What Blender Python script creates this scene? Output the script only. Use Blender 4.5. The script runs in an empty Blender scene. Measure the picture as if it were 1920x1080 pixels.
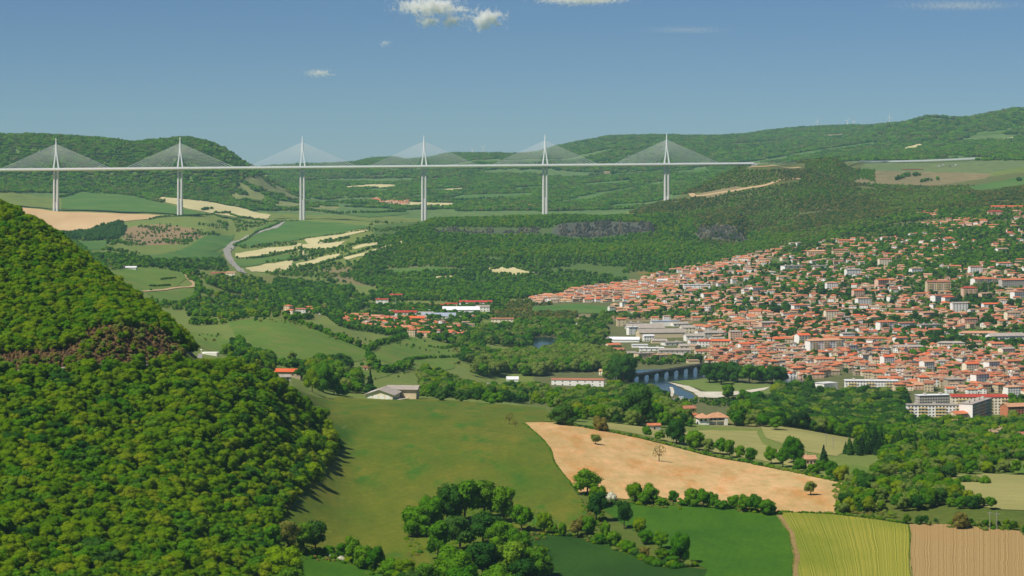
import bpy, math, random
import numpy as np
from mathutils import Vector, geometry

random.seed(7)
RNG = np.random.RandomState(11)
sc = bpy.context.scene
COL = sc.collection

# ------------------------------------------------------------------ camera, sky, sun, exposure
F, U0, V0, H = 4333.0, 960.0, 308.0, 270.0       # focal length in photo pixels, principal column, eye level row, eye height above river
cam_d = bpy.data.cameras.new('camera')
cam = bpy.data.objects.new('camera', cam_d); COL.objects.link(cam)
cam.location = (0, 0, H); cam.rotation_euler = (math.radians(90), 0, 0)
cam_d.sensor_width = 36.0; cam_d.lens = 36.0 * F / 1920.0
cam_d.shift_y = -(540 - V0) / 1920.0
cam_d.clip_start = 1.0; cam_d.clip_end = 90000.0
sc.camera = cam

SUN_EL = math.radians(54)
to_sun = Vector((-0.79 * math.cos(SUN_EL), -0.61 * math.cos(SUN_EL), math.sin(SUN_EL))).normalized()
world = bpy.data.worlds.new('World'); sc.world = world; world.use_nodes = True
wn = world.node_tree; wn.nodes.clear()
sky = wn.nodes.new('ShaderNodeTexSky'); sky.sky_type = 'NISHITA'; sky.sun_disc = False
sky.sun_elevation = SUN_EL
sky.sun_rotation = math.atan2(to_sun.x, to_sun.y)
sky.altitude = 3000; sky.air_density = 1.0; sky.dust_density = 0.0; sky.ozone_density = 3.0
bg = wn.nodes.new('ShaderNodeBackground'); bg.inputs['Strength'].default_value = 0.05
wo = wn.nodes.new('ShaderNodeOutputWorld')
hs = wn.nodes.new('ShaderNodeMix'); hs.data_type = 'RGBA'; hs.blend_type = 'MULTIPLY'; hs.inputs[0].default_value = 1.0
hs.inputs[7].default_value = (0.65, 0.845, 1.08, 1)      # the picture's white balance on the whole sky
wn.links.new(sky.outputs[0], hs.inputs[6]); wn.links.new(hs.outputs[2], bg.inputs[0]); wn.links.new(bg.outputs[0], wo.inputs[0])
sd = bpy.data.lights.new('sun', 'SUN'); sd.energy = 4.9; sd.angle = math.radians(0.53); sd.color = (1.0, 0.94, 0.83)
sun = bpy.data.objects.new('sun', sd); COL.objects.link(sun)
sun.rotation_euler = (-to_sun).to_track_quat('-Z', 'Y').to_euler(); sun.location = (0, 0, 1500)
sc.view_settings.view_transform = 'Standard'; sc.view_settings.look = 'None'
sc.view_settings.exposure = 0.16; sc.view_settings.gamma = 1.0
sc.view_settings.use_curve_mapping = False
sc.cycles.max_bounces = 8; sc.cycles.diffuse_bounces = 2; sc.cycles.glossy_bounces = 2
sc.cycles.transmission_bounces = 2; sc.cycles.volume_bounces = 5; sc.cycles.transparent_max_bounces = 8
sc.cycles.use_denoising = True

def tag(o, label=None, cat=None, group=None, kind=None):
    if label: o['label'] = label
    if cat: o['category'] = cat
    if group: o['group'] = group
    if kind: o['kind'] = kind
    return o

def S(r, g, b):
    """sRGB 0..255 to a linear colour"""
    f = lambda c: (c / 255 / 12.92) if c / 255 <= 0.04045 else ((c / 255 + 0.055) / 1.055) ** 2.4
    return (f(r), f(g), f(b), 1.0)

# ------------------------------------------------------------------ materials
def mat_new(name):
    m = bpy.data.materials.new(name); m.use_nodes = True
    n = m.node_tree.nodes; n.clear()
    out = n.new('ShaderNodeOutputMaterial'); b = n.new('ShaderNodeBsdfPrincipled')
    m.node_tree.links.new(b.outputs[0], out.inputs[0])
    b.inputs['Roughness'].default_value = 0.9
    b.inputs['Specular IOR Level'].default_value = 0.2
    return m, m.node_tree, b

def noise(nt, scale, detail=4, rough=0.55, vec=None, dim='3D'):
    t = nt.nodes.new('ShaderNodeTexNoise'); t.inputs['Scale'].default_value = scale
    t.inputs['Detail'].default_value = detail; t.inputs['Roughness'].default_value = rough
    if vec is not None: nt.links.new(vec, t.inputs['Vector'])
    return t.outputs['Fac']

def ramp(nt, fac, stops):
    r = nt.nodes.new('ShaderNodeValToRGB'); nt.links.new(fac, r.inputs[0])
    els = r.color_ramp.elements
    while len(els) > 1: els.remove(els[-1])
    els[0].position, els[0].color = stops[0]
    for p, c in stops[1:]:
        e = els.new(p); e.color = c
    return r.outputs[0]

def mix(nt, fac, a, b, mode='MIX'):
    m = nt.nodes.new('ShaderNodeMix'); m.data_type = 'RGBA'; m.blend_type = mode
    for s, v in ((m.inputs[0], fac), (m.inputs[6], a), (m.inputs[7], b)):
        if isinstance(v, (int, float)): s.default_value = v
        elif isinstance(v, tuple): s.default_value = v
        else: nt.links.new(v, s)
    return m.outputs[2]

def worldpos(nt, sx=1, sy=1, sz=1, rot=0.0):
    g = nt.nodes.new('ShaderNodeNewGeometry'); mp = nt.nodes.new('ShaderNodeMapping')
    mp.inputs['Scale'].default_value = (sx, sy, sz); mp.inputs['Rotation'].default_value = (0, 0, rot)
    nt.links.new(g.outputs['Position'], mp.inputs[0]); return mp.outputs[0]

def plain(name, col, rough=0.85, var=0.12, scale=0.4, spec=0.2):
    m, nt, b = mat_new(name)
    f = noise(nt, scale, 3, 0.6, worldpos(nt))
    lo = tuple(c * (1 - var) for c in col[:3]) + (1,); hi = tuple(min(1, c * (1 + var)) for c in col[:3]) + (1,)
    nt.links.new(ramp(nt, f, [(0.3, lo), (0.7, hi)]), b.inputs['Base Color'])
    b.inputs['Roughness'].default_value = rough; b.inputs['Specular IOR Level'].default_value = spec
    return m

def mul(c, k): return (c[0] * k, c[1] * k, c[2] * k, 1)

def field_mat(name, a, b_, scale=0.03, fine=0.5, fineamt=0.25, stretch=(1, 1), rot=0.0, c3=None, mow=0, mrot=0.0):
    """grass / crop / soil: broad patches between two colours with fine grain"""
    m, nt, b = mat_new(name)
    v = worldpos(nt, stretch[0], stretch[1], 1, rot)
    f1 = noise(nt, scale, 5, 0.6, v)
    col = ramp(nt, f1, [(0.32, a), (0.68, b_)])
    if c3:
        f3 = noise(nt, scale * 2.7, 4, 0.65, worldpos(nt, stretch[0], stretch[1], 1, rot + .3))
        k = ramp(nt, f3, [(0.52, (0, 0, 0, 1)), (0.68, (1, 1, 1, 1))])
        col = mix(nt, k, col, c3)
    if mow:
        wv = nt.nodes.new('ShaderNodeTexWave'); wv.inputs['Scale'].default_value = mow; wv.inputs['Distortion'].default_value = 7; wv.inputs['Detail'].default_value = 3; wv.inputs['Detail Scale'].default_value = .3
        nt.links.new(worldpos(nt, 1, .4, 1, mrot), wv.inputs['Vector'])
        col = mix(nt, 1.0, col, ramp(nt, wv.outputs['Fac'], [(0.2, (.98, .985, .98, 1)), (0.8, (1.02, 1.015, 1.02, 1))]), 'MULTIPLY')
        f5 = noise(nt, .07, 6, .78, worldpos(nt, 1, .35, 1, mrot))
        col = mix(nt, 1.0, col, ramp(nt, f5, [(0.3, (.76, .86, .76, 1)), (0.5, (1, 1, 1, 1)), (0.7, (1.32, 1.14, 1.25, 1))]), 'MULTIPLY')
    f2 = noise(nt, fine, 3, 0.7, worldpos(nt))
    g = ramp(nt, f2, [(0.25, (1 - fineamt,) * 3 + (1,)), (0.75, (1 + fineamt,) * 3 + (1,))])
    col = mix(nt, 1.0, col, g, 'MULTIPLY')
    nt.links.new(col, b.inputs['Base Color'])
    return m

# ------------------------------------------------------------------ terrain profile
def pchip(x, y, xi):
    x = np.asarray(x, float); y = np.asarray(y, float)
    h = np.diff(x); d = np.diff(y) / h
    m = np.zeros_like(y)
    if len(x) == 2: m[:] = d[0]
    else:
        w1 = 2 * h[1:] + h[:-1]; w2 = h[1:] + 2 * h[:-1]
        same = d[:-1] * d[1:] > 0
        with np.errstate(all='ignore'):
            hm = (w1 + w2) / (w1 / d[:-1] + w2 / d[1:])
        m[1:-1] = np.where(same, hm, 0); m[0] = d[0]; m[-1] = d[-1]
    xi = np.clip(xi, x[0], x[-1])
    k = np.clip(np.searchsorted(x, xi) - 1, 0, len(x) - 2)
    t = (xi - x[k]) / h[k]
    return ((1 + 2 * t) * (1 - t) ** 2 * y[k] + t * (1 - t) ** 2 * h[k] * m[k]
            + t * t * (3 - 2 * t) * y[k + 1] + t * t * (t - 1) * h[k] * m[k + 1])

# each line of the land: where it lies in view (column, row) and how far away it is; the land is a plain height map built from them
L = []
def lay(*p): L.append(sorted(p))
lay((-900, 5500, 20), (2900, 5500, 20))
lay((-900, 1560, 400), (0, 1560, 400), (1920, 1608, 400), (2900, 1608, 400))
lay((-900, 1200, 700), (0, 1290, 760), (530, 1330, 790), (1920, 1330, 790), (2900, 1330, 790))
lay((-900, 1050, 860), (0, 1150, 940), (300, 1150, 1000), (530, 1150, 1060), (800, 1150, 1070), (1100, 1150, 1080), (1920, 1150, 1080), (2900, 1150, 1080))
lay((-900, 760, 1060), (0, 900, 1130), (300, 900, 1200), (480, 960, 1230), (560, 965, 1265), (700, 930, 1400), (1000, 930, 1400), (1300, 930, 1410), (1520, 930, 1400), (1920, 950, 1340), (2900, 950, 1340))
R4 = [(-900, 660, 1200), (0, 697, 1290), (150, 695, 1320), (345, 676, 1400), (420, 705, 1420), (500, 765, 1430), (560, 830, 1450), (640, 838, 1570), (700, 822, 1630), (1000, 820, 1640), (1300, 850, 1650), (1580, 905, 1480), (1920, 890, 1540), (2900, 890, 1540)]
lay(*R4)
lay((-900, 620, 1216), (0, 658, 1330), (120, 652, 1352), (160, 628, 1374), (220, 610, 1392), (300, 616, 1416), (340, 646, 1424), (380, 678, 1425), (420, 698, 1436), (500, 758, 1446), (560, 822, 1466), (640, 832, 1586), (700, 817, 1646), (1000, 815, 1656), (1300, 845, 1666), (1580, 900, 1496), (1920, 885, 1556), (2900, 885, 1556))
lay((-900, 200, 1700), (0, 394, 1650), (50, 417, 1645), (100, 447, 1640), (200, 525, 1600), (300, 603, 1520), (350, 650, 1460), (370, 670, 1450), (420, 688, 1460), (500, 716, 1500), (560, 756, 1540), (620, 806, 1600), (700, 775, 1780), (1000, 780, 1820), (1300, 810, 1800), (1580, 870, 1600), (1920, 860, 1650), (2900, 860, 1650))
lay((-900, 380, 1900), (0, 480, 1900), (200, 600, 1850), (300, 650, 1800), (370, 685, 1750), (420, 702, 1700), (500, 724, 1700), (540, 722, 1800), (580, 735, 1880), (620, 740, 1980), (760, 747, 2050), (900, 753, 2040), (1030, 763, 2000), (1200, 776, 1950), (1420, 797, 1880), (1600, 832, 1780), (1760, 848, 1760), (1920, 848, 1780), (2900, 848, 1780))
lay((-900, 560, 2400), (0, 560, 2400), (380, 660, 2200), (450, 675, 2150), (570, 705, 2200), (700, 720, 2300), (800, 730, 2350), (900, 746, 2350), (1050, 775, 2350), (1200, 785, 2350), (1420, 790, 2350), (1600, 800, 2300), (1920, 805, 2300), (2900, 805, 2300))
lay((-900, 560, 2700), (0, 560, 2700), (380, 635, 2600), (450, 655, 2500), (570, 680, 2450), (700, 697, 2500), (800, 712, 2550), (900, 730, 2600), (1000, 744, 2640), (1230, 746, 2640), (1420, 748, 2630), (1600, 760, 2560), (1760, 765, 2540), (1920, 768, 2520), (2900, 768, 2520))
lay((-900, 520, 3100), (0, 520, 3100), (380, 600, 2950), (450, 596, 2950), (510, 592, 2950), (570, 608, 2900), (650, 640, 2800), (700, 660, 2750), (800, 668, 2900), (860, 672, 2950), (950, 690, 3000), (1050, 698, 2980), (1230, 712, 2890), (1420, 710, 2900), (1600, 705, 2920), (1920, 702, 2920), (2900, 702, 2920))
lay((-900, 500, 3600), (0, 500, 3600), (380, 565, 3500), (450, 590, 3350), (570, 600, 3350), (640, 606, 3350), (700, 622, 3250), (800, 628, 3300), (880, 640, 3350), (1000, 652, 3400), (1060, 652, 3400), (1230, 650, 3400), (1600, 645, 3420), (1920, 635, 3450), (2900, 610, 3450))
lay((-900, 480, 4000), (0, 480, 4000), (280, 505, 3950), (380, 525, 3900), (450, 560, 3750), (570, 573, 3750), (700, 592, 3780), (800, 596, 3820), (1000, 602, 3880), (1230, 602, 3880), (1420, 598, 3880), (1600, 592, 3880), (1760, 582, 3880), (1920, 575, 3880), (2900, 540, 3880))
lay((-900, 455, 4600), (0, 455, 4600), (280, 480, 4550), (380, 500, 4500), (450, 520, 4400), (570, 545, 4300), (700, 560, 4300), (800, 562, 4320), (1000, 562, 4350), (1150, 563, 4330), (1230, 556, 4350), (1420, 543, 4350), (1600, 528, 4350), (1760, 512, 4350), (1920, 500, 4350), (2900, 450, 4350))
lay((-900, 440, 5100), (0, 440, 5100), (280, 462, 5100), (380, 475, 5050), (450, 500, 4950), (570, 518, 4850), (700, 525, 4850), (800, 530, 4850), (1000, 538, 4850), (1100, 538, 4850), (1180, 526, 4880), (1250, 516, 4900), (1330, 504, 4900), (1420, 484, 4950), (1500, 470, 4950), (1600, 455, 4950), (1760, 438, 4950), (1920, 428, 4950), (2900, 380, 4950))
lay((-900, 425, 5700), (0, 425, 5700), (120, 438, 5700), (240, 440, 5700), (380, 445, 5600), (450, 465, 5500), (570, 462, 5500), (700, 455, 5400), (800, 460, 5350), (900, 475, 5250), (1050, 480, 5200), (1230, 480, 5200), (1340, 480, 5250), (1420, 450, 5450), (1500, 430, 5450), (1600, 412, 5450), (1760, 395, 5450), (1920, 380, 5450), (2900, 320, 5450))
C16 = [(-900, 412, 6100), (0, 412, 6100), (120, 432, 6000), (240, 425, 6000), (380, 418, 6000), (450, 440, 5900), (570, 437, 5900), (700, 432, 5850), (810, 436, 5700), (950, 440, 5700), (1030, 439, 5700), (1055, 446, 5700), (1120, 447, 5700), (1170, 441, 5700), (1215, 436, 5700), (1240, 436, 5720), (1300, 448, 5650), (1400, 458, 5600), (1440, 432, 5700), (1500, 412, 5750), (1600, 398, 5750), (1760, 378, 5750), (1920, 365, 5750), (2900, 300, 5750)]
lay(*C16)
lay((-900, 409, 6125), (0, 409, 6125), (120, 429, 6025), (240, 422, 6025), (380, 416, 6025), (450, 437, 5925), (570, 434, 5925), (700, 430, 5875), (800, 434, 5718), (820, 430, 5718), (950, 429, 5718), (1030, 430, 5718), (1055, 420, 5718), (1120, 416, 5718), (1170, 417, 5718), (1215, 421, 5718), (1240, 433, 5745), (1300, 443, 5675), (1315, 426, 5668), (1380, 428, 5630), (1402, 452, 5625), (1440, 430, 5725), (1500, 410, 5775), (1600, 396, 5775), (1760, 376, 5775), (1920, 363, 5775), (2900, 298, 5775))
lay((-900, 395, 6350), (0, 395, 6350), (120, 404, 6350), (240, 405, 6350), (380, 408, 6350), (450, 422, 6250), (570, 424, 6200), (700, 422, 6150), (760, 418, 6100), (820, 412, 6050), (900, 411, 6050), (1050, 406, 6050), (1150, 408, 6050), (1230, 406, 6100), (1300, 397, 6150), (1400, 380, 6200), (1500, 360, 6200), (1600, 372, 6100), (1760, 366, 6100), (1920, 348, 6150), (2900, 280, 6150))
lay((-900, 380, 6400), (0, 388, 6420), (107, 396, 6433), (340, 405, 6462), (450, 412, 6480), (569, 412, 6497), (700, 415, 6520), (760, 430, 6540), (798, 455, 6550), (900, 470, 6550), (1023, 480, 6560), (1120, 450, 6560), (1180, 402, 6560), (1252, 377, 6570), (1330, 341, 6580), (1405, 311, 6590), (1440, 308, 6600), (1500, 327, 6520), (1600, 345, 6500), (1760, 350, 6500), (1920, 333, 6500), (2900, 270, 6500))
lay((-900, 360, 6640), (0, 372, 6640), (107, 384, 6650), (340, 388, 6720), (450, 400, 6850), (569, 402, 7000), (700, 404, 7000), (798, 408, 7050), (900, 400, 7200), (1050, 398, 7200), (1180, 394, 7200), (1252, 392, 7100), (1405, 345, 7100), (1450, 314, 6950), (1500, 305, 6900), (1560, 299, 6900), (1600, 318, 6950), (1760, 322, 6950), (1920, 312, 6950), (2900, 260, 6950))
lay((-900, 330, 7500), (0, 340, 7500), (107, 355, 7400), (240, 360, 7400), (340, 365, 7400), (450, 376, 7350), (520, 387, 7350), (600, 388, 7500), (700, 390, 7600), (800, 388, 7700), (900, 382, 7800), (1050, 385, 7800), (1180, 380, 7800), (1252, 372, 7800), (1405, 350, 7800), (1500, 345, 7800), (1560, 325, 7600), (1610, 304, 7400), (1760, 301, 7500), (1920, 294, 7500), (2900, 240, 7500))
lay((-900, 262, 8100), (-300, 252, 8100), (0, 253, 8100), (60, 253, 8100), (200, 261, 8100), (250, 268, 8100), (290, 265, 8100), (340, 259, 8100), (380, 265, 8100), (420, 283, 8100), (450, 304, 8100), (480, 322, 8100), (520, 348, 8200), (580, 370, 8300), (620, 374, 8400), (700, 370, 8500), (800, 367, 8600), (900, 364, 8700), (1050, 362, 8700), (1180, 358, 8700), (1252, 350, 8700), (1405, 335, 8700), (1500, 320, 8500), (1600, 299, 8300), (1760, 293, 8400), (1920, 287, 8400), (2900, 220, 8400))
lay((-900, 315, 9600), (0, 315, 9600), (300, 315, 9600), (450, 335, 9600), (570, 347, 9600), (700, 342, 9700), (800, 337, 9800), (900, 332, 9800), (1050, 332, 9800), (1180, 326, 9800), (1252, 319, 9800), (1405, 306, 9800), (1500, 293, 9600), (1600, 286, 9600), (1760, 273, 9600), (1920, 263, 9600), (2900, 200, 9600))
lay((-900, 312, 11500), (450, 314, 11500), (570, 307, 11500), (660, 307, 11500), (760, 312, 11500), (840, 304, 11500), (900, 292, 11500), (950, 291, 11500), (1050, 291, 11500), (1150, 273, 11500), (1250, 268, 11500), (1405, 265, 11500), (1500, 264, 11500), (1600, 256, 11500), (1650, 240, 11500), (1700, 226, 11500), (1750, 217, 11500), (1800, 221, 11500), (1860, 211, 11500), (1920, 201, 11500), (2300, 190, 11500), (2900, 190, 11500))
lay((-900, 318, 14500), (450, 314, 14500), (570, 308, 14500), (660, 303, 14500), (700, 295, 14500), (735, 294, 14500), (760, 299, 14500), (810, 295, 14500), (850, 287, 14500), (915, 286, 14500), (960, 289, 14500), (1000, 285, 14500), (1050, 271, 14500), (1100, 264, 14500), (1150, 255, 14500), (1200, 254, 14500), (1300, 255, 14500), (1400, 251, 14500), (1440, 245, 14500), (1500, 239, 14500), (1560, 235, 14500), (1600, 234, 14500), (1650, 236, 14500), (1760, 236, 14500), (1920, 236, 14500), (2900, 236, 14500))
lay((-900, 322, 17500), (2900, 322, 17500))
lay((-900, 320, 45000), (2900, 320, 45000))

us = np.concatenate([np.arange(-900, -60, 24), np.arange(-60, 1982, 3.6), np.arange(1984, 2900, 24)]).astype(float)
ys = [20.0]
while ys[-1] < 44000:
    y = ys[-1]
    ys.append(y + (40 if y < 700 else max(4.0, y / 320) if y < 7000 else y / 260 if y < 15500 else y / 12))
ys = np.array(ys); NU, NY = len(us), len(ys)

def lump(x, y, w, seed):
    """cheap smooth value noise, wavelength w metres, -1..1"""
    r = np.random.RandomState(seed); T = r.rand(256, 256) * 2 - 1
    gx, gy = x / w + 1000, y / w + 1000
    ix, iy = np.floor(gx).astype(int), np.floor(gy).astype(int)
    fx, fy = gx - ix, gy - iy
    fx = fx * fx * (3 - 2 * fx); fy = fy * fy * (3 - 2 * fy)
    g = lambda a, b: T[a % 256, b % 256]
    return (g(ix, iy) * (1 - fx) * (1 - fy) + g(ix + 1, iy) * fx * (1 - fy) + g(ix, iy + 1) * (1 - fx) * fy + g(ix + 1, iy + 1) * fx * fy)

LV = np.zeros((len(L), NU)); LD = np.zeros((len(L), NU))
for i, l in enumerate(L):
    a = np.array(l, float)
    LV[i] = pchip(a[:, 0], a[:, 1], us); LD[i] = pchip(a[:, 0], a[:, 2], us)
LZ = H - (LV - V0) * LD / F
Z = np.zeros((NY, NU))
for j in range(NU):
    Z[:, j] = pchip(LD[:, j], LZ[:, j], ys)
X = (us[None, :] - U0) / F * ys[:, None]; Y = np.repeat(ys[:, None], NU, 1)

def sstep(a, b, x):
    t = np.clip((x - a) / (b - a), 0, 1); return t * t * (3 - 2 * t)
def relief(x, y):
    u = U0 + F * x / y
    left = sstep(640, 480, u) * sstep(1700, 1500, y)
    a = 0.25 + 1.2 * left + 1.6 * sstep(2800, 5200, y) * sstep(1300, 1000, u) + 0.5 * sstep(3500, 5000, y)
    far = sstep(7200, 9500, y); hill = sstep(6700, 7400, y) * sstep(560, 420, u) + sstep(4700, 5200, y) * sstep(6100, 5600, y) * sstep(700, 850, u)
    return (a * (0.8 * lump(x, y, 60, 1) + 0.4 * lump(x, y, 25, 2)) + (4.5 * far + 3.0 * hill) * lump(x, y, 190, 3)
            + 9 * far * lump(x, y, 520, 4) + 1.2 * (far + hill) * lump(x, y, 70, 5))
Z = Z + relief(X, Y) - 13 * sstep(9000, 11000, Y)
VP = V0 + F * (H - Z) / Y                       # picture row of every ground point
RUN = np.minimum.accumulate(VP, axis=0)          # highest row reached so far: what is visible

def ij(x, y):
    y = np.asarray(y, float); u = U0 + F * np.asarray(x, float) / y
    i = np.clip(np.searchsorted(ys, y) - 1, 0, NY - 2); j = np.clip(np.searchsorted(us, u) - 1, 0, NU - 2)
    return i, j, np.clip((y - ys[i]) / (ys[i + 1] - ys[i]), 0, 1), np.clip((u - us[j]) / (us[j + 1] - us[j]), 0, 1)
def bil(A, x, y):
    i, j, a, b = ij(x, y)
    return A[i, j] * (1 - a) * (1 - b) + A[i + 1, j] * a * (1 - b) + A[i, j + 1] * (1 - a) * b + A[i + 1, j + 1] * a * b
def gz(x, y): return bil(Z, x, y)

def at(u, v):
    """ground point that the photograph shows at column u, row v"""
    j = int(np.clip(np.searchsorted(us, u) - 1, 0, NU - 2)); b = (u - us[j]) / (us[j + 1] - us[j])
    col = VP[:, j] * (1 - b) + VP[:, j + 1] * b
    run = np.minimum.accumulate(col)
    k = int(np.argmax(run <= v))
    if k == 0: k = int(np.argmin(run[:int(np.searchsorted(ys, 15500))])); y = ys[k]
    else:
        t = (col[k - 1] - v) / max(1e-6, col[k - 1] - col[k]); y = ys[k - 1] + t * (ys[k] - ys[k - 1])
    x = (u - U0) / F * y
    return Vector((x, y, float(gz(x, y))))

def inpoly(px, py, poly):
    c = np.zeros(px.shape, bool); n = len(poly)
    for k in range(n):
        x1, y1 = poly[k]; x2, y2 = poly[(k + 1) % n]
        if y1 == y2: continue
        m = ((y1 > py) != (y2 > py)) & (px < (x2 - x1) * (py - y1) / (y2 - y1) + x1)
        c ^= m
    return c

def mesh_np(name, V, Q, mats=(), parent=None, smooth=False, mi=None, T=None):
    """V nx3, Q mx4 quads, T kx3 triangles"""
    me = bpy.data.meshes.new(name)
    nq = 0 if Q is None else len(Q); nt_ = 0 if T is None else len(T)
    me.vertices.add(len(V)); me.vertices.foreach_set('co', np.asarray(V, np.float32).ravel())
    idx = []; st = []; tot = []
    if nq: idx.append(np.asarray(Q, np.int32).ravel()); st.append(np.arange(nq) * 4); tot.append(np.full(nq, 4))
    if nt_: idx.append(np.asarray(T, np.int32).ravel()); st.append(nq * 4 + np.arange(nt_) * 3); tot.append(np.full(nt_, 3))
    idx = np.concatenate(idx).astype(np.int32); st = np.concatenate(st).astype(np.int32)
    me.loops.add(len(idx)); me.loops.foreach_set('vertex_index', idx)
    me.polygons.add(len(st)); me.polygons.foreach_set('loop_start', st)
    if mi is not None: me.polygons.foreach_set('material_index', np.asarray(mi, np.int32))
    me.update(calc_edges=True)
    if smooth: me.polygons.foreach_set('use_smooth', np.ones(len(st), bool))
    for m in mats: me.materials.append(m)
    me.validate()
    if parent is False: return me
    o = bpy.data.objects.new(name, me); COL.objects.link(o)
    if parent is not None: o.parent = parent
    return o
# ------------------------------------------------------------------ the ground
def grid_obj(name, i0, i1, mat):
    i1 = min(i1, NY - 1)
    V = np.stack([X[i0:i1 + 1], Y[i0:i1 + 1], Z[i0:i1 + 1]], -1).reshape(-1, 3)
    n = i1 - i0 + 1
    a = (np.arange(n - 1)[:, None] * NU + np.arange(NU - 1)[None, :]).ravel()
    Q = np.stack([a, a + 1, a + NU + 1, a + NU], 1)
    o = mesh_np(name, V, Q, [mat], smooth=True); tag(o, kind='structure')
    o.data.color_attributes.new('tint', 'FLOAT_COLOR', 'POINT')
    o.data.color_attributes['tint'].data.foreach_set('color', TINT[i0:i1 + 1].reshape(-1).astype(np.float32))
    return o

# land cover tint: what grows or lies there (soil, scrub, meadow), by area; rock tones also hold shade
TINT = np.zeros((NY, NU, 4)); TINT[..., 3] = 1
UU = np.repeat(us[None, :], NY, 0)
def cover(col, mask, w=1.0):
    TINT[mask, :3] = TINT[mask, :3] * (1 - w) + np.array(col[:3]) * w
cover(S(66, 82, 40), np.ones((NY, NU), bool))
cover(S(78, 94, 32), Y < 1500)
cover(S(100, 118, 54), (Y > 1500) & (Y < 7600))
cover(S(88, 96, 58), (Y > 2300) & (UU > 1000) & (Y < 5600))       # gardens of the town
cover(S(70, 96, 42), (Y > 4800) & (Y < 6150) & (UU > 700))
cover(S(84, 112, 58), Y > 7000)
cover(S(86, 96, 50), (Y > 4850) & (Y < 6700) & (UU > 1180))
GROUND_PATCH = [  # (polygon in view, colour, weight)
    ([(140, 694), (138, 640), (200, 604), (300, 608), (345, 648), (352, 676), (250, 690)], S(84, 66, 46), 1),
    ([(-80, 694), (-80, 655), (90, 650), (140, 640), (140, 694)], S(66, 54, 38), 1),  # dark strip: shade of the recess put into the ground colour
    ([(600, 505), (700, 495), (850, 500), (880, 525), (760, 545), (640, 530)], S(118, 108, 80), .8),
    ([(225, 432), (260, 422), (300, 420), (370, 430), (380, 445), (330, 458), (260, 460), (235, 450)], S(132, 112, 84), .9),
    ([(560, 620), (620, 625), (690, 645), (670, 655), (600, 645)], S(128, 120, 70), .7),
    ([(1590, 345), (1650, 318), (1740, 321), (1860, 325), (1850, 334), (1760, 347), (1690, 353)], S(118, 112, 78), 1),
    ([(1560, 300), (1660, 300), (1920, 296), (1920, 312), (1850, 325), (1650, 320), (1600, 312)], S(92, 112, 66), 1),
    ([(1560, 299), (1560, 289), (1640, 288), (1670, 299)], S(122, 120, 68), 1),
    ([(1250, 380), (1400, 318), (1500, 300), (1620, 305), (1600, 345), (1450, 400), (1330, 430), (1200, 402)], S(82, 92, 44), .9),
    ([(1640, 285), (1740, 275), (1830, 270), (1900, 262), (1900, 268), (1750, 285), (1660, 292)], S(112, 106, 82), .6),
    ([(400, 520), (520, 515), (640, 540), (600, 600), (440, 600)], S(104, 108, 58), .7),
    ([(460, 330), (500, 328), (560, 362), (640, 390), (560, 393), (500, 388), (430, 374), (440, 352)], S(128, 132, 80), 1),
    ([(400, 335), (500, 332), (620, 385), (640, 400), (500, 395), (420, 370)], S(110, 122, 72), .8),
    ([(690, 600), (850, 605), (870, 625), (760, 640), (690, 620)], S(112, 116, 78), .5),
    ([(1190, 590), (1090, 588), (1080, 598), (1300, 606), (1300, 596)], S(132, 118, 88), .8),
    ([(1340, 780), (1330, 800), (1440, 805), (1440, 790)], S(122, 116, 76), .6),
    ([(930, 740), (1200, 745), (1240, 760), (1130, 790), (1000, 770)], S(84, 98, 42), .6),
]
vis = VP <= RUN + 1.0
for poly, col, w in GROUND_PATCH:
    cover(col, inpoly(UU, VP, poly) & vis, w)
# limestone faces where the land is very steep
sl = np.zeros_like(Z); sl[1:-1] = np.abs(Z[2:] - Z[:-2]) / (Y[2:] - Y[:-2])
steep = sstep(0.28, 0.55, sl) * ((Y > 5500) & (Y < 5800) & (UU > 800) & (UU < 1410))
cliff_shade_col = np.array(S(72, 78, 70)[:3])  # grey stone with the shade of the cliff faces in its colour
TINT[..., :3] = TINT[..., :3] * (1 - steep[..., None]) + cliff_shade_col * steep[..., None]

def ground_mat(name, s1, s2, dark=0.75):
    m, nt, b = mat_new(name)
    at_ = nt.nodes.new('ShaderNodeAttribute'); at_.attribute_name = 'tint'
    n1 = noise(nt, s1, 6, 0.65, worldpos(nt)); n2 = noise(nt, s2, 4, 0.7, worldpos(nt))
    c = mix(nt, ramp(nt, n1, [(0.35, (0, 0, 0, 1)), (0.7, (1, 1, 1, 1))]), at_.outputs['Color'],
            mix(nt, 1.0, at_.outputs['Color'], (1.25, 1.05, 1.0, 1), 'MULTIPLY'))
    c = mix(nt, 1.0, c, ramp(nt, n2, [(0.3, (dark,) * 3 + (1,)), (0.7, (1.25, 1.25, 1.25, 1))]), 'MULTIPLY')
    nt.links.new(c, b.inputs['Base Color'])
    bm = nt.nodes.new('ShaderNodeBump'); bm.inputs['Strength'].default_value = 0.5; bm.inputs['Distance'].default_value = 1.0
    nt.links.new(n2, bm.inputs['Height']); nt.links.new(bm.outputs[0], b.inputs['Normal'])
    return m
cut = int(np.searchsorted(ys, 6650)); cut2 = int(np.searchsorted(ys, 9000))
M_G = ground_mat('scrub_ground', 0.012, 0.25); M_H = ground_mat('hill_ground', 0.004, 0.03, 0.7)
grid_obj('ground', 0, cut, M_G)
grid_obj('hills', cut, cut2, M_H)
grid_obj('far_hills', cut2, NY - 1, M_H)

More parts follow.
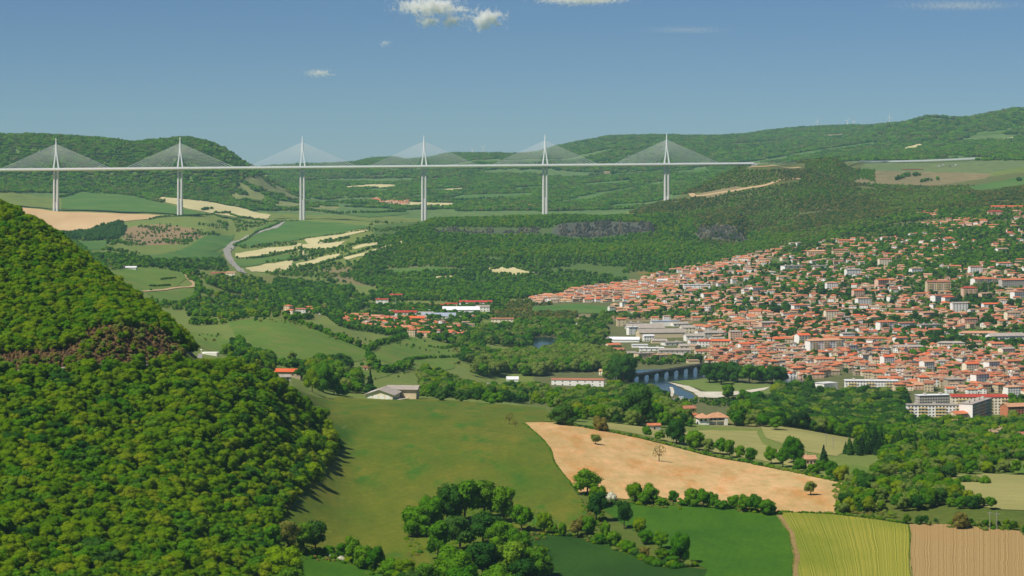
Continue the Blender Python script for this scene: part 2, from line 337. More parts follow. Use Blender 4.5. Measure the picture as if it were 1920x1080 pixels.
# draped sheets: fields, tracks, water
LIFT = {}
def drape(name, poly, mat, step=None, lift=None, stripe=None, kind='structure'):
    """a sheet of land cover lying on the ground; poly in view columns/rows, laid out in the world"""
    P = [at(u, v) for u, v in poly]
    ym = sum(p.y for p in P) / len(P)
    lift = lift if lift is not None else 0.12 + max(0, ym - 900) / 5200
    return drape_w(name, [(p.x, p.y) for p in P], mat, step or max(4.0, ym / 230), lift, kind, wob=ym / 1500.0)

def drape_w(name, pts, mat, step, lift, kind='structure', wob=0.0):
    B = []
    n = len(pts)
    for k in range(n):
        a, b = np.array(pts[k]), np.array(pts[(k + 1) % n])
        m = max(1, int(np.linalg.norm(b - a) / step))
        for t in range(m):
            p = a + (b - a) * t / m
            if wob: p = p + wob * np.array([lump(p[0], p[1], 22, 31), 2.0 * lump(p[0], p[1], 22, 37)])
            B.append(p)
    B = np.array(B); lo, hi = B.min(0), B.max(0)
    gx, gy = np.meshgrid(np.arange(lo[0], hi[0], step), np.arange(lo[1], hi[1], step))
    g = np.stack([gx.ravel(), gy.ravel()], 1) + (RNG.rand(gx.size, 2) - .5) * step * .2
    g = g[inpoly(g[:, 0], g[:, 1], B)]
    allp = [Vector(p) for p in B] + [Vector(p) for p in g]
    edges = [(k, (k + 1) % len(B)) for k in range(len(B))]
    r = geometry.delaunay_2d_cdt(allp, edges, [list(range(len(B)))], 1, 0.01)
    V = np.array([(p.x, p.y) for p in r[0]]); Fc = [f for f in r[2]]
    if not len(Fc): return None
    T = np.array([f for f in Fc if len(f) == 3])
    z = gz(V[:, 0], V[:, 1]) + lift
    o = mesh_np(name, np.column_stack([V, z]), None, [mat], T=T, smooth=True)
    tag(o, kind=kind)
    return o

def ribbon(name, pts, wid, mat, lift=0.3, world=False, kind='structure'):
    P = [Vector(p) if world else at(*p) for p in pts]
    Q = []
    for a, b in zip(P[:-1], P[1:]):
        m = max(1, int((b - a).length / 15))
        for t in range(m): Q.append(a.lerp(b, t / m))
    Q.append(P[-1]); V = []
    for _ in range(3):
        Q = [Q[0]] + [(Q[k - 1] + Q[k] * 2 + Q[k + 1]) / 4 for k in range(1, len(Q) - 1)] + [Q[-1]]
    for k, p in enumerate(Q):
        d = (Q[min(k + 1, len(Q) - 1)] - Q[max(k - 1, 0)]); d.z = 0; d.normalize()
        n = Vector((-d.y, d.x, 0)) * wid / 2
        for s in (-1, 0, 1):
            q = p + n * s
            V.append((q.x, q.y, (q.z if world else float(gz(q.x, q.y))) + lift))
    F_ = []
    for k in range(len(Q) - 1):
        a = k * 3; F_ += [(a, a + 1, a + 4, a + 3), (a + 1, a + 2, a + 5, a + 4)]
    o = mesh_np(name, np.array(V), np.array(F_), [mat], smooth=True)
    if kind: tag(o, kind=kind)
    return o

M_olive = field_mat('meadow_grass', S(72, 96, 12), S(102, 104, 26), 0.02, 0.28, 0.2, (1, .35), 0.5, c3=S(58, 98, 16), mow=.05, mrot=.9)
M_tan = field_mat('dry_soil', S(176, 142, 92), S(196, 166, 116), 0.018, 0.35, 0.12, (1, .3), 0.9, c3=S(180, 136, 80), mow=.03, mrot=1.3)
M_wheat = field_mat('young_wheat', S(48, 88, 4), S(62, 100, 6), 0.02, 0.35, 0.2, mow=.08, mrot=.4)
M_wheat2 = field_mat('dark_wheat', S(32, 66, 10), S(42, 76, 10), 0.02, 0.35, 0.2, mow=.08, mrot=.7)
M_green = field_mat('pasture', S(78, 108, 34), S(98, 120, 44), 0.012, 0.2, 0.15, c3=S(112, 112, 54))
M_green2 = field_mat('valley_green', S(62, 102, 40), S(88, 114, 48), 0.008, 0.1, 0.12)
M_straw = field_mat('straw', S(158, 150, 92), S(174, 166, 108), 0.02, 0.4, 0.10, (1, .2), 0.4)
M_pale = field_mat('pale_stubble', S(178, 168, 120), S(194, 184, 138), 0.02, 0.2, 0.06)
M_soil2 = field_mat('ploughed_soil', S(182, 150, 108), S(194, 166, 124), 0.01, 0.2, 0.06, (1, .3), .2)
M_brown = field_mat('bare_brown', S(120, 110, 78), S(136, 122, 88), 0.01, 0.2, 0.12)
M_path = field_mat('dirt_track', S(168, 142, 104), S(186, 162, 124), 0.1, 0.8, 0.10)
M_gravel = field_mat('river_gravel', S(178, 170, 150), S(204, 198, 182), 0.05, 0.5, 0.18)
M_road = plain('asphalt', S(112, 112, 112), 0.9, 0.08, 0.3)
M_roadl = plain('sunbleached_asphalt', S(150, 146, 138), 0.9, 0.08, 0.3)

def stripe_mat(name, a, b_, w, c=None, pale_dir=None):
    """crop lines following the field's own lengthwise coordinate (attribute 'lane')"""
    m, nt, b = mat_new(name)
    at_ = nt.nodes.new('ShaderNodeAttribute'); at_.attribute_name = 'lane'
    sx = nt.nodes.new('ShaderNodeSeparateXYZ'); nt.links.new(at_.outputs['Vector'], sx.inputs[0])
    n0 = noise(nt, 0.05, 3, 0.6, worldpos(nt))
    ad = nt.nodes.new('ShaderNodeMath'); ad.operation = 'MULTIPLY_ADD'; nt.links.new(n0, ad.inputs[0]); ad.inputs[1].default_value = 2.6
    mu = nt.nodes.new('ShaderNodeMath'); mu.operation = 'MULTIPLY'; nt.links.new(sx.outputs[0], mu.inputs[0]); mu.inputs[1].default_value = w
    nt.links.new(mu.outputs[0], ad.inputs[2])
    n1 = nt.nodes.new('ShaderNodeTexNoise'); n1.noise_dimensions = '1D'; n1.inputs['Scale'].default_value = 1.0; n1.inputs['Detail'].default_value = 2
    nt.links.new(ad.outputs[0], n1.inputs['W'])
    col = ramp(nt, n1.outputs['Fac'], [(0.30, a), (0.66, b_)])
    if c:
        big = ramp(nt, noise(nt, 0.012, 3, 0.6, worldpos(nt, 1, .6)), [(0.42, (0, 0, 0, 1)), (0.6, (1, 1, 1, 1))])
        hf = mix(nt, big, col, mix(nt, 0.62, col, c)); col = hf
    f2 = noise(nt, 0.7, 3, 0.7, worldpos(nt))
    col = mix(nt, 1.0, col, ramp(nt, f2, [(0.25, (.88, .88, .88, 1)), (0.75, (1.12, 1.12, 1.12, 1))]), 'MULTIPLY')
    nt.links.new(col, b.inputs['Base Color'])
    return m
def lane(o, fn):
    n = len(o.data.vertices); co = np.empty(n * 3, np.float32); o.data.vertices.foreach_get('co', co); co = co.reshape(-1, 3)
    a = o.data.attributes.new('lane', 'FLOAT_VECTOR', 'POINT')
    v = np.zeros((n, 3), np.float32); v[:, 0] = fn(co[:, 0], co[:, 1]); a.data.foreach_set('vector', v.ravel())

FIELD = []   # polygons where no wild trees grow
def field(poly, mat, name='field', **k):
    FIELD.append(poly); return drape(name, poly, mat, **k)

field([(560, 732), (640, 744), (700, 750), (800, 749), (900, 756), (1020, 766), (1040, 792), (985, 793), (1010, 815), (1030, 840), (1040, 870), (1060, 895), (1090, 940), (1100, 962), (1090, 985), (1050, 1003), (1000, 1000), (960, 1000), (900, 1060), (780, 1075), (700, 1070), (640, 1052), (600, 1030), (540, 1018), (505, 985), (580, 905), (632, 850), (612, 806), (590, 775), (545, 745)], M_olive, 'meadow', lift=.45)
field([(980, 792), (1040, 793), (1110, 805), (1200, 823), (1300, 848), (1400, 868), (1500, 888), (1590, 908), (1592, 925), (1568, 962), (1500, 960), (1455, 962), (1380, 952), (1330, 944), (1200, 938), (1130, 932), (1085, 922), (1060, 893), (1041, 868), (1031, 840), (1010, 815)], M_tan, lift=.25)
field([(1120, 950), (1160, 943), (1300, 948), (1380, 955), (1455, 966), (1478, 1000), (1487, 1040), (1482, 1120), (1310, 1120), (1325, 1068), (1240, 1030), (1180, 990)], M_wheat, lift=.3)
field([(935, 998), (1050, 1003), (1140, 1018), (1200, 1045), (1260, 1062), (1325, 1068), (1311, 1120), (1010, 1120), (1030, 1060)], M_wheat2, lift=.25)
field([(520, 1030), (600, 1038), (660, 1052), (740, 1082), (780, 1125), (540, 1125)], M_wheat, lift=.3)
M_s1 = stripe_mat('striped_hay', S(92, 106, 22), S(158, 150, 58), 1.5, c=S(96, 114, 20))
o = field([(1462, 961), (1500, 960), (1560, 965), (1640, 974), (1700, 984), (1706, 1000), (1703, 1040), (1714, 1125), (1498, 1125), (1497, 1070), (1500, 1040), (1488, 1000)], M_s1, lift=.25)
def lane1(x, y):
    u = U0 + F * x / y; v = V0 + F * (H - 66) / y
    t = np.clip((v - 960) / 120, 0, 1.2)
    l = 1462 + 38 * np.sin(np.clip(t, 0, 1) * 1.57) + 0 * t
    r = 1705 - 3 * np.sin(t * 3.1)
    q = np.clip((u - 1462) / 243, 0, 1); u2 = u - 62 * np.sin(np.clip(t, 0, 1.2) * 1.25) * (1 - q * q)
    return (u2 - 1440) / 243 * 62
lane(o, lane1)
M_s2 = stripe_mat('brown_rows', S(132, 108, 64), S(164, 138, 92), 1.4, c=S(154, 122, 78))
o = field([(1703, 983), (1760, 984), (1850, 990), (1912, 996), (1935, 1020), (1990, 1125), (1716, 1125), (1705, 1040), (1708, 1000)], M_s2, lift=.3)
lane(o, lambda x, y: (U0 + F * x / y - 1705) / 3.6)
field([(1450, 962), (1462, 962), (1488, 1000), (1500, 1040), (1497, 1070), (1498, 1125), (1483, 1125), (1488, 1040), (1479, 1000)], field_mat('field_margin', S(126, 106, 62), S(146, 124, 78), .05, .4, .2), 'dirt_path', lift=.36)
M_s3 = stripe_mat('mown_hay', S(132, 132, 76), S(160, 152, 94), 1.0, c=S(128, 128, 74))
o = field([(1750, 905), (1790, 892), (1850, 888), (1960, 893), (1960, 958), (1880, 956), (1830, 950), (1790, 928)], M_s3, lift=.3)
lane(o, lambda x, y: (y + .35 * x) / 4.0)
o = field([(1420, 795), (1500, 805), (1600, 822), (1612, 830), (1570, 856), (1500, 846), (1440, 822)], M_s3, lift=.3); lane(o, lambda x, y: (y + .6 * x) / 6.0)
field([(1570, 873), (1600, 871), (1640, 882), (1632, 897), (1600, 906), (1588, 892)], M_green)
field([(1865, 864), (1960, 866), (1960, 886), (1890, 890)], M_green)
field([(1840, 822), (1960, 822), (1960, 838), (1845, 836)], M_green)
o = field([(1120, 792), (1210, 801), (1250, 812), (1330, 806), (1420, 808), (1430, 833), (1530, 868), (1510, 878), (1420, 862), (1340, 848), (1220, 820), (1130, 802)], M_s3); lane(o, lambda x, y: (y + .5 * x) / 7.0)
field([(425, 604), (480, 597), (560, 603), (640, 635), (690, 655), (705, 668), (660, 682), (560, 688), (480, 664), (450, 645)], M_green)
field([(700, 652), (760, 632), (810, 638), (862, 650), (868, 668), (850, 690), (830, 696), (760, 692), (700, 672)], M_green)
field([(352, 622), (400, 626), (440, 645), (465, 662), (445, 674), (400, 660), (360, 645)], M_green)
field([(200, 508), (250, 503), (320, 502), (345, 512), (352, 522), (330, 538), (250, 548), (215, 525)], M_green)
field([(275, 548), (372, 537), (374, 556), (335, 572), (290, 565)], M_green)
field([(16, 388), (60, 391), (110, 398), (200, 400), (302, 404), (280, 411), (230, 416), (185, 425), (175, 433), (130, 439), (112, 439), (95, 430), (60, 412)], M_soil2)
field([(288, 369), (340, 373), (400, 380), (460, 392), (507, 403), (500, 413), (440, 407), (400, 401), (350, 391), (300, 377)], M_pale)
field([(115, 366), (170, 358), (250, 368), (285, 376), (345, 393), (400, 404), (340, 404), (200, 397), (115, 392)], M_green2)
field([(500, 420), (540, 414), (640, 419), (700, 426), (640, 440), (560, 450), (470, 464), (440, 460), (470, 440)], M_green2)
for p in ([(570, 448), (620, 440), (685, 430), (690, 433), (640, 445), (610, 455), (580, 460)],
          [(565, 459), (620, 456), (650, 452), (640, 462), (590, 468), (568, 466)],
          [(440, 475), (500, 465), (556, 460), (550, 469), (480, 481), (445, 484)],
          [(458, 502), (500, 495), (550, 489), (540, 505), (500, 511), (470, 510)],
          [(543, 498), (600, 483), (642, 475), (632, 483), (560, 501)],
          [(660, 465), (712, 454), (706, 460), (668, 468)],
          [(645, 483), (700, 470), (762, 449), (757, 455), (690, 478), (650, 488)],
          [(813, 519), (852, 517), (852, 524), (815, 526)], [(898, 504), (960, 502), (1012, 516), (990, 516), (930, 515)],
          [(695, 376), (745, 378), (860, 381), (850, 389), (760, 389), (715, 384)],
          [(835, 356), (872, 352), (874, 356), (840, 359)], [(640, 351), (700, 346), (742, 347), (742, 350), (650, 354)],
          [(1684, 285), (1700, 276), (1725, 270), (1733, 273), (1713, 281)], [(1863, 263), (1903, 257), (1904, 261), (1868, 265)]):
    field(p, M_pale)
for p in ([(820, 374), (870, 366), (1000, 362), (1010, 368), (900, 378), (850, 380)],
          [(1010, 385), (1060, 376), (1120, 362), (1180, 351), (1212, 355), (1150, 363), (1110, 376), (1050, 382)],
          [(640, 400), (700, 396), (750, 394), (770, 400), (690, 409)],
          [(440, 488), (500, 482), (545, 477), (545, 486), (500, 493), (445, 500)],
          [(1125, 389), (1160, 383), (1205, 381), (1200, 387), (1150, 392)], [(688, 355), (730, 352), (732, 360), (690, 361)],
          [(1812, 352), (1925, 331), (1925, 349), (1860, 359), (1830, 361)], [(1080, 570), (1000, 575), (1000, 586), (1190, 590), (1180, 578)],
          [(720, 505), (800, 500), (880, 505), (880, 512), (800, 515), (740, 515)], [(440, 440), (380, 445), (330, 470), (300, 478), (380, 475), (430, 460)],
          [(130, 455), (200, 450), (200, 468), (160, 472)], [(250, 478), (330, 476), (420, 470), (400, 488), (300, 492)]):
    field(p, M_green2)
field([(740, 700), (700, 712), (640, 705), (620, 690), (700, 690)], M_green)
for p in ([(1128, 274), (1150, 270), (1154, 273), (1132, 277)], [(1480, 290), (1560, 278), (1640, 266), (1645, 270), (1560, 284), (1500, 294)], [(1260, 322), (1330, 316), (1336, 321), (1270, 328)], [(690, 330), (760, 326), (764, 330), (700, 335)],
          [(1090, 345), (1180, 338), (1184, 343), (1100, 350)], [(960, 352), (1040, 348), (1044, 353), (966, 358)], [(1820, 250), (1900, 243), (1905, 248), (1826, 256)], [(560, 372), (640, 376), (640, 381), (566, 378)]):
    field(p, M_green2)
for p in ([(1365, 270), (1450, 265), (1452, 269), (1370, 274)], [(1540, 254), (1580, 251), (1582, 255), (1544, 258)], [(1130, 322), (1170, 318), (1172, 321), (1134, 327)], [(790, 336), (830, 334), (832, 337), (794, 340)]):
    field(p, M_brown)
field([(1300, 366), (1380, 350), (1400, 352), (1330, 372)], M_brown, lift=.8)
# river banks, gravel, water
M_lawn = field_mat('river_meadow', S(92, 110, 50), S(108, 124, 58), 0.03, 0.5, 0.1)
field([(1255, 716), (1330, 711), (1440, 722), (1475, 728), (1440, 740), (1330, 737), (1290, 724)], M_lawn, lift=.6)
field([(1252, 718), (1290, 725), (1315, 736), (1360, 736), (1400, 733), (1442, 727), (1432, 733), (1390, 740), (1345, 747), (1312, 746), (1302, 738), (1275, 727)], M_gravel, 'gravel_bar', lift=1.0)
m, nt, b = mat_new('river_water'); b.inputs['Base Color'].default_value = (0.018, 0.036, 0.034, 1); b.inputs['Roughness'].default_value = 0.12
b.inputs['Specular IOR Level'].default_value = 0.28
bm = nt.nodes.new('ShaderNodeBump'); bm.inputs['Strength'].default_value = 0.25; bm.inputs['Distance'].default_value = 0.3
nt.links.new(noise(nt, 0.6, 3, .6, worldpos(nt)), bm.inputs['Height']); nt.links.new(bm.outputs[0], b.inputs['Normal'])
M_water = m
field([(1160, 700), (1190, 694), (1330, 690), (1340, 704), (1300, 712), (1255, 716), (1275, 729), (1300, 739), (1308, 750), (1290, 748), (1250, 735), (1215, 722), (1180, 716)], M_water, 'river', lift=.55)
field([(1000, 635), (1020, 632), (1044, 635), (1048, 650), (1022, 662), (994, 662), (996, 645)], M_water, 'river', lift=.6)
field([(1468, 700), (1500, 700), (1510, 722), (1490, 730), (1470, 718)], M_water, 'river', lift=.6)
# roads and tracks
ribbon('road', [(532, 414), (515, 428), (470, 442), (440, 455), (425, 470), (430, 485), (442, 500), (455, 512)], 17, M_roadl, 1.4)
ribbon('road', [(-60, 702), (0, 698), (60, 695), (150, 694), (250, 688), (300, 681), (345, 675), (362, 668), (376, 664)], 4.2, M_roadl, .3)
ribbon('dirt_track', [(1250, 374), (1300, 370), (1380, 358), (1440, 348), (1502, 336)], 14, M_path, 1.3)
ribbon('dirt_track', [(1405, 314), (1440, 313), (1500, 314)], 14, M_path, 1.3)
ribbon('dirt_track', [(268, 547), (320, 541), (368, 537), (352, 522), (348, 512)], 7, M_path, .9)
ribbon('dirt_track', [(585, 486), (572, 478), (558, 466), (562, 457)], 10, M_pale, 1.2)
ribbon('dirt_track', [(1080, 598), (1180, 597), (1300, 601)], 9, M_path, 1.0)
ribbon('road', [(1175, 568), (1200, 578), (1226, 588)], 8, M_roadl, 1.0)
ribbon('road', [(1392, 575), (1400, 590), (1405, 605)], 9, M_road, 1.2)
ribbon('road', [(560, 556), (600, 548), (620, 546)], 8, M_road, 1.2)
ribbon('road', [(1110, 718), (1150, 722), (1200, 742), (1260, 749), (1310, 754)], 8, M_roadl, .8)
ribbon('path', [(1258, 727), (1262, 736), (1258, 745)], 4, M_gravel, .9)
ribbon('dirt_track', [(1020, 789), (1130, 803), (1200, 820), (1300, 845), (1400, 866), (1500, 887), (1592, 907)], 3.2, M_green, .5)
# ------------------------------------------------------------------ trees
def foliage_mat(name, cols, trans=0.28):
    m = bpy.data.materials.new(name); m.use_nodes = True; nt = m.node_tree; n = nt.nodes; n.clear()
    out = n.new('ShaderNodeOutputMaterial'); d = n.new('ShaderNodeBsdfDiffuse'); t = n.new('ShaderNodeBsdfTranslucent'); mx = n.new('ShaderNodeMixShader')
    oi = n.new('ShaderNodeObjectInfo')
    c = ramp(nt, oi.outputs['Random'], [(k / (len(cols) - 1), q) for k, q in enumerate(cols)])
    a = n.new('ShaderNodeAttribute'); a.attribute_name = 'leaf'
    c = mix(nt, 1.0, c, a.outputs['Color'], 'MULTIPLY')
    nt.links.new(c, d.inputs[0]); nt.links.new(mix(nt, 1.0, c, (1.3, 1.35, .5, 1), 'MULTIPLY'), t.inputs[0])
    mx.inputs[0].default_value = trans
    nt.links.new(d.outputs[0], mx.inputs[1]); nt.links.new(t.outputs[0], mx.inputs[2]); nt.links.new(mx.outputs[0], out.inputs[0])
    return m
MF = {
    'oak': foliage_mat('oak_leaves', [S(90, 128, 6), S(112, 146, 6), S(130, 154, 16), S(80, 122, 8), S(108, 144, 6), S(136, 150, 26), S(96, 136, 8)], .4),
    'green': foliage_mat('broad_leaves', [S(62, 114, 14), S(84, 132, 16), S(98, 138, 22), S(68, 118, 20), S(110, 142, 34)], .3),
    'deep': foliage_mat('dark_leaves', [S(46, 88, 28), S(58, 98, 30), S(70, 106, 38)]),
    'pine': foliage_mat('pine_needles', [S(30, 56, 24), S(40, 66, 28), S(46, 74, 34)], .1),
    'grey': foliage_mat('willow_leaves', [S(112, 134, 56), S(124, 140, 64), S(100, 126, 48)]),
    'brown': foliage_mat('budding_leaves', [S(116, 118, 50), S(130, 120, 58), S(118, 124, 52)]),
    'white': foliage_mat('blossom', [S(210, 208, 190), S(180, 186, 150)], .1),
    'holm': foliage_mat('holm_oak_leaves', [S(72, 96, 36), S(90, 110, 46), S(104, 112, 56), S(76, 110, 40)]),
}
M_bark = plain('bark', S(92, 78, 62), .95, .2, 2.0)

def sphere_dirs(n, r):
    v = r.normal(size=(n, 3)); return v / np.linalg.norm(v, axis=1, keepdims=True)
ICO = None
def ico():
    global ICO
    if ICO is None:
        import bmesh
        bm = bmesh.new(); bmesh.ops.create_icosphere(bm, subdivisions=2, radius=1)
        ICO = (np.array([v.co[:] for v in bm.verts]), np.array([[v.index for v in f.verts] for f in bm.faces])); bm.free()
    return ICO

def crown(name, lobes, n, size, seed, mat, jit=0.55):
    """leaf clusters spread over and through lobes [(cx,cy,cz,rx,ry,rz)]; unit tree, base at origin, height 1"""
    r = np.random.RandomState(seed); lob = np.array(lobes, float)
    area = (lob[:, 3] * lob[:, 4] + lob[:, 3] * lob[:, 5]); area = area / area.sum()
    k = r.choice(len(lob), n, p=area); d = sphere_dirs(n, r)
    rad = 1.0 - r.rand(n) ** 2 * 0.30 + r.normal(size=n) * .05
    P = lob[k, :3] + d * lob[k, 3:] * rad[:, None]
    ins = np.zeros(n, bool)
    for q in range(len(lob)):
        e = (((P - lob[q, :3]) / lob[q, 3:]) ** 2).sum(1); ins |= (e < 0.45) & (k != q)
    P, d = P[~ins], d[~ins]; n = len(P)
    N = d + r.normal(size=(n, 3)) * jit; N[:, 2] += .25; N /= np.linalg.norm(N, axis=1, keepdims=True)
    A = np.cross(N, r.normal(size=(n, 3))); A /= np.linalg.norm(A, axis=1, keepdims=True); B = np.cross(N, A)
    s = size * (0.6 + .8 * r.rand(n))[:, None]
    V = np.stack([P - A * s - B * s * .7, P + A * s - B * s * .8, P + A * s * .8 + B * s + N * s * .3, P - A * s * .9 + B * s * .8 + N * s * .2], 1).reshape(-1, 3)
    Q = np.arange(4 * n).reshape(-1, 4)
    iv, fi = ico(); Tl = []; Vl = [V]; off = len(V); core = []
    for q in range(len(lob)):
        w = iv * lob[q, 3:] * (0.80 + .1 * r.rand(len(iv), 1)) + lob[q, :3]
        Vl.append(w); Tl.append(fi + off); off += len(w); core.append(len(w))
    V = np.concatenate(Vl); T = np.concatenate(Tl)
    me = mesh_np(name, V, Q, [mat], False, T=T)
    c = np.ones((len(V), 4)); sh = np.repeat(0.72 + .56 * r.rand(n), 4)
    c[:4 * n, :3] = sh[:, None] * (1 + (np.repeat(r.rand(n), 4)[:, None] - .5) * np.array([.25, .05, -.1])); c[4 * n:, :3] = .9
    me.color_attributes.new('leaf', 'FLOAT_COLOR', 'POINT'); me.color_attributes['leaf'].data.foreach_set('color', c.astype(np.float32).ravel())
    return me

def lobes_broad(r, nl=8, wid=.42, low=.30):
    out = [(0, 0, .62, wid * .72, wid * .72, .33)]
    for k in range(nl):
        a = k * 2.4 + r.rand(); q = wid * (.45 + .25 * r.rand()); h = low + (1 - low - .2) * ((k + .5) / nl)
        q *= (1 - .65 * max(0, (h - .6)) / .4)
        s = wid * (.38 + .22 * r.rand())
        out.append((math.cos(a) * q, math.sin(a) * q, h + .02, s, s, s * .85))
    return out
def lobes_cone(r, wid=.2):
    out = []
    for k in range(7):
        h = .12 + k * .125; s = wid * (1.08 - k / 7.0)
        for j in range(3 if k < 5 else 1):
            a = j * 2.1 + k; out.append((math.cos(a) * s * .35, math.sin(a) * s * .35, h, s * .8, s * .8, .10))
    return out
def lobes_col(r, wid=.13):
    return [(math.sin(k * 2.1) * wid * .15, math.cos(k * 1.7) * wid * .15, .18 + k * .15, wid * (1 - .1 * abs(k - 1.5)), wid * (1 - .1 * abs(k - 1.5)), .14) for k in range(6)]
def lobes_bush(r):
    return [(0, 0, .45, .5, .5, .5)] + [(math.cos(k * 1.26) * .42, math.sin(k * 1.26) * .42, .3 + .15 * r.rand(), .34, .34, .34) for k in range(5)]

def trunk_mesh(name, h=.42, rad=.028, limbs=5, seed=0):
    r = np.random.RandomState(seed); V = []; Q = []
    def seg(p, q, a, b, n=6):
        p, q = np.array(p, float), np.array(q, float); d = q - p; d /= np.linalg.norm(d)
        e = np.cross(d, [.3, .7, .2]); e /= np.linalg.norm(e); f = np.cross(d, e); s = len(V)
        for c, rr in ((p, a), (q, b)):
            for k in range(n):
                t = k * 2 * math.pi / n; V.append(c + (e * math.cos(t) + f * math.sin(t)) * rr)
        for k in range(n): Q.append((s + k, s + (k + 1) % n, s + n + (k + 1) % n, s + n + k))
    seg((0, 0, -.06), (0.01, 0, h * .5), rad * 1.25, rad, 7); seg((0.01, 0, h * .5), (0, .01, h), rad, rad * .75, 7)
    for k in range(limbs):
        a = k * 2.4 + r.rand(); L_ = .2 + .14 * r.rand(); b0 = (0, 0, h * (.7 + .3 * r.rand()))
        e = (math.cos(a) * L_, math.sin(a) * L_, h + L_ * (.5 + .6 * r.rand())); seg(b0, e, rad * .55, rad * .22, 5)
    seg((0, 0, h), (.01, 0, .86), rad * .7, rad * .15, 5)
    return mesh_np(name, np.array(V), np.array(Q), [M_bark], False, smooth=True)
TRUNK = {'broad': [trunk_mesh('trunk', seed=k) for k in range(3)], 'cone': [trunk_mesh('trunk', .3, .02, 0, 3)],
         'col': [trunk_mesh('trunk', .25, .015, 0, 4)], 'bush': [trunk_mesh('stem', .25, .03, 3, 5)]}
LOB = {'broad': lobes_broad, 'cone': lobes_cone, 'col': lobes_col, 'bush': lobes_bush}

NEARP = {}    # (shape, species) -> list of crown meshes
def near_protos(shape, sp, n=5, leaves=2400, size=.0215):
    key = (shape, sp)
    if key not in NEARP:
        NEARP[key] = []
        for k in range(n):
            r = np.random.RandomState(100 + k * 7 + len(sp))
            lb = LOB[shape](r)
            if shape == 'broad':
                nl, wd, lw = ((9, .44, .28), (11, .50, .22), (8, .36, .28), (12, .46, .18), (7, .40, .34))[k % 5]
                lb = lobes_broad(r, nl, wd, lw)
                lb = [(q[0] + .1 * (r.rand() - .5), q[1] + .1 * (r.rand() - .5), q[2] + .08 * (r.rand() - .5), q[3] * (.75 + .5 * r.rand()), q[4] * (.75 + .5 * r.rand()), q[5] * (.75 + .45 * r.rand())) for q in lb]
            NEARP[key].append(crown('crown', lb, leaves, size, 50 + k * 3 + len(sp), MF[sp]))
    return NEARP[key]

# every tree: x, y, height, shape, species, group key
TREES = []
def add_tree(x, y, h, shape, sp, g, z=None, wid=1.0, lab=None, sparse=False):
    TREES.append(dict(x=x, y=y, h=h, s=shape, sp=sp, g=g, w=wid, lab=lab, sparse=sparse))
WOODG = {
    'spur': ('tree', 'scrub oak left of the meadow', 'scrub oaks on the steep left slope'),
    'spurtop': ('tree', 'scrub oak above the rock cutting', 'scrub oaks above the road cutting'),
    'right': ('tree', 'leafy tree, lower right wood', 'trees in the wood at lower right'),
    'valley': ('tree', 'tree in the river belt', 'trees in the belt below the meadow'),
    'grove': ('tree', 'rounded leafy tree in the thick grove at bottom centre', 'trees of the grove at bottom centre'),
    'edge': ('tree', 'broad tree on the forest rim shading the meadow', 'trees along the forest rim'),
    'lowhedge': ('tree', 'tree in the bottom left row beside the meadow', 'trees in the bottom left row'),
    'tanhedge': ('tree', 'tree in the row between tan field and green wheat', 'trees between tan field and wheat'),
    'wheathedge': ('tree', 'tree in the hedge running between the two green wheat fields', 'trees between the two wheat fields'),
    'tanback': ('tree', 'tree in the row behind the upper edge of the tan field', 'trees behind the tan field'),
    'shelf': ('tree', 'tree on the rim of the meadow near the long barn', 'trees on the meadow rim'),
    'farm': ('tree', 'bright green tree beside the farm with the orange roof', 'trees by the orange roofed farm'),
    'villa': ('tree', 'garden tree beside the salmon roofed villa', 'trees round the villas'),
    'park': ('tree', 'tall round plane tree on the river meadow beside the stone bridge', 'plane trees on the river meadow'),
}
def ht(u, v, hp, wp, g, sp='green', shape='broad', lab=None, sparse=False):
    p = at(u, v); s = p.y / F
    add_tree(p.x, p.y, hp * s, shape, sp, g, wid=(wp / hp) / 1.0 if shape == 'broad' else (wp / hp) / 1.3 if shape == 'bush' else 1.0, lab=lab, sparse=sparse)

for a in [
    (1125, 808, 29, 31, None, 'brown', 'broad', 'olive tree standing alone on the upper edge of the tan field'),
    (1117, 834, 22, 25, None, 'grey', 'broad', 'small round tree standing alone inside the tan field'),
    (1520, 929, 30, 27, None, 'grey', 'broad', 'lone round tree at the right end of the tan field'),
    (1802, 992, 34, 33, None, 'brown', 'broad', 'lone olive tree at the top edge of the brown striped field'),
    (1275, 1058, 66, 48, None, 'green', 'broad', 'round dark tree casting a shadow on the bright wheat field'),
    (1170, 992, 58, 38, None, 'deep', 'broad', 'dense egg shaped tree at the corner of the bright wheat field'),
    (1102, 928, 50, 52, None, 'green', 'broad', 'round tree at the meeting corner of tan field and olive meadow'),
    (1197, 792, 80, 66, None, 'deep', 'broad', 'tallest dark round tree below the stone bridge'),
    (1168, 722, 62, 52, None, 'deep', 'broad', 'big dark tree at the left end of the stone bridge'),
    (1055, 797, 42, 56, None, 'deep', 'broad', 'dark spreading tree at the upper left corner of the tan field'),
    (1020, 1003, 45, 40, None, 'oak', 'broad', 'small clear stemmed tree left of the hedge, above the dark wheat'),
    (1790, 768, 40, 22, None, 'deep', 'cone', 'dark fir in front of the cream apartment block')]:
    ht(*a)
p_ = at(1236, 866); add_tree(p_.x, p_.y, 36 * p_.y / F, 'broad', 'brown', None, wid=.8, lab='nearly bare tree standing alone in the tan field', sparse=True)
for a in [(955, 797, 26, 24), (966, 802, 18, 16)]:
    p_ = at(a[0], a[1]); add_tree(p_.x, p_.y, a[2] * p_.y / F, 'broad', 'brown', None, wid=.9, lab='brown bushy half-bare tree at the end of the meadow, ' + ('taller of two' if a[2] > 20 else 'smaller of two'), sparse=True)
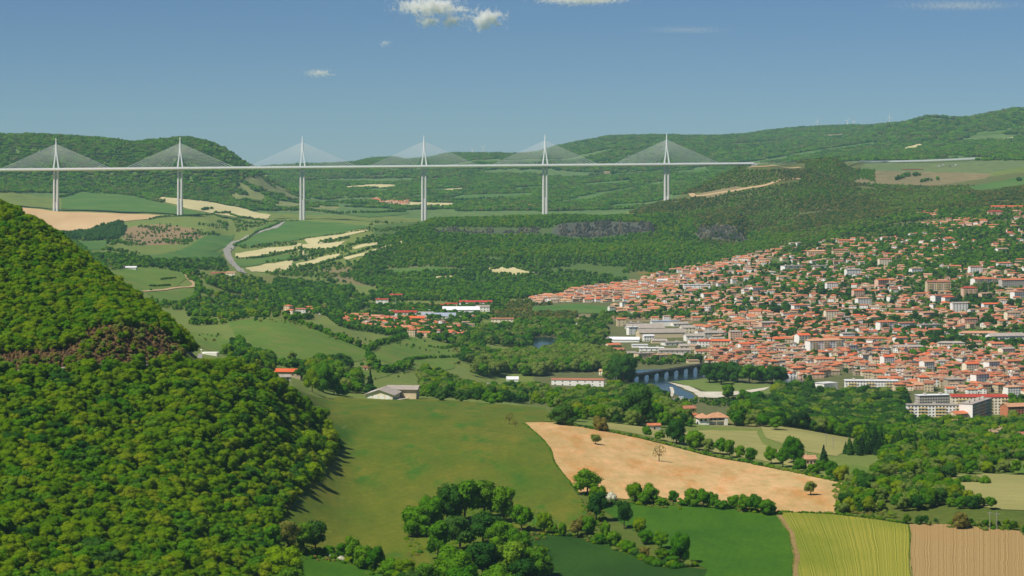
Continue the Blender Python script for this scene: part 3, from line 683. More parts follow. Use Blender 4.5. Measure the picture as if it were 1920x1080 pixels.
for a in [(782, 1006, 66, 56, 'deep'), (806, 992, 70, 56), (838, 985, 82, 62), (872, 978, 84, 70), (908, 972, 76, 66), (944, 980, 72, 64), (978, 998, 56, 50, 'deep'), (822, 1050, 78, 76, 'oak'),
          (862, 1035, 74, 70), (905, 1022, 66, 70), (940, 1030, 56, 60, 'oak'), (972, 1040, 50, 50), (850, 1096, 74, 80), (905, 1090, 80, 80), (950, 1086, 74, 76), (1006, 1082, 66, 62, 'green'), (985, 1110, 66, 70, 'oak'),
          (800, 1104, 52, 56), (775, 1112, 46, 44, 'oak'), (870, 1130, 80, 80), (930, 1130, 70, 80)]:
    ht(a[0], a[1], a[2], a[3], 'grove', 'deep' if (a[0] * 7 + a[1]) % 2 else 'green')
for a in [(612, 838, 34, 38), (580, 842, 34, 40), (588, 902, 36, 40), (565, 922, 30, 36), (545, 948, 30, 36), (560, 870, 30, 36), (520, 985, 30, 32), (604, 872, 26, 30), (622, 856, 26, 28), (596, 800, 40, 40), (570, 780, 38, 38), (628, 842, 30, 34)]:
    ht(a[0], a[1], a[2], a[3], 'edge', 'oak')
for a in [(510, 1040, 60, 56), (540, 1034, 62, 50, 'brown'), (570, 1036, 60, 48), (592, 1034, 62, 46, 'deep'), (616, 1044, 26, 26), (640, 1050, 34, 34), (662, 1058, 56, 42), (682, 1066, 50, 40), (705, 1072, 52, 42), (732, 1080, 34, 38), (760, 1084, 36, 40, 'oak'), (530, 1092, 66, 70, 'oak'), (545, 1120, 60, 60)]:
    ht(a[0], a[1], a[2], a[3], 'lowhedge', a[4] if len(a) > 4 else 'green')
for a in [(1192, 944, 42, 36, 'oak'), (1218, 946, 40, 36), (1208, 948, 30, 30), (1262, 947, 30, 26), (1298, 950, 40, 30), (1318, 952, 36, 30), (1335, 952, 28, 20), (1375, 954, 28, 30, 'green'), (1398, 960, 34, 32), (1416, 962, 38, 34), (1438, 966, 34, 30), (1120, 950, 40, 44, 'oak'), (1118, 978, 60, 52, 'deep'), (1352, 955, 18, 26), (1240, 948, 16, 24), (1280, 949, 14, 22)]:
    ht(a[0], a[1], a[2], a[3], 'tanhedge', a[4] if len(a) > 4 else 'green')
for a in [(1040, 1004, 24, 16), (1054, 1006, 30, 16), (1084, 1008, 40, 36, 'brown'), (1104, 1010, 46, 40), (1136, 1016, 40, 30), (1150, 1026, 34, 30), (1200, 1004, 36, 34, 'oak'), (1212, 1020, 28, 30), (1240, 1030, 36, 30), (1178, 1036, 24, 30), (1210, 1046, 24, 34, 'brown'), (1244, 1056, 26, 36, 'oak'), (1262, 1062, 22, 36), (1125, 1020, 22, 26)]:
    ht(a[0], a[1], a[2], a[3], 'wheathedge', a[4] if len(a) > 4 else 'green')
for a in [(1213, 822, 26, 22), (1268, 832, 52, 40, 'deep'), (1302, 844, 42, 36), (1330, 850, 30, 26, 'grey'), (1350, 852, 32, 28), (1368, 858, 36, 32), (1388, 862, 30, 30), (1408, 868, 30, 30), (1446, 870, 34, 32), (1468, 876, 40, 36), (1488, 868, 52, 42), (1500, 884, 30, 30), (1560, 896, 34, 32), (1572, 902, 30, 28), (1545, 876, 44, 24, 'pine', 'cone'), (1540, 882, 22, 26), (1524, 888, 20, 24), (1238, 826, 18, 20)]:
    ht(a[0], a[1], a[2], a[3], 'tanback', *(a[4:] if len(a) > 4 else ('green',)))
for a in [(640, 742, 24, 30), (626, 740, 32, 30), (690, 742, 26, 30, 'deep'), (694, 738, 46, 14, 'pine', 'cone'), (815, 750, 28, 26, 'deep'), (830, 752, 30, 28, 'deep'), (846, 752, 30, 30, 'deep'), (862, 753, 28, 28, 'deep'), (876, 754, 26, 26, 'deep'), (898, 756, 30, 30, 'deep'), (912, 757, 24, 26), (930, 758, 22, 26), (790, 746, 14, 20), (805, 747, 18, 22), (1080, 790, 26, 22), (1095, 786, 36, 24, 'green', 'cone')]:
    ht(a[0], a[1], a[2], a[3], 'shelf', *(a[4:] if len(a) > 4 else ('green',)))
for a in [(570, 715, 34, 34, 'deep'), (585, 735, 46, 36, 'oak'), (606, 735, 56, 44), (626, 725, 50, 44), (594, 722, 44, 36, 'oak'), (550, 680, 26, 26, 'grey'), (602, 690, 32, 26)]:
    ht(a[0], a[1], a[2], a[3], 'farm', *(a[4:] if len(a) > 4 else ('green',)))
for a in [(1380, 795, 40, 40), (1400, 786, 40, 36), (1250, 792, 32, 30), (1232, 790, 40, 34), (1286, 776, 22, 20, 'oak'), (1245, 802, 32, 26), (1365, 752, 34, 34), (1395, 758, 30, 34), (1420, 766, 34, 34), (1440, 776, 30, 30), (1430, 800, 28, 36), (1455, 806, 26, 30)]:
    ht(a[0], a[1], a[2], a[3], 'villa', *(a[4:] if len(a) > 4 else ('green',)))
for a in [(1330, 718, 42, 34), (1352, 722, 46, 40), (1366, 716, 44, 36), (1405, 720, 42, 36), (1425, 718, 38, 36), (1448, 720, 40, 36), (1462, 718, 36, 30), (1384, 718, 38, 34), (1344, 712, 36, 36)]:
    ht(a[0], a[1], a[2] * .95, a[3] * 1.1, 'park', 'green' if a[0] % 2 else 'deep')

ORD = ['first', 'second', 'third', 'fourth', 'fifth', 'sixth', 'seventh', 'eighth', 'ninth', 'tenth', 'eleventh', 'twelfth', '13th', '14th', '15th', '16th', '17th', '18th', '19th', '20th', '21st', '22nd', '23rd', '24th']
for g_ in ('grove', 'edge', 'lowhedge', 'tanhedge', 'wheathedge', 'tanback', 'shelf', 'farm', 'villa', 'park'):
    ts = sorted([t for t in TREES if t['g'] == g_], key=lambda t: t['x'] / t['y'])
    for k, t in enumerate(ts): t['uniq'] = WOODG[g_][1] + ', ' + (ORD[k] if k < len(ORD) else str(k + 1) + 'th') + ' from the left'
def scatter(poly, ymin, ymax, s, h, sp, g, shape=('broad',), gate=None, wl=120, seed=0, vmargin=6, wid=1.0, avoid=True):
    """trees on a jittered grid of spacing s metres over an area of ground"""
    r = np.random.RandomState(seed)
    pu = [p[0] for p in poly]; 
    ny = int((ymax - ymin) / s); xs_min = (min(pu) - U0) / F; xs_max = (max(pu) - U0) / F
    xlo = min(xs_min * ymin, xs_min * ymax); xhi = max(xs_max * ymin, xs_max * ymax)
    nx = int((xhi - xlo) / s) + 1
    gx, gy = np.meshgrid(np.arange(nx), np.arange(ny)); gx = gx.ravel().astype(float); gy = gy.ravel().astype(float)
    x = xlo + (gx + .5 * (gy % 2) + (r.rand(len(gx)) - .5) * .9) * s; y = ymin + (gy + .5 + (r.rand(len(gx)) - .5) * .9) * s
    u = U0 + F * x / y; k = (u > min(pu)) & (u < max(pu)); x, y, u = x[k], y[k], u[k]
    z = gz(x, y); v = V0 + F * (H - z) / y; run = bil(RUN, x, y)
    k = (v <= run + vmargin) & inpoly(u, v, poly)
    if gate is not None: k &= (lump(x, y, wl, seed + 77) * .65 + lump(x, y, wl / 2.7, seed + 78) * .35) > (1 - 2 * gate) * .62
    x, y, u, v = x[k], y[k], u[k], v[k]
    if avoid:
        k = np.zeros(len(x), bool)
        for f in FIELD + BUILT:
            fu = [p[0] for p in f]; fv = [p[1] for p in f]
            if max(fv) < v.min() or min(fv) > v.max(): continue
            k |= inpoly(u, v, f)
        x, y = x[~k], y[~k]
    hh = h[0] + (h[1] - h[0]) * r.rand(len(x)) ** 1.3
    return x, y, hh
BUILT = [[(1255, 742), (1455, 734), (1455, 764), (1330, 768), (1255, 768)],   # kept clear for buildings, roads and rock faces
    [(678, 700), (782, 700), (800, 752), (676, 754)], [(508, 676), (575, 672), (575, 716), (520, 724)], [(-80, 700), (200, 696), (366, 677), (366, 662), (200, 688), (-80, 692)],
    [(-90, 697), (-90, 668), (60, 662), (125, 655), (155, 632), (205, 612), (300, 618), (342, 650), (346, 680), (200, 696)], [(358, 646), (424, 644), (424, 690), (362, 690)],
    [(1205, 785), (1245, 782), (1245, 812), (1205, 812)], [(1262, 756), (1330, 756), (1372, 770), (1372, 800), (1300, 800), (1262, 775)], [(1150, 600), (1300, 598), (1350, 620), (1335, 668), (1190, 672), (1140, 645)], [(1500, 845), (1538, 845), (1538, 874), (1500, 874)],
    [(1026, 698), (1140, 698), (1140, 742), (1026, 742)], [(880, 706), (1000, 706), (1000, 730), (880, 730)], [(1700, 735), (1895, 735), (1895, 802), (1700, 795)], [(1180, 688), (1325, 680), (1325, 716), (1180, 720)],
    [(940, 700), (980, 700), (980, 724), (940, 724)], [(425, 415), (440, 415), (460, 515), (430, 515), (412, 470), (440, 445), (530, 408), (540, 418), (460, 450), (432, 470)],
    [(1240, 380), (1500, 342), (1505, 334), (1370, 356), (1250, 368)], [(1400, 306), (1510, 306), (1510, 320), (1400, 320)],
    [(990, 560), (1200, 520), (1200, 570), (1000, 572)], [(1528, 705), (1700, 698), (1700, 745), (1520, 745)],
]
# ------------------------------------------------------------------ mesh builder
class MB:
    def __init__(s): s.v = []; s.f = []; s.m = []
    def quad(s, pts, mi=0):
        k = len(s.v); s.v += [tuple(p) for p in pts]; s.f.append(tuple(range(k, k + len(pts)))); s.m.append(mi)
    def hexa(s, b, t, mi=0):
        """b, t: four bottom and four top corners, counter-clockwise from above"""
        s.quad(list(reversed(b)), mi); s.quad(t, mi)
        for k in range(4): s.quad([b[k], b[(k + 1) % 4], t[(k + 1) % 4], t[k]], mi)
    def box(s, x0, x1, y0, y1, z0, z1, mi=0):
        b = [(x0, y0, z0), (x1, y0, z0), (x1, y1, z0), (x0, y1, z0)]
        s.hexa(b, [(p[0], p[1], z1) for p in b], mi)
    def bar(s, p, q, r, n=4, mi=0, r2=None):
        p, q = Vector(p), Vector(q); d = (q - p).normalized(); e = d.cross(Vector((.31, .93, .17))).normalized(); f = d.cross(e)
        r2 = r if r2 is None else r2; A = []; B = []
        for k in range(n):
            t = 2 * math.pi * (k + .5) / n; o = e * math.cos(t) + f * math.sin(t); A.append(p + o * r); B.append(q + o * r2)
        for k in range(n): s.quad([A[k], A[(k + 1) % n], B[(k + 1) % n], B[k]], mi)
        s.quad(list(reversed(A)), mi); s.quad(B, mi)
    def build(s, name, mats, parent=None, link=True):
        me = bpy.data.meshes.new(name); me.from_pydata(s.v, [], s.f)
        for m in (mats if isinstance(mats, (list, tuple)) else [mats]): me.materials.append(m)
        me.polygons.foreach_set('material_index', s.m); me.update()
        if not link: return me
        o = bpy.data.objects.new(name, me); COL.objects.link(o)
        if parent: o.parent = parent
        return o
def empty(name, loc, rz=0.0):
    o = bpy.data.objects.new(name, None); COL.objects.link(o); o.location = loc; o.rotation_euler = (0, 0, rz); o.empty_display_size = 2
    return o
def put(name, me, parent, loc=(0, 0, 0)):
    o = bpy.data.objects.new(name, me); COL.objects.link(o); o.parent = parent; o.location = loc; return o

# ------------------------------------------------------------------ the cable-stayed viaduct
M_conc = plain('pale_concrete', (0.60, 0.59, 0.56, 1), .8, .06, .05)
M_white = plain('white_steel', (0.90, 0.91, 0.92, 1), .45, .03, .05, .4)
M_stay = plain('white_stay_sheath', (0.82, 0.83, 0.84, 1), .5, .02, .05)
def deckp(u):
    y = 6420 + (6592 - 6420) * u / 1405.0
    v = 318.2 - 11.6 * u / 1405.0
    return Vector(((u - U0) / F * y, y, H - (v - V0) * y / F))
PU = [-128, 105, 337.5, 567, 795, 1022, 1250]
via = empty('viaduct', deckp(795) - Vector((0, 0, 220)))
tag(via, 'long white cable-stayed viaduct crossing the whole valley on tall slender piers', 'bridge')
O = via.location
ang = math.atan2(deckp(1405).y - deckp(0).y, deckp(1405).x - deckp(0).x)
ax = Vector((math.cos(ang), math.sin(ang), 0)); ay = Vector((-ax.y, ax.x, 0))
mb = MB(); mr = MB(); bl = MB(); br = MB()
us_d = [-262] + [k for k in range(-230, 1405, 40)] + [1405, 1412]
prof = [(-16, 0), (-15.8, -1.6), (-3.5, -4.6), (3.5, -4.6), (15.8, -1.6), (16, 0)]
for a, b in zip(us_d[:-1], us_d[1:]):
    p, q = deckp(a) - O, deckp(b) - O
    A = [p + ay * s + Vector((0, 0, z)) for s, z in prof]; B = [q + ay * s + Vector((0, 0, z)) for s, z in prof]
    for k in range(5): mb.quad([A[k], B[k], B[k + 1], A[k + 1]])
    mb.quad([A[5], B[5], B[0], A[0]]); 
    mr.quad([p - ay * 13 + Vector((0, 0, .06)), q - ay * 13 + Vector((0, 0, .06)), q + ay * 13 + Vector((0, 0, .06)), p + ay * 13 + Vector((0, 0, .06))])
    for s, m_ in ((-15.6, bl), (15.6, br)):
        b0 = [p + ay * (s - .25), q + ay * (s - .25), q + ay * (s + .25), p + ay * (s + .25)]
        b0 = [c - Vector((0, 0, .3)) for c in b0]
        m_.hexa(b0, [c + Vector((0, 0, 3.8)) for c in b0])
mb.build('deck', M_white, via); mr.build('roadway', M_road, via); bl.build('wind_screen', M_white, via); br.build('wind_screen', M_white, via)

def octo(mb, c, wx, wy, ch, z0, z1, wx1, wy1):
    ring = []
    for (w, d, z) in ((wx, wy, z0), (wx1, wy1, z1)):
        w, d = w / 2, d / 2; k = min(ch, w * .8)
        pts = [(-w + k, -d), (w - k, -d), (w, -d + k), (w, d - k), (w - k, d), (-w + k, d), (-w, d - k), (-w, -d + k)]
        ring.append([c + ax * x + ay * y + Vector((0, 0, z)) for x, y in pts])
    A, B = ring
    for k in range(8): mb.quad([A[k], A[(k + 1) % 8], B[(k + 1) % 8], B[k]])
    mb.quad(list(reversed(A))); mb.quad(B)
leg = MB(); mast = MB()
for n_, u in enumerate(PU):
    d = deckp(u); base = d - O
    gzv = float(gz(d.x, d.y))
    top = -4.6; bot = gzv - d.z - 3
    pr = empty('pier', base); pr.parent = via
    split = max(top - 86, bot + 8)
    if bot < split:
        sh = MB()
        octo(sh, Vector((0, 0, 0)) - ax * 4.4, 7.4, 17, 2.2, bot, split, 7.0, 14); octo(sh, Vector((0, 0, 0)) + ax * 4.4, 7.4, 17, 2.2, bot, split, 7.0, 14)
        b0 = [ax * x + ay * y for x, y in ((-3, -5.6), (3, -5.6), (3, 5.6), (-3, 5.6))]
        sh.hexa([c + Vector((0, 0, bot)) for c in b0], [c + Vector((0, 0, split - 1)) for c in b0])
        sh.build('shaft', M_conc, pr)
    for s in (-1, 1):
        m_ = MB(); octo(m_, ax * (s * 4.6), 6.2, 13.6, 1.6, split, top, 5.4, 10.5); m_.build('column', M_conc, pr)
    py = empty('pylon', base); py.parent = via
    for s in (-1, 1):
        m_ = MB()
        b0 = [ax * (s * 7.2 + x) + ay * y for x, y in ((-2.1, -2.0), (2.1, -2.0), (2.1, 2.0), (-2.1, 2.0))]
        t0 = [ax * (s * 1.4 + x) + ay * y for x, y in ((-1.4, -1.8), (1.4, -1.8), (1.4, 1.8), (-1.4, 1.8))]
        m_.hexa([c + Vector((0, 0, .2)) for c in b0], [c + Vector((0, 0, 44)) for c in t0]); m_.build('pylon_leg', M_white, py)
    m_ = MB(); octo(m_, Vector(), 5.4, 3.8, .8, 43.9, 87, 1.8, 2.2); m_.build('mast', M_white, py)
    for s in (-1, 1):
        for k in range(11):
            x = 27 + 12.6 * k; h = 42 + 2.7 * k
            slope = (deckp(u + 10) - deckp(u)).z / (deckp(u + 10) - deckp(u)).length
            m_ = MB(); m_.bar(ax * (s * 1.0) + Vector((0, 0, h)), ax * (s * x) + Vector((0, 0, .3 + s * x * slope)), .44, 5); m_.build('stay_cable', M_stay, py)
# abutment at the right end
ab = deckp(1409); gza = float(gz(ab.x, ab.y))
m_ = MB(); b0 = [ab - O + ax * x + ay * y for x, y in ((-3, -15), (14, -15), (14, 15), (-3, 15))]
m_.hexa([c + Vector((0, 0, -16)) for c in b0], [c + Vector((0, 0, -.6)) for c in b0]); m_.build('abutment', M_conc, via)
# motorway running on from the viaduct over the plateau
MW = [deckp(1409)] 
for u, y in ((1440, 6720), (1500, 6900), (1560, 7100), (1610, 7290), (1660, 7330), (1730, 7360), (1800, 7390), (1870, 7420), (1925, 7450), (2050, 7500)):
    v = {1440: 305, 1500: 304, 1560: 303, 1610: 302.4, 1660: 302.2, 1730: 300.5, 1800: 297.6, 1870: 294.6, 1925: 292.4, 2050: 287}[u]
    MW.append(Vector(((u - U0) / F * y, y, max(H - (v - V0) * y / F, float(gz((u - U0) / F * y, y)) + .8))))
ribbon('motorway', MW, 26, M_roadl, .2, world=True)
bar_ = MB()
for p, q in zip(MW[4:-1], MW[5:]):
    b0 = [p + Vector((0, -14, -3.4)), q + Vector((0, -14, -3.4)), q + Vector((0, -13, -3.4)), p + Vector((0, -13, -3.4))]
    bar_.hexa(b0, [c + Vector((0, 0, 5.0)) for c in b0])
tag(bar_.build('crash_barrier', M_white), 'long pale parapet of the motorway crossing the plateau at far right', 'wall')
# ------------------------------------------------------------------ buildings
def roof_mat(name, col, var=.18):
    m, nt, b = mat_new(name)
    oi = nt.nodes.new('ShaderNodeObjectInfo')
    n1 = noise(nt, 0.22, 4, .7, worldpos(nt)); n2 = noise(nt, 1.6, 2, .6, worldpos(nt))
    lo = mul(col, 1 - var); hi = mul(col, 1 + var)
    c = ramp(nt, n1, [(.3, lo), (.7, hi)])
    c = mix(nt, 1.0, c, ramp(nt, n2, [(.3, (.85,) * 3 + (1,)), (.7, (1.15,) * 3 + (1,))]), 'MULTIPLY')
    c = mix(nt, 1.0, c, ramp(nt, oi.outputs['Random'], [(0, (.9, .88, .86, 1)), (1, (1.1, 1.08, 1.1, 1))]), 'MULTIPLY')
    nt.links.new(c, b.inputs['Base Color']); return m
RM = {'orange': roof_mat('orange_tiles', S(186, 112, 76)), 'terracotta': roof_mat('terracotta_tiles', S(160, 106, 82)), 'salmon': roof_mat('salmon_tiles', S(186, 140, 108)), 'tan': roof_mat('weathered_tan_tiles', S(160, 134, 108)),
      'brown': roof_mat('brown_tiles', S(140, 92, 72)), 'sand': roof_mat('sand_tiles', S(188, 152, 114)), 'grey': roof_mat('grey_sheet_roof', S(158, 150, 140)), 'red': roof_mat('red_sheet_roof', S(166, 66, 52)),
      'slate': roof_mat('slate_roof', S(70, 72, 78)), 'white': roof_mat('white_roof', S(214, 216, 218), .06), 'bright': roof_mat('bright_orange_roof', S(204, 100, 60), .06), 'blue': roof_mat('blue_grey_roof', S(150, 160, 176), .08)}
WM = {'white': plain('white_render', S(240, 237, 230), .9, .04, .3), 'cream': plain('cream_render', S(236, 222, 194), .9, .06, .3), 'pink': plain('pink_render', S(218, 182, 158), .9, .06, .3),
      'grey': plain('grey_render', S(190, 182, 172), .9, .08, .3), 'stone': plain('rubble_stone', S(176, 160, 136), .95, .14, .6), 'yellow': plain('yellow_render', S(224, 196, 120), .9, .05, .3),
      'brick': plain('orange_brick', S(190, 122, 86), .9, .08, .5), 'beige': plain('beige_render', S(208, 190, 156), .9, .06, .3), 'dark': plain('opening_shade', S(70, 72, 78), .6, .06, .3)}
m, nt, b = mat_new('window_glass'); b.inputs['Base Color'].default_value = (0.03, 0.035, 0.045, 1); b.inputs['Roughness'].default_value = .15; b.inputs['Specular IOR Level'].default_value = .5; M_glass = m
M_shut = plain('painted_shutter', S(176, 160, 142), .7, .1, 1)
M_trim = plain('white_trim', S(222, 220, 214), .7, .04, 1)

def roof_faces(mb, w, d, z, kind, rh, ov, mi=0):
    """roof over a w x d plan, eaves at z"""
    W, D = w / 2 + ov, d / 2 + ov; t = .22
    if kind == 'gable':
        for s in (-1, 1):
            b = [(-W, s * D, z), (W, s * D, z), (W, 0, z + rh), (-W, 0, z + rh)]
            if s == 1: b = [b[1], b[0], b[3], b[2]]
            mb.hexa([(p[0], p[1], p[2] - t) for p in b], b, mi)
    elif kind == 'hip':
        k = max(W - D, .2) if W > D else .2; kk = max(D - W, .2) if D > W else 0
        R1, R2 = (-k, -kk, z + rh), (k, kk, z + rh)
        A = [(-W, -D, z), (W, -D, z), (W, D, z), (-W, D, z)]
        if W >= D:
            mb.quad([A[0], A[1], R2, R1], mi); mb.quad([A[1], A[2], R2], mi); mb.quad([A[2], A[3], R1, R2], mi); mb.quad([A[3], A[0], R1], mi)
        else:
            R1, R2 = (0, -kk, z + rh), (0, kk, z + rh)
            mb.quad([A[0], A[1], R1], mi); mb.quad([A[1], A[2], R2, R1], mi); mb.quad([A[2], A[3], R2], mi); mb.quad([A[3], A[0], R1, R2], mi)
        mb.quad(list(reversed(A)), mi)
        for q in range(4):
            p, r_ = A[q], A[(q + 1) % 4]; mb.quad([(p[0], p[1], z - t), (r_[0], r_[1], z - t), r_, p], mi)
    elif kind == 'shed':
        b = [(-W, -D, z), (W, -D, z), (W, D, z + rh), (-W, D, z + rh)]
        mb.hexa([(p[0], p[1], p[2] - t) for p in b], b, mi)
    else:
        mb.box(-W, W, -D, D, z, z + .5, mi)
def wall_faces(mb, w, d, z, kind, rh, mi=0, z0=-3.0):
    W, D = w / 2, d / 2
    mb.hexa([(-W, -D, z0), (W, -D, z0), (W, D, z0), (-W, D, z0)], [(-W, -D, z), (W, -D, z), (W, D, z), (-W, D, z)], mi)
    if kind == 'gable':
        for s in (-1, 1):
            g = [(s * W, -D, z), (s * W, D, z), (s * W, 0, z + rh * D / (D + .4))]
            mb.quad(g if s > 0 else g[::-1], mi)
    if kind == 'shed':
        mb.quad([(-W, D, z), (W, D, z), (W, D, z + rh), (-W, D, z + rh)][::-1], mi)
        mb.quad([(W, -D, z), (W, D, z), (W, D, z + rh)], mi); mb.quad([(-W, -D, z), (-W, D, z + rh), (-W, D, z)], mi)
def windows(w, d, floors, bays, fh=2.9, ww=1.2, wh=1.4, sides=('f', 'l', 'r', 'b'), door=True, shut=True, gb=None, z0=.9):
    mb = MB(); e = .09
    def one(fx, x, z, a=None, dr=False):
        h = 2.1 if dr else wh; zz = 0.05 if dr else z; x0, x1 = x - ww / 2, x + ww / 2
        def bx(p0, p1, q, zz0, zz1, mi):
            if fx == 'f': mb.box(p0, p1, -d / 2 - q, -d / 2 + .02, zz0, zz1, mi)
            if fx == 'b': mb.box(p0, p1, d / 2 - .02, d / 2 + q, zz0, zz1, mi)
            if fx == 'l': mb.box(-w / 2 - q, -w / 2 + .02, p0, p1, zz0, zz1, mi)
            if fx == 'r': mb.box(w / 2 - .02, w / 2 + q, p0, p1, zz0, zz1, mi)
        bx(x0, x1, e, zz, zz + h, 0)
        if shut and not dr:
            bx(x0 - .5, x0 - .02, e + .03, zz, zz + h, 1); bx(x1 + .02, x1 + .5, e + .03, zz, zz + h, 1)
    for s in sides:
        L_ = w if s in 'fb' else d; nb = bays if s in 'fb' else (gb if gb is not None else max(1, int(bays * d / w)))
        for f in range(floors):
            for k in range(nb):
                x = (k + .5) / nb * L_ - L_ / 2
                one(s, x, z0 + f * fh, dr=(door and f == 0 and s == 'f' and k == nb // 2))
    return mb
def merged(o, n):  # many small openings joined in one part
    if n > 12: o['kind'] = 'stuff'
    return o

def building(name, label, cat, u, v, wpx, floors, depth, a, wall, roof, roofm, bays=4, fh=3.0, rh=None, group=None, shut=False, gb=None, ov=.5, ww=1.3, wh=1.4, back=0.5, chim=0, sides=('f', 'l'), balcony=None, raise_=0.0, door=True):
    """a building of its own: walls, roof, openings; a = how far its front turns to the right"""
    p = at(u, v); s = p.y / F; a = math.radians(a)
    W = max(4.0, (wpx * s - depth * abs(math.sin(a))) / math.cos(a))
    c = Vector((p.x, p.y, 0)) + Vector((math.cos(a), math.sin(a), 0)) * 0 + Vector((0, 1, 0)) * (depth * .5 * math.cos(a) + W * .5 * abs(math.sin(a)))
    c.z = p.z + raise_
    r = empty(name, c, a); tag(r, label, cat, group)
    h = floors * fh; rh = rh if rh is not None else depth * .5 * .36
    mb = MB(); wall_faces(mb, W, depth, h, roof, rh); mb.build('wall', WM[wall], r)
    mb = MB(); roof_faces(mb, W, depth, h + .02, roof, rh, ov); rf = mb.build('roof', RM[roofm], r)
    if bays:
        wn_ = windows(W, depth, floors, bays, fh, ww, wh, sides, door=door, shut=shut, gb=gb)
        merged(wn_.build('windows', [M_glass, M_shut], r), len(wn_.f) / 6)
    for k in range(chim):
        mb = MB(); x = (-.3 + .6 * k) * W; mb.box(x - .4, x + .4, -.4 + depth * .12, .4 + depth * .12, h, h + rh + 1.2); mb.build('chimney', WM[wall], rf)
    if roof == 'flat' and bays:
        mb = MB()
        for q in range(1 + int(W // 22)): xx = -W / 2 + (q + .5) * W / (1 + int(W // 22)); mb.box(xx - 1.6, xx + 1.6, -1.2, 1.6, h + .5, h + 2.6)
        mb.build('roof_housing', WM['grey'], rf)
    if balcony:
        mb = MB()
        for (x0, x1) in balcony:
            for f in range(1, floors + (0 if floors > 1 else 1)):
                X0, X1 = -W / 2 + x0 * W, -W / 2 + x1 * W
                mb.box(X0, X1, -depth / 2 - 1.3, -depth / 2 - .12, f * fh - .18, f * fh, 0); mb.box(X0, X1, -depth / 2 - 1.3, -depth / 2 - 1.2, f * fh, f * fh + 1.0, 1)
        o = mb.build('balconies', [WM['white'], WM['yellow']], r); o['kind'] = 'stuff'
    return r, W, h
B = building
# --- countryside
def barn():
    p = at(716, 748); s = p.y / F
    r = empty('barn', (p.x, p.y + 14, p.z), math.radians(-8)); tag(r, 'long grey roofed farm shed with a cream gable at the rim of the meadow', 'barn')
    mb = MB(); wall_faces(mb, 24, 33, 4.2, 'none', 0); 
    for sy in (-1, 1):
        g = [(-12, sy * 16.5, 4.2), (12, sy * 16.5, 4.2), (0, sy * 16.5, 8.2)]; mb.quad(g if sy < 0 else g[::-1])
    mb.build('wall', WM['cream'], r)
    mb = MB()
    for s_ in (-1, 1):
        b_ = [(s_ * 14, -18, 3.7), (s_ * 14, 17, 3.7), (0, 17, 8.5), (0, -18, 8.5)]
        if s_ < 0: b_ = b_[::-1]
        mb.hexa([(q[0], q[1], q[2] - .3) for q in b_], b_)
    rf = mb.build('roof', RM['grey'], r)
    mb = MB()
    b_ = [(2.2, -15, 8.5 - 4.8 * 2.2 / 14 + .06), (10.5, -15, 8.5 - 4.8 * 10.5 / 14 + .06), (10.5, -3, 8.5 - 4.8 * 10.5 / 14 + .06), (2.2, -3, 8.5 - 4.8 * 2.2 / 14 + .06)]
    b_ = [(-q[0], q[1], q[2]) for q in b_][::-1]
    mb.hexa([(q[0], q[1], q[2] - .02) for q in b_], [(q[0], q[1], q[2] + .05) for q in b_]); mb.build('pale_roof_sheets', RM['white'], rf)
    for k in range(4):
        mb = MB(); x = -8.2 + k * 5.3; mb.box(x - 1.9, x + 1.9, -16.62, -16.5, 0, 3.6); mb.build('door_panel', WM['white'], r)
    mb = MB(); wall_faces(mb, 26, 16, 5.4, 'none', 0); 
    for v_ in range(len(mb.v)): q = mb.v[v_]; mb.v[v_] = (q[0] + 13.5, q[1] + 26, q[2])
    mb.build('rear_wall', WM['beige'], r)
    mb = MB(); roof_faces(mb, 27, 17, 5.5, 'gable', 3.0, 1.2)
    for v_ in range(len(mb.v)): q = mb.v[v_]; mb.v[v_] = (q[0] + 13.5, q[1] + 26, q[2])
    mb.build('rear_roof', RM['grey'], r)
    field([(752, 745), (768, 736), (786, 736), (790, 741), (770, 747), (745, 751)], M_gravel, 'gravel_yard', lift=.6)
barn()
B('farm_building', 'long farm building with a bright orange roof beside the left wood', 'farm', 541, 706, 52, 1, 13, -8, 'stone', 'gable', 'bright', 5, 4.2, 2.4, ov=1.0)
B('farm_shed', 'low grey roofed lean-to in front of the bright orange roof', 'shed', 530, 713, 30, 1, 12, 14, 'grey', 'shed', 'grey', 2, 2.6, 1.2)
B('barn', 'small square annex with an orange roof at the right end of the farm', 'barn', 567, 700, 12, 2, 6, 0, 'cream', 'gable', 'bright', 1, 3.0, 1.2)
B('small_house', 'tiny house with a salmon roof alone beyond the wooded spur', 'house', 467, 668, 13, 1, 7, 10, 'cream', 'gable', 'salmon', 2, 3.2, 1.6)
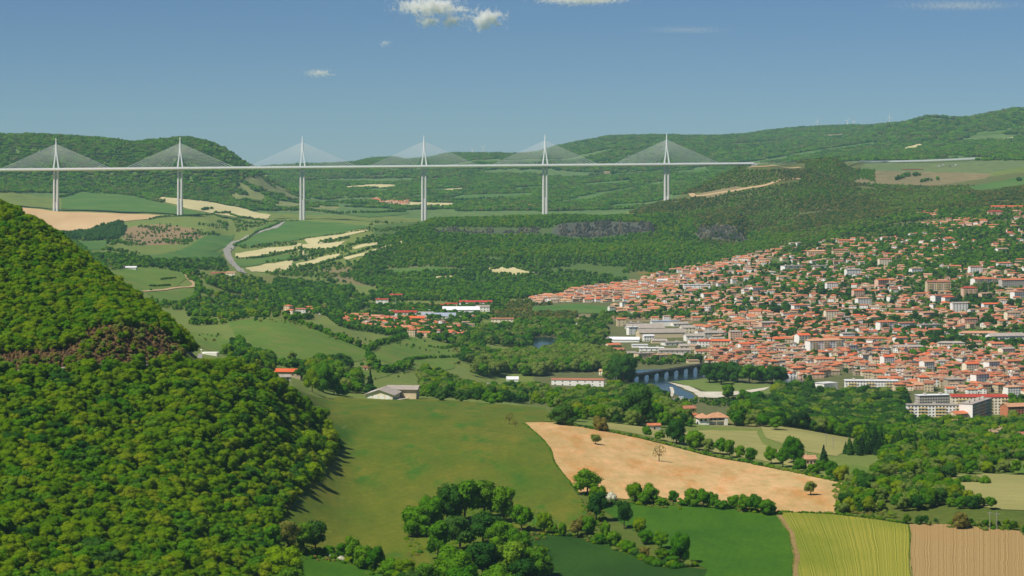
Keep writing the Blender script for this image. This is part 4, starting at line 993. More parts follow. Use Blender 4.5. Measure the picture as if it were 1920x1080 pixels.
def villa(u, v, lab):
    p = at(u, v); r = empty('villa', (p.x, p.y + 6, p.z), math.radians(8)); tag(r, lab, 'house')
    mb = MB(); mb.box(-12, -3.5, -5.5, 5.5, -3, 5.8); mb.box(-3.5, 12, -1.5, 7, -3, 5.8); mb.box(9.5, 12, -5, -1.5, -3, 5.8); mb.build('wall', WM['white'], r)
    m2 = MB(); roof_faces(m2, 9, 12.5, 5.85, 'hip', 3.2, .8); 
    for k in range(len(m2.v)): q = m2.v[k]; m2.v[k] = (q[0] - 7.75, q[1], q[2])
    rf = m2.build('roof', RM['salmon'], r)
    m3 = MB(); roof_faces(m3, 17, 12, 5.9, 'hip', 3.4, .9)
    for k in range(len(m3.v)): q = m3.v[k]; m3.v[k] = (q[0] + 4.6, q[1] + 1.6, q[2])
    m3.build('roof', RM['salmon'], r)
    mb = MB(); mb.box(5, 5.8, 2, 2.8, 6.5, 9.6); mb.build('chimney', WM['cream'], rf)
    mb = MB(); mb.box(-3.4, 9.4, -4.4, -1.6, 2.7, 2.95); mb.box(-3.4, 9.4, -4.45, -4.35, 2.95, 3.9); mb.build('balcony', WM['cream'], r)
    for x in (-3.2, 3, 9.2):
        mb = MB(); mb.box(x - .15, x + .15, -4.3, -4.0, -.5, 5.8); mb.build('post', WM['cream'], r)
    for x in (-10, -6.4, -1, 2.4, 6.6):
        yy = -5.6 if x < -3.5 else -1.6
        mb = MB(); mb.box(x - .8, x + .8, yy - .06, yy + .06, 3.2, 5.0); mb.build('window', M_glass, r)
    mb = MB(); mb.box(-9.6, -5.6, -5.66, -5.5, -.2, 2.3); mb.build('garage_door', WM['white'], r)
villa(1336, 797, 'large two storey villa with salmon hipped roofs and a balcony above the tan field')
B('house', 'cream house with a brown orange roof left behind the salmon villa', 'house', 1284, 780, 46, 2, 10, 24, 'yellow', 'gable', 'terracotta', 3, 2.9, 2.0, shut=True, chim=1)
B('garage', 'low annex with an orange roof between the two villas', 'garage', 1303, 784, 16, 1, 6, 20, 'cream', 'shed', 'orange', 1, 2.6, .8)
B('shed', 'small stone hut with a bright orange roof above the tan field', 'shed', 1226, 806, 26, 1, 6, 12, 'grey', 'gable', 'orange', 1, 3.4, 1.4)
B('house', 'small pink house with a salmon roof half hidden by trees below the straw field', 'house', 1519, 871, 25, 1, 7, 14, 'pink', 'gable', 'salmon', 3, 3.6, 2.4, chim=1)
B('house', 'dark brown roofed house almost buried in the trees at right', 'house', 1790, 858, 22, 1, 8, 10, 'stone', 'gable', 'brown', 2, 2.8, 3.0)
B('house', 'orange roofed house behind the dark hedge, left of the caravans', 'house', 849, 733, 33, 1, 9, 0, 'cream', 'hip', 'orange', 3, 3.0, 1.8)
B('house', 'house with a high orange roof left behind the dark hedge', 'house', 820, 726, 18, 2, 8, 10, 'cream', 'gable', 'orange', 2, 2.8, 1.8)
B('hut', 'tiny hut with a reddish roof among the bushes above the barn', 'hut', 685, 694, 9, 1, 5, 0, 'pink', 'gable', 'brown', 1, 3.0, 1.2)
B('hut', 'tiny orange roofed cabin in the trees right of the olive meadow', 'hut', 1101, 772, 10, 1, 4, 0, 'cream', 'gable', 'orange', 1, 2.4, 1.0)
B('house', 'low house with a grey roof in the lower right gardens', 'house', 1875, 820, 26, 1, 9, 0, 'grey', 'gable', 'brown', 3, 3, 1.6)
B('cabin', 'pale pink cabin beside the lower right gardens', 'cabin', 1861, 815, 10, 1, 6, 0, 'pink', 'flat', 'sand', 1, 3.4)
B('house', 'long low white house with an orange roof below the cream apartment blocks', 'house', 1752, 802, 24, 1, 8, 22, 'white', 'gable', 'bright', 3, 3.2, 2.0)
B('house', 'pink house with a salmon gable roof in front of the apartment blocks', 'house', 1790, 808, 30, 2, 13, 32, 'pink', 'gable', 'salmon', 2, 3.4, 3.6, shut=True)
B('house', 'tall grey house with an orange roof behind the pink gable house', 'house', 1800, 793, 36, 3, 12, 28, 'beige', 'gable', 'orange', 3, 3.0, 2.6)
for k, (u, lab) in enumerate(((1712, 'left end of the row'), (1733, 'second from the left'), (1768, 'right end of the row'))):
    B('house', 'white orange roofed house below the cream block, ' + lab, 'house', u, 786, (14, 22, 22)[k], 2, 8, 8, ('white', 'cream', 'white')[k], 'gable', 'orange', 2, 2.7, 1.6)
# white rounded structure on the bend of the road
def tankish():
    p = at(394, 666); r = empty('water_basin', (p.x, p.y + 3, p.z - .5)); tag(r, 'low white rounded basin with a knobbed post at the bend of the left road', 'water basin')
    def stad(L_, w, n=16):
        return [(math.copysign(L_, math.cos(t)) + w * math.cos(t), w * math.sin(t)) for t in [2 * math.pi * (k + .5) / n for k in range(n)]]
    A = stad(5.2, 2.6); n = len(A); mb = MB()
    for k in range(n):
        a, c = A[k], A[(k + 1) % n]; mb.quad([(a[0], a[1], -3), (c[0], c[1], -3), (c[0], c[1], 3.0), (a[0], a[1], 3.0)])
    mb.build('basin_wall', WM['white'], r)
    Bq = stad(4.9, 2.2); mb = MB()
    for k in range(n):
        a, c, a2, c2 = A[k], A[(k + 1) % n], Bq[k], Bq[(k + 1) % n]; mb.quad([(a[0], a[1], 3.0), (c[0], c[1], 3.0), (c2[0], c2[1], 3.25), (a2[0], a2[1], 3.25)])
    mb.quad([(q[0], q[1], 3.25) for q in Bq]); mb.build('cover_slab', WM['white'], r)
    mb = MB(); mb.bar((-8.6, 0, -1), (-8.6, 0, 4.6), .25, 8); mb.build('post', WM['white'], r)
    mb = MB(); mb.bar((-8.6, 0, 4.6), (-8.6, 0, 5.2), .5, 8, r2=1.0); mb.bar((-8.6, 0, 5.2), (-8.6, 0, 5.8), 1.0, 8, r2=.4); mb.build('knob', WM['white'], r)
tankish()
# rock cutting boulders: one rough sheet of stone over the cut
mr_, ntr, br_ = mat_new('rust_rock_shaded')
n1 = noise(ntr, .18, 6, .75, worldpos(ntr)); n2 = noise(ntr, .9, 4, .7, worldpos(ntr, 1, 1, .5))
c = ramp(ntr, n1, [(.3, S(38, 34, 16)), (.44, S(76, 56, 28)), (.55, S(116, 92, 56)), (.66, S(50, 56, 18))])  # brown rock, its dark stops hold the shade of the recess
ntr.links.new(mix(ntr, 1.0, c, ramp(ntr, n2, [(.3, (.6,) * 3 + (1,)), (.7, (1.25,) * 3 + (1,))]), 'MULTIPLY'), br_.inputs['Base Color'])
def rocks(name, u0, u1, d0, d1, n, sz, mat, seed, lab, cat, extra=None, vs=1.4):
    r = np.random.RandomState(seed); iv, fi = ico(); V = []; T = []; off = 0
    for k in range(n):
        u = u0 + (u1 - u0) * r.rand(); q = r.rand()
        D0 = float(np.interp(u, [p[0] for p in d0], [p[2] for p in d0])); D1 = float(np.interp(u, [p[0] for p in d1], [p[2] for p in d1]))
        y = D0 + (D1 - D0) * (q * 1.25 - .05); x = (u - U0) / F * y
        if u > 800 and q > .82 + .3 * math.sin(u * .11) * math.sin(u * .047 + seed) + .12 * math.sin(u * .31): continue
        s = sz * (.5 + r.rand()); g = iv * (1 + .35 * (r.rand(len(iv), 1) - .5)) * s * np.array([.8, .6, vs * (.8 + .7 * r.rand())])
        V.append(g + np.array([x, y, float(gz(x, y)) + s * .1])); T.append(fi + off); off += len(iv)
    o = mesh_np(name, np.concatenate(V), None, [mat], T=np.concatenate(T)); tag(o, lab, cat, kind='stuff'); return o
L5 = [(0, 658, 1330), (120, 652, 1352), (160, 628, 1374), (220, 610, 1392), (300, 616, 1416), (345, 650, 1424)]
rocks('rock_face', 138, 344, R4, L5, 900, 1.15, mr_, 5, 'rough rust brown rock face of the road cutting at left', 'rock face', vs=.8)
rocks('rock_face', -40, 138, R4, L5, 420, 1.0, mr_, 6, 'low rock bank beside the road at the left edge, coloured dark as recess shade', 'rock face')  # dark stones stand for the shaded recess above the road
M_cl, ntc, bc = mat_new('limestone')
n1 = noise(ntc, .05, 6, .7, worldpos(ntc, 1, 1, .35)); n2 = noise(ntc, .3, 4, .7, worldpos(ntc, 1, 1, .2))
c = ramp(ntc, n1, [(.3, S(44, 52, 50)), (.5, S(66, 68, 62)), (.62, S(112, 104, 88)), (.75, S(84, 80, 60))])  # dark limestone greys, cliff shade put into the ramp
ntc.links.new(mix(ntc, 1.0, c, ramp(ntc, n2, [(.3, (.6,) * 3 + (1,)), (.7, (1.2,) * 3 + (1,))]), 'MULTIPLY'), bc.inputs['Base Color'])
C17 = [(820, 430, 5722), (950, 429, 5722), (1030, 430, 5722), (1215, 421, 5722), (1240, 433, 5745)]
rocks('cliff', 945, 1012, C16, C17, 160, 2.4, M_cl, 7, 'short grey limestone cliff under the wooded plateau, left part', 'cliff')
rocks('cliff', 1048, 1226, C16, C17, 620, 2.8, M_cl, 8, 'long grey limestone cliff band under the wooded plateau edge', 'cliff')
rocks('cliff', 818, 925, C16, C17, 220, 2.0, M_cl, 9, 'thin pale cliff band at the left end of the wooded plateau', 'cliff')
C18 = [(1300, 443, 5675), (1315, 426, 5668), (1380, 428, 5630), (1402, 452, 5625)]
rocks('rock_outcrop', 1310, 1404, C16, C18, 420, 2.8, M_cl, 10, 'broken grey rock outcrop right of the long cliff', 'rock outcrop')

# --- river front
B('factory_building', 'long white fronted building with a brown roof beside the river trees', 'building', 1084, 724, 100, 2, 12, -6, 'white', 'gable', 'terracotta', 7, 3.6, 1.6, sides=('f',), ww=1.6, wh=1.2)
B('tent', 'white peaked marquee near the caravans by the river trees', 'tent', 961, 716, 22, 1, 12, 0, 'white', 'gable', 'white', 0, 3.0, 3.2)
B('house', 'cream gable house at the right end of the long white fronted building', 'house', 1131, 704, 16, 2, 8, -20, 'cream', 'gable', 'sand', 2, 2.8, 2.2)
def stone_bridge():
    a, b_ = at(1184, 713), at(1322, 706); 
    y0, y1 = 2880.0, 3010.0
    p0 = Vector(((1184 - U0) / F * y0, y0, 0)); p1 = Vector(((1330 - U0) / F * y1, y1, 0))
    L_ = (p1 - p0).length; an = math.atan2(p1.y - p0.y, p1.x - p0.x)
    r = empty('stone_bridge', p0, an); tag(r, 'old stone bridge with square openings over the river at the town edge', 'bridge')
    n = 8; sp = L_ / n; zt0, zt1 = 6.6, 10.6
    zt = lambda x: zt0 + (zt1 - zt0) * x / L_
    mb = MB()
    mb.hexa([(-6, -3.5, zt0 - 1.5), (L_ + 8, -3.5, zt1 - 1.5), (L_ + 8, 3.5, zt1 - 1.5), (-6, 3.5, zt0 - 1.5)], [(-6, -3.5, zt0), (L_ + 8, -3.5, zt1), (L_ + 8, 3.5, zt1), (-6, 3.5, zt0)]); mb.build('deck', M_bst, r)
    for s in (-3.7, 3.4):
        mb = MB(); mb.hexa([(-6, s, zt0 - .3), (L_ + 8, s, zt1 - .3), (L_ + 8, s + .35, zt1 - .3), (-6, s + .35, zt0 - .3)], [(-6, s, zt0 + 1), (L_ + 8, s, zt1 + 1), (L_ + 8, s + .35, zt1 + 1), (-6, s + .35, zt0 + 1)]); mb.build('parapet', M_bst, r)
    for k in range(n + 1):
        x = k * sp; w = 1.9; mb = MB()
        mb.box(x - w, x + w, -3.3, 3.3, -4, zt(x) - 1.5); mb.build('pier', M_bst, r)
        if k < n:
            mb = MB()      # flat arch between two piers
            x0, x1 = x + w, x + sp - w; m_ = 8
            for q in range(m_):
                u0_, u1_ = x0 + (x1 - x0) * q / m_, x0 + (x1 - x0) * (q + 1) / m_
                g = lambda xx: zt(xx) - 1.5 - 2.6 * (1 - math.sqrt(max(0, 1 - ((xx - (x0 + x1) / 2) / ((x1 - x0) / 2)) ** 2)))
                mb.hexa([(u0_, -3.2, g(u0_) - .05), (u1_, -3.2, g(u1_) - .05), (u1_, 3.2, g(u1_) - .05), (u0_, 3.2, g(u0_) - .05)], [(u0_, -3.2, zt(u0_) - 1.5), (u1_, -3.2, zt(u1_) - 1.5), (u1_, 3.2, zt(u1_) - 1.5), (u0_, 3.2, zt(u0_) - 1.5)])
            mb.build('arch', M_bst, r)
M_bst = plain('dark_bridge_stone', S(98, 96, 92), .95, .15, .4)
stone_bridge()

LM = [(1549, 650, 'the big white apartment block'), (1598, 655, 'the small square white block'), (1605, 634, 'the long orange terrace'), (1552, 722, 'the white cube'), (1636, 718, 'the windowed white building'), (1626, 695, 'the round slate hall'),
      (1655, 675, 'the slate mansard building'), (1720, 685, 'the slate mansard building'), (1733, 716, 'the tall cream house'), (1792, 722, 'the stone church'), (1894, 726, 'the brown brick chimney'), (1760, 770, 'the cream apartment blocks'), (1850, 770, 'the white ended apartment block'),
      (1905, 775, 'the brick orange block'), (1838, 624, 'the wide salmon roofed building'), (1890, 632, 'the great white hall'), (1664, 610, 'the white sided block'), (1350, 645, 'the large stone house'), (1240, 625, 'the factory halls'), (1250, 700, 'the stone bridge'),
      (1307, 535, 'the arcaded white building'), (1228, 522, 'the yellow crane'), (776, 598, 'the yellow walled hall'), (1745, 612, 'the grey park building'), (1400, 700, 'the river plane trees'), (1470, 636, 'the wide hipped house'), (1702, 668, 'the square church tower'), (1850, 690, 'the roofs at the right edge'), (1440, 670, 'the riverside old town'), (1800, 690, 'the old town heart'), (700, 615, 'the village street')]
# --- named larger buildings of the town: (label, u, v, width px, floors, depth, turn, wall, roof, roof colour, bays)
BIG = [
    ('five storey white apartment block with an orange roof, its white end wall facing left', 1549, 663, 74, 6, 15, 20, 'white', 'hip', 'salmon', 12),
    ('small square white block right of the large white apartment block', 1598, 664, 24, 4, 10, 22, 'white', 'flat', 'grey', 4),
    ('long terrace with one unbroken orange roof above the white apartment block', 1605, 646, 116, 3, 12, -6, 'grey', 'gable', 'orange', 18),
    ('stepped white gabled house group with bright roofs left of the long orange terrace', 1506, 648, 30, 5, 14, 24, 'white', 'gable', 'bright', 4),
    ('low house with a wide orange hipped roof left of the gabled white group', 1470, 643, 40, 2, 15, 8, 'grey', 'hip', 'bright', 6),
    ('white sided tall block under an orange roof in the centre of the slope', 1664, 622, 40, 5, 14, 22, 'white', 'hip', 'orange', 7),
    ('twin beige apartment tower with brown orange roofs on the slope', 1760, 551, 46, 7, 14, 6, 'beige', 'gable', 'terracotta', 10),
    ('block with a large white gable wall facing left below the beige twin tower', 1768, 568, 44, 4, 12, 36, 'white', 'gable', 'terracotta', 9),
    ('salmon coloured block with a red roof right of the beige twin tower', 1819, 556, 30, 5, 13, 10, 'pink', 'hip', 'red', 6),
    ('white apartment group with orange roofs and balconies near the right edge', 1848, 536, 52, 4, 14, 24, 'white', 'gable', 'orange', 9),
    ('long blue grey apartment bar under an orange roof at the right edge', 1900, 541, 50, 5, 14, 16, 'grey', 'gable', 'orange', 11),
    ('wide white building with a salmon hipped roof right of centre town', 1838, 632, 74, 2, 16, -2, 'white', 'hip', 'salmon', 9),
    ('very large white hall with a grey saw roof at the right edge of town', 1890, 646, 74, 3, 22, 14, 'white', 'gable', 'grey', 10),
    ('white modern cube with one dark side wall near the river', 1552, 734, 42, 3, 16, 34, 'white', 'flat', 'white', 0),
    ('low house with an orange roof in front of the white cube', 1530, 745, 42, 1, 11, 14, 'cream', 'hip', 'orange', 4),
    ('white and grey three storey building with rows of windows at the old town edge', 1636, 734, 100, 4, 16, -4, 'white', 'flat', 'white', 18),
    ('round dark slate roofed hall left of the old town', 1626, 702, 34, 1, 14, 0, 'stone', 'hip', 'slate', 5),
    ('long building with a dark slate mansard roof, left wing', 1655, 682, 40, 2, 12, 6, 'grey', 'hip', 'slate', 8),
    ('long building with a dark slate mansard roof, right wing', 1697, 688, 54, 2, 12, -4, 'cream', 'hip', 'slate', 9),
    ('cream house with a bright orange roof standing tall in the lower old town', 1733, 726, 20, 4, 9, 4, 'cream', 'hip', 'bright', 4),
    ('ochre block with small windows beside the white windowed building', 1688, 740, 24, 4, 10, 6, 'beige', 'hip', 'orange', 4),
    ('grey stone church with a round window in the lower old town', 1792, 731, 36, 4, 18, 8, 'stone', 'flat', 'grey', 2),
    ('brick orange apartment block at the right edge beside the cream blocks', 1905, 790, 48, 5, 16, 18, 'brick', 'gable', 'salmon', 6),
    ('wide beige flat roofed workshop above the stone bridge', 1210, 674, 42, 2, 14, 26, 'beige', 'flat', 'grey', 4),
    ('cream flat roofed office with a white canopy above the stone bridge', 1244, 674, 40, 2, 13, 20, 'cream', 'flat', 'sand', 4),
    ('huge grey roofed factory hall in the middle of the works', 1240, 634, 92, 2, 30, 8, 'beige', 'gable', 'grey', 0),
    ('grey roofed factory hall behind the huge one, left', 1210, 620, 74, 1, 34, 6, 'grey', 'gable', 'grey', 0),
    ('long white roofed warehouse at the left of the works', 1172, 642, 58, 1, 20, -6, 'white', 'gable', 'white', 0),
    ('white walled workshop between warehouse and factory hall', 1186, 628, 22, 3, 10, 20, 'white', 'flat', 'white', 2),
    ('pale grey shed with twin ridges right of the factory hall', 1302, 640, 38, 2, 18, 10, 'white', 'gable', 'grey', 4),
    ('grey hall with dark front wall right of the works', 1338, 634, 40, 2, 18, 10, 'grey', 'gable', 'grey', 6),
    ('large stone house with a bright orange roof right of the works', 1352, 655, 36, 3, 12, -4, 'beige', 'gable', 'bright', 6),
    ('long low shed with an orange roof below the grey hall', 1378, 652, 44, 1, 12, -8, 'cream', 'gable', 'terracotta', 6),
    ('white shed with a blue front panel in the works yard', 1222, 658, 46, 1, 14, -2, 'white', 'flat', 'white', 5),
    ('row of low grey workshops under weathered roofs in the works yard', 1265, 662, 60, 1, 14, 2, 'grey', 'gable', 'grey', 6),
    ('white shed behind the factory halls, near the railway', 1258, 606, 30, 1, 12, 0, 'white', 'flat', 'blue', 0),
    ('small ochre house with an orange roof left of the factory halls', 1165, 612, 18, 3, 10, 6, 'beige', 'gable', 'orange', 2),
    ('pair of pale sheds among trees left of the works', 1078, 626, 24, 1, 10, 10, 'white', 'gable', 'grey', 3),
    ('low boat shed with a blue and red stripe left of the works', 1108, 636, 38, 1, 10, 0, 'white', 'flat', 'blue', 3),
    ('long white building with a dark arcade high on the valley rim', 1307, 543, 50, 3, 14, 3, 'white', 'flat', 'white', 6),
    ('white hall with a round roof beside the arcaded white building', 1242, 533, 20, 2, 14, 8, 'white', 'gable', 'white', 0),
    ('pink beige apartment block with flat roof on the upper slope, left one', 1531, 482, 34, 4, 14, 6, 'pink', 'hip', 'sand', 8),
    ('pink beige apartment block with brown roof on the upper slope, right one', 1576, 480, 30, 4, 14, 4, 'beige', 'hip', 'terracotta', 7),
    ('low cream school building below the two pink beige blocks', 1565, 492, 50, 2, 14, 4, 'cream', 'flat', 'sand', 9),
    ('white flat roofed building with bright annex on the upper left slope', 1488, 510, 46, 4, 16, 26, 'white', 'flat', 'grey', 7),
    ('small white flat building at the left of the upper slope', 1447, 516, 16, 2, 9, 4, 'white', 'flat', 'white', 3),
    ('white and pale yellow building complex under the school', 1553, 504, 60, 2, 16, 12, 'white', 'flat', 'grey', 8),
    ('long building with a red orange roof on the ridge of the upper slope', 1587, 456, 30, 2, 12, 2, 'pink', 'gable', 'orange', 6),
    ('long building with orange roof right of the red orange one on the ridge', 1630, 462, 40, 2, 12, -3, 'cream', 'gable', 'orange', 7),
    ('long two storey terrace with an orange roof in mid slope', 1700, 588, 62, 2, 13, -4, 'white', 'gable', 'terracotta', 12),
    ('second white terrace with an orange roof just under the first one', 1690, 596, 50, 2, 11, -2, 'cream', 'gable', 'salmon', 10),
    ('pink villa complex at the top right corner of the town', 1868, 404, 30, 3, 14, 6, 'pink', 'hip', 'red', 6),
    ('orange roofed terrace along the top right ridge', 1890, 392, 60, 2, 12, -6, 'pink', 'gable', 'bright', 9),
    ('white building with grey roof and dark windows above the central park', 1745, 620, 46, 3, 14, 18, 'white', 'flat', 'grey', 9),
    ('long grey stone school with dormers behind the old town, left part', 1640, 668, 60, 3, 13, 2, 'grey', 'hip', 'slate', 12),
    ('long grey stone school with dormers behind the old town, right part', 1705, 662, 60, 3, 13, 0, 'grey', 'hip', 'grey', 12),
    ('row of pale houses with grey roofs behind the park trees', 1785, 655, 50, 3, 13, 2, 'cream', 'hip', 'grey', 10),
    ('white walled warehouse with a red roof strip beyond the river, left one', 757, 595, 50, 2, 16, -4, 'white', 'gable', 'red', 6),
    ('blue grey roofed factory hall beyond the river', 822, 598, 66, 1, 30, -3, 'white', 'gable', 'blue', 0),
    ('large white hall beyond the river, at the centre of the sheds', 864, 590, 70, 2, 30, 2, 'white', 'gable', 'white', 0),
    ('long red roofed warehouse beyond the river, farthest right', 892, 575, 62, 2, 16, -3, 'white', 'gable', 'red', 8),
    ('warehouse with a dark red roof beyond the river, above the blue one', 820, 578, 50, 1, 18, -3, 'beige', 'gable', 'red', 5),
    ('grey roofed shed between the blue hall and the white warehouse', 795, 594, 36, 1, 22, -4, 'grey', 'gable', 'grey', 0),
    ('yellow walled hall with an orange roof below the blue grey hall', 776, 606, 40, 2, 16, 4, 'yellow', 'gable', 'bright', 2),
    ('small white building with a red roof in the trees above the warehouses', 716, 570, 24, 2, 10, 4, 'white', 'gable', 'red', 3),
    ('white building with a dull red roof farthest up behind the warehouses', 742, 561, 24, 2, 10, 6, 'white', 'gable', 'red', 3),
    ('cream country house with a red roof right of the far warehouses', 942, 607, 42, 2, 10, 0, 'cream', 'gable', 'terracotta', 6),
    ('small house with a salmon roof right of the yellow walled hall', 793, 614, 14, 2, 9, 4, 'pink', 'hip', 'salmon', 2),
    ('farmhouse with a large brown roof at the bend of the valley road', 407, 516, 28, 1, 16, 8, 'cream', 'gable', 'brown', 3),
    ('cream house right beside the brown roofed farm at the valley road', 432, 517, 18, 2, 9, 0, 'cream', 'gable', 'salmon', 2),
    ('white roofed barn among trees in the far left valley', 244, 505, 22, 1, 12, 0, 'white', 'gable', 'white', 0),
    ('small brown house left of the white roofed barn', 226, 503, 12, 1, 9, 0, 'cream', 'gable', 'brown', 2),
    ('red roofed cottage by the left wood in the far valley', 170, 488, 10, 1, 8, 0, 'cream', 'gable', 'orange', 2),
    ('orange brown rest area building beside the motorway', 1712, 319, 40, 1, 24, 4, 'brick', 'flat', 'salmon', 0),
]
for k, (lab, u, v, w, fl, dp, a, wl, rf, rm, bays) in enumerate(BIG):
    name = 'apartment_block' if 'block' in lab or 'tower' in lab or 'apartment' in lab else 'warehouse' if any(q in lab for q in ('warehouse', 'hall', 'shed', 'works')) else 'church' if 'church' in lab else 'house' if ('house' in lab or 'villa' in lab or 'cottage' in lab) else 'barn' if 'barn' in lab else 'town_building'
    cat = {'apartment_block': 'apartment block', 'warehouse': 'warehouse', 'church': 'church', 'house': 'house', 'barn': 'barn', 'town_building': 'building'}[name]
    B(name, lab, cat, u, v, w, fl, dp, a, wl, rf, rm, bays, balcony=[(.06, .22), (.4, .56), (.76, .92)] if (fl >= 4 and k % 3 != 1 and 'church' not in lab) else None, fh=3.0 if name != 'warehouse' else 4.0, ov=.7, chim=1 if (rf == 'gable' and bays and bays < 10) else 0, ww=1.4, wh=1.4, sides=('f',))
# cream apartment complex with yellow balconies at lower right
B('apartment_block', 'long five storey cream apartment block with yellow balconies, nearest to the river trees', 'apartment block', 1754, 788, 104, 5, 12, -2, 'white', 'flat', 'grey', 16, fh=3.1, balcony=[(.02, .1), (.2, .36), (.5, .7), (.86, .98)], ww=1.6, door=False)
B('apartment_block', 'tall white ended apartment block turning its dark balcony side to the right', 'apartment block', 1842, 792, 82, 6, 14, 62, 'white', 'flat', 'grey', 22, fh=3.1, gb=0, sides=('f',), ww=1.7, wh=1.9, door=False, balcony=[(.05, .28), (.38, .62), (.72, .96)])
B('apartment_block', 'rear cream apartment block with a red roof strip and yellow balconies', 'apartment block', 1838, 777, 106, 6, 13, -1, 'cream', 'shed', 'red', 16, fh=3.1, rh=2.0, balcony=[(.1, .3), (.38, .5), (.6, .72), (.88, .99)], ww=1.6, door=False)
B('apartment_block', 'pale low wing linking the front and rear cream apartment blocks', 'apartment block', 1752, 768, 66, 5, 12, 14, 'grey', 'flat', 'white', 12, fh=3.0, ww=1.5, door=False)

# --- further sheds and offices of the works and warehouses
def lm_rel(u, v, pts):
    l = min(pts, key=lambda q: (q[0] - u) ** 2 + ((q[1] - v) * 2.2) ** 2); dx, dy = u - l[0], v - l[1]
    return (('left of' if dx < 0 else 'right of') if abs(dx) > 2.2 * abs(dy) else ('in front of' if dy > 0 else 'behind')) + ' ' + l[2]
WLM = [(1240, 625, 'the huge factory hall'), (1172, 636, 'the long white warehouse'), (1302, 632, 'the twin ridged shed'), (1222, 652, 'the blue fronted shed'), (1210, 668, 'the beige workshop'), (1338, 628, 'the grey hall'), (1110, 632, 'the striped boat shed'), (822, 590, 'the blue grey hall'), (864, 582, 'the large white hall'), (892, 570, 'the red roofed warehouse'), (757, 588, 'the red strip warehouse'), (1258, 602, 'the white shed by the railway')]
SHED = [(1090, 618, 22, 'white', 'grey'), (1122, 630, 26, 'white', 'white'), (1142, 640, 24, 'grey', 'grey'), (1150, 652, 30, 'cream', 'orange'), (1160, 662, 24, 'white', 'terracotta'), (1182, 668, 26, 'pink', 'grey'), (1200, 652, 30, 'white', 'white'), (1190, 610, 28, 'grey', 'grey'),
        (1275, 612, 34, 'white', 'grey'), (1290, 624, 30, 'cream', 'grey'), (1310, 616, 20, 'white', 'orange'), (1262, 648, 44, 'white', 'grey'), (1290, 654, 36, 'beige', 'grey'), (1318, 664, 30, 'cream', 'terracotta'), (1278, 672, 36, 'white', 'grey'), (1300, 682, 24, 'beige', 'tan'), (1322, 650, 24, 'white', 'red'), (1240, 612, 40, 'white', 'blue'),
        (1178, 680, 20, 'cream', 'grey'), (1345, 640, 30, 'white', 'grey'), (1395, 632, 30, 'white', 'grey'), (1420, 624, 26, 'cream', 'grey'), (1236, 644, 30, 'beige', 'grey'), (1216, 640, 22, 'white', 'white'),
        (738, 600, 18, 'grey', 'grey'), (772, 584, 22, 'white', 'red'), (800, 588, 22, 'white', 'white'), (846, 574, 24, 'cream', 'red'), (880, 598, 30, 'white', 'orange'), (905, 584, 26, 'white', 'grey'), (912, 572, 20, 'beige', 'red'), (835, 604, 34, 'grey', 'grey'), (860, 600, 24, 'white', 'grey'), (732, 588, 16, 'white', 'grey'), (790, 604, 20, 'cream', 'grey')]
ra = np.random.RandomState(8)
for (u, v, w, wl, rm) in SHED:
    B('warehouse', {'white': 'white', 'grey': 'grey', 'cream': 'cream', 'beige': 'beige', 'pink': 'pink'}[wl] + ' walled shed with a ' + rm + ' roof ' + lm_rel(u, v, WLM), 'warehouse', u, v, w, 1 if ra.rand() < .6 else 2, 10 + 8 * ra.rand(), -10 + 34 * ra.rand(), wl, 'gable' if ra.rand() < .65 else 'flat', rm, 4 if ra.rand() < .7 else 0, fh=4.0, sides=('f', 'l'), ww=1.8)
# --- white and cream flats among the houses
FLAT = [(1330, 560, 26), (1420, 548, 24), (1470, 530, 22), (1600, 520, 26), (1655, 540, 24), (1720, 515, 24), (1500, 585, 26), (1560, 600, 24), (1620, 575, 26), (1440, 615, 28), (1400, 660, 26), (1480, 676, 26), (1545, 690, 28), (1700, 620, 30), (1740, 600, 26), (1800, 585, 28), (1860, 580, 30), (1900, 600, 26), (1690, 645, 26), (1820, 612, 26), (1740, 700, 24), (1770, 690, 22), (1822, 704, 26), (1862, 700, 26), (1900, 690, 28), (1840, 725, 30), (1900, 745, 26), (1890, 670, 28), (1780, 570, 22), (1850, 560, 24), (1885, 505, 26), (1830, 515, 22), (1640, 605, 22), (1590, 640, 24), (1610, 560, 20), (1880, 475, 22), (1780, 455, 20), (1660, 500, 22), (1560, 545, 20), (1380, 640, 22), (1665, 690, 22), (1700, 712, 26), (1870, 660, 26), (1910, 560, 24)]
for k, (u, v, w) in enumerate(FLAT):
    wl = ('white', 'white', 'cream', 'white', 'pink')[k % 5]; rm = ('orange', 'terracotta', 'salmon', 'grey', 'bright', 'tan')[k % 6]; fl = int(3 + ra.randint(3)); hip = ra.rand() < .5
    w = int(w * 1.2)
    B('apartment_block', f'{wl} {ORD[fl - 1]} storey block, {"orange" if rm == "bright" else rm} roof, '.replace('third', 'three').replace('fourth', 'four').replace('fifth', 'five').replace('sixth', 'six') + lm_rel(u, v, LM), 'apartment block', u, v, w, fl, 11, 8 + 26 * ra.rand(), wl, 'hip' if hip else 'gable', rm, 5, fh=2.9, sides=('f',))

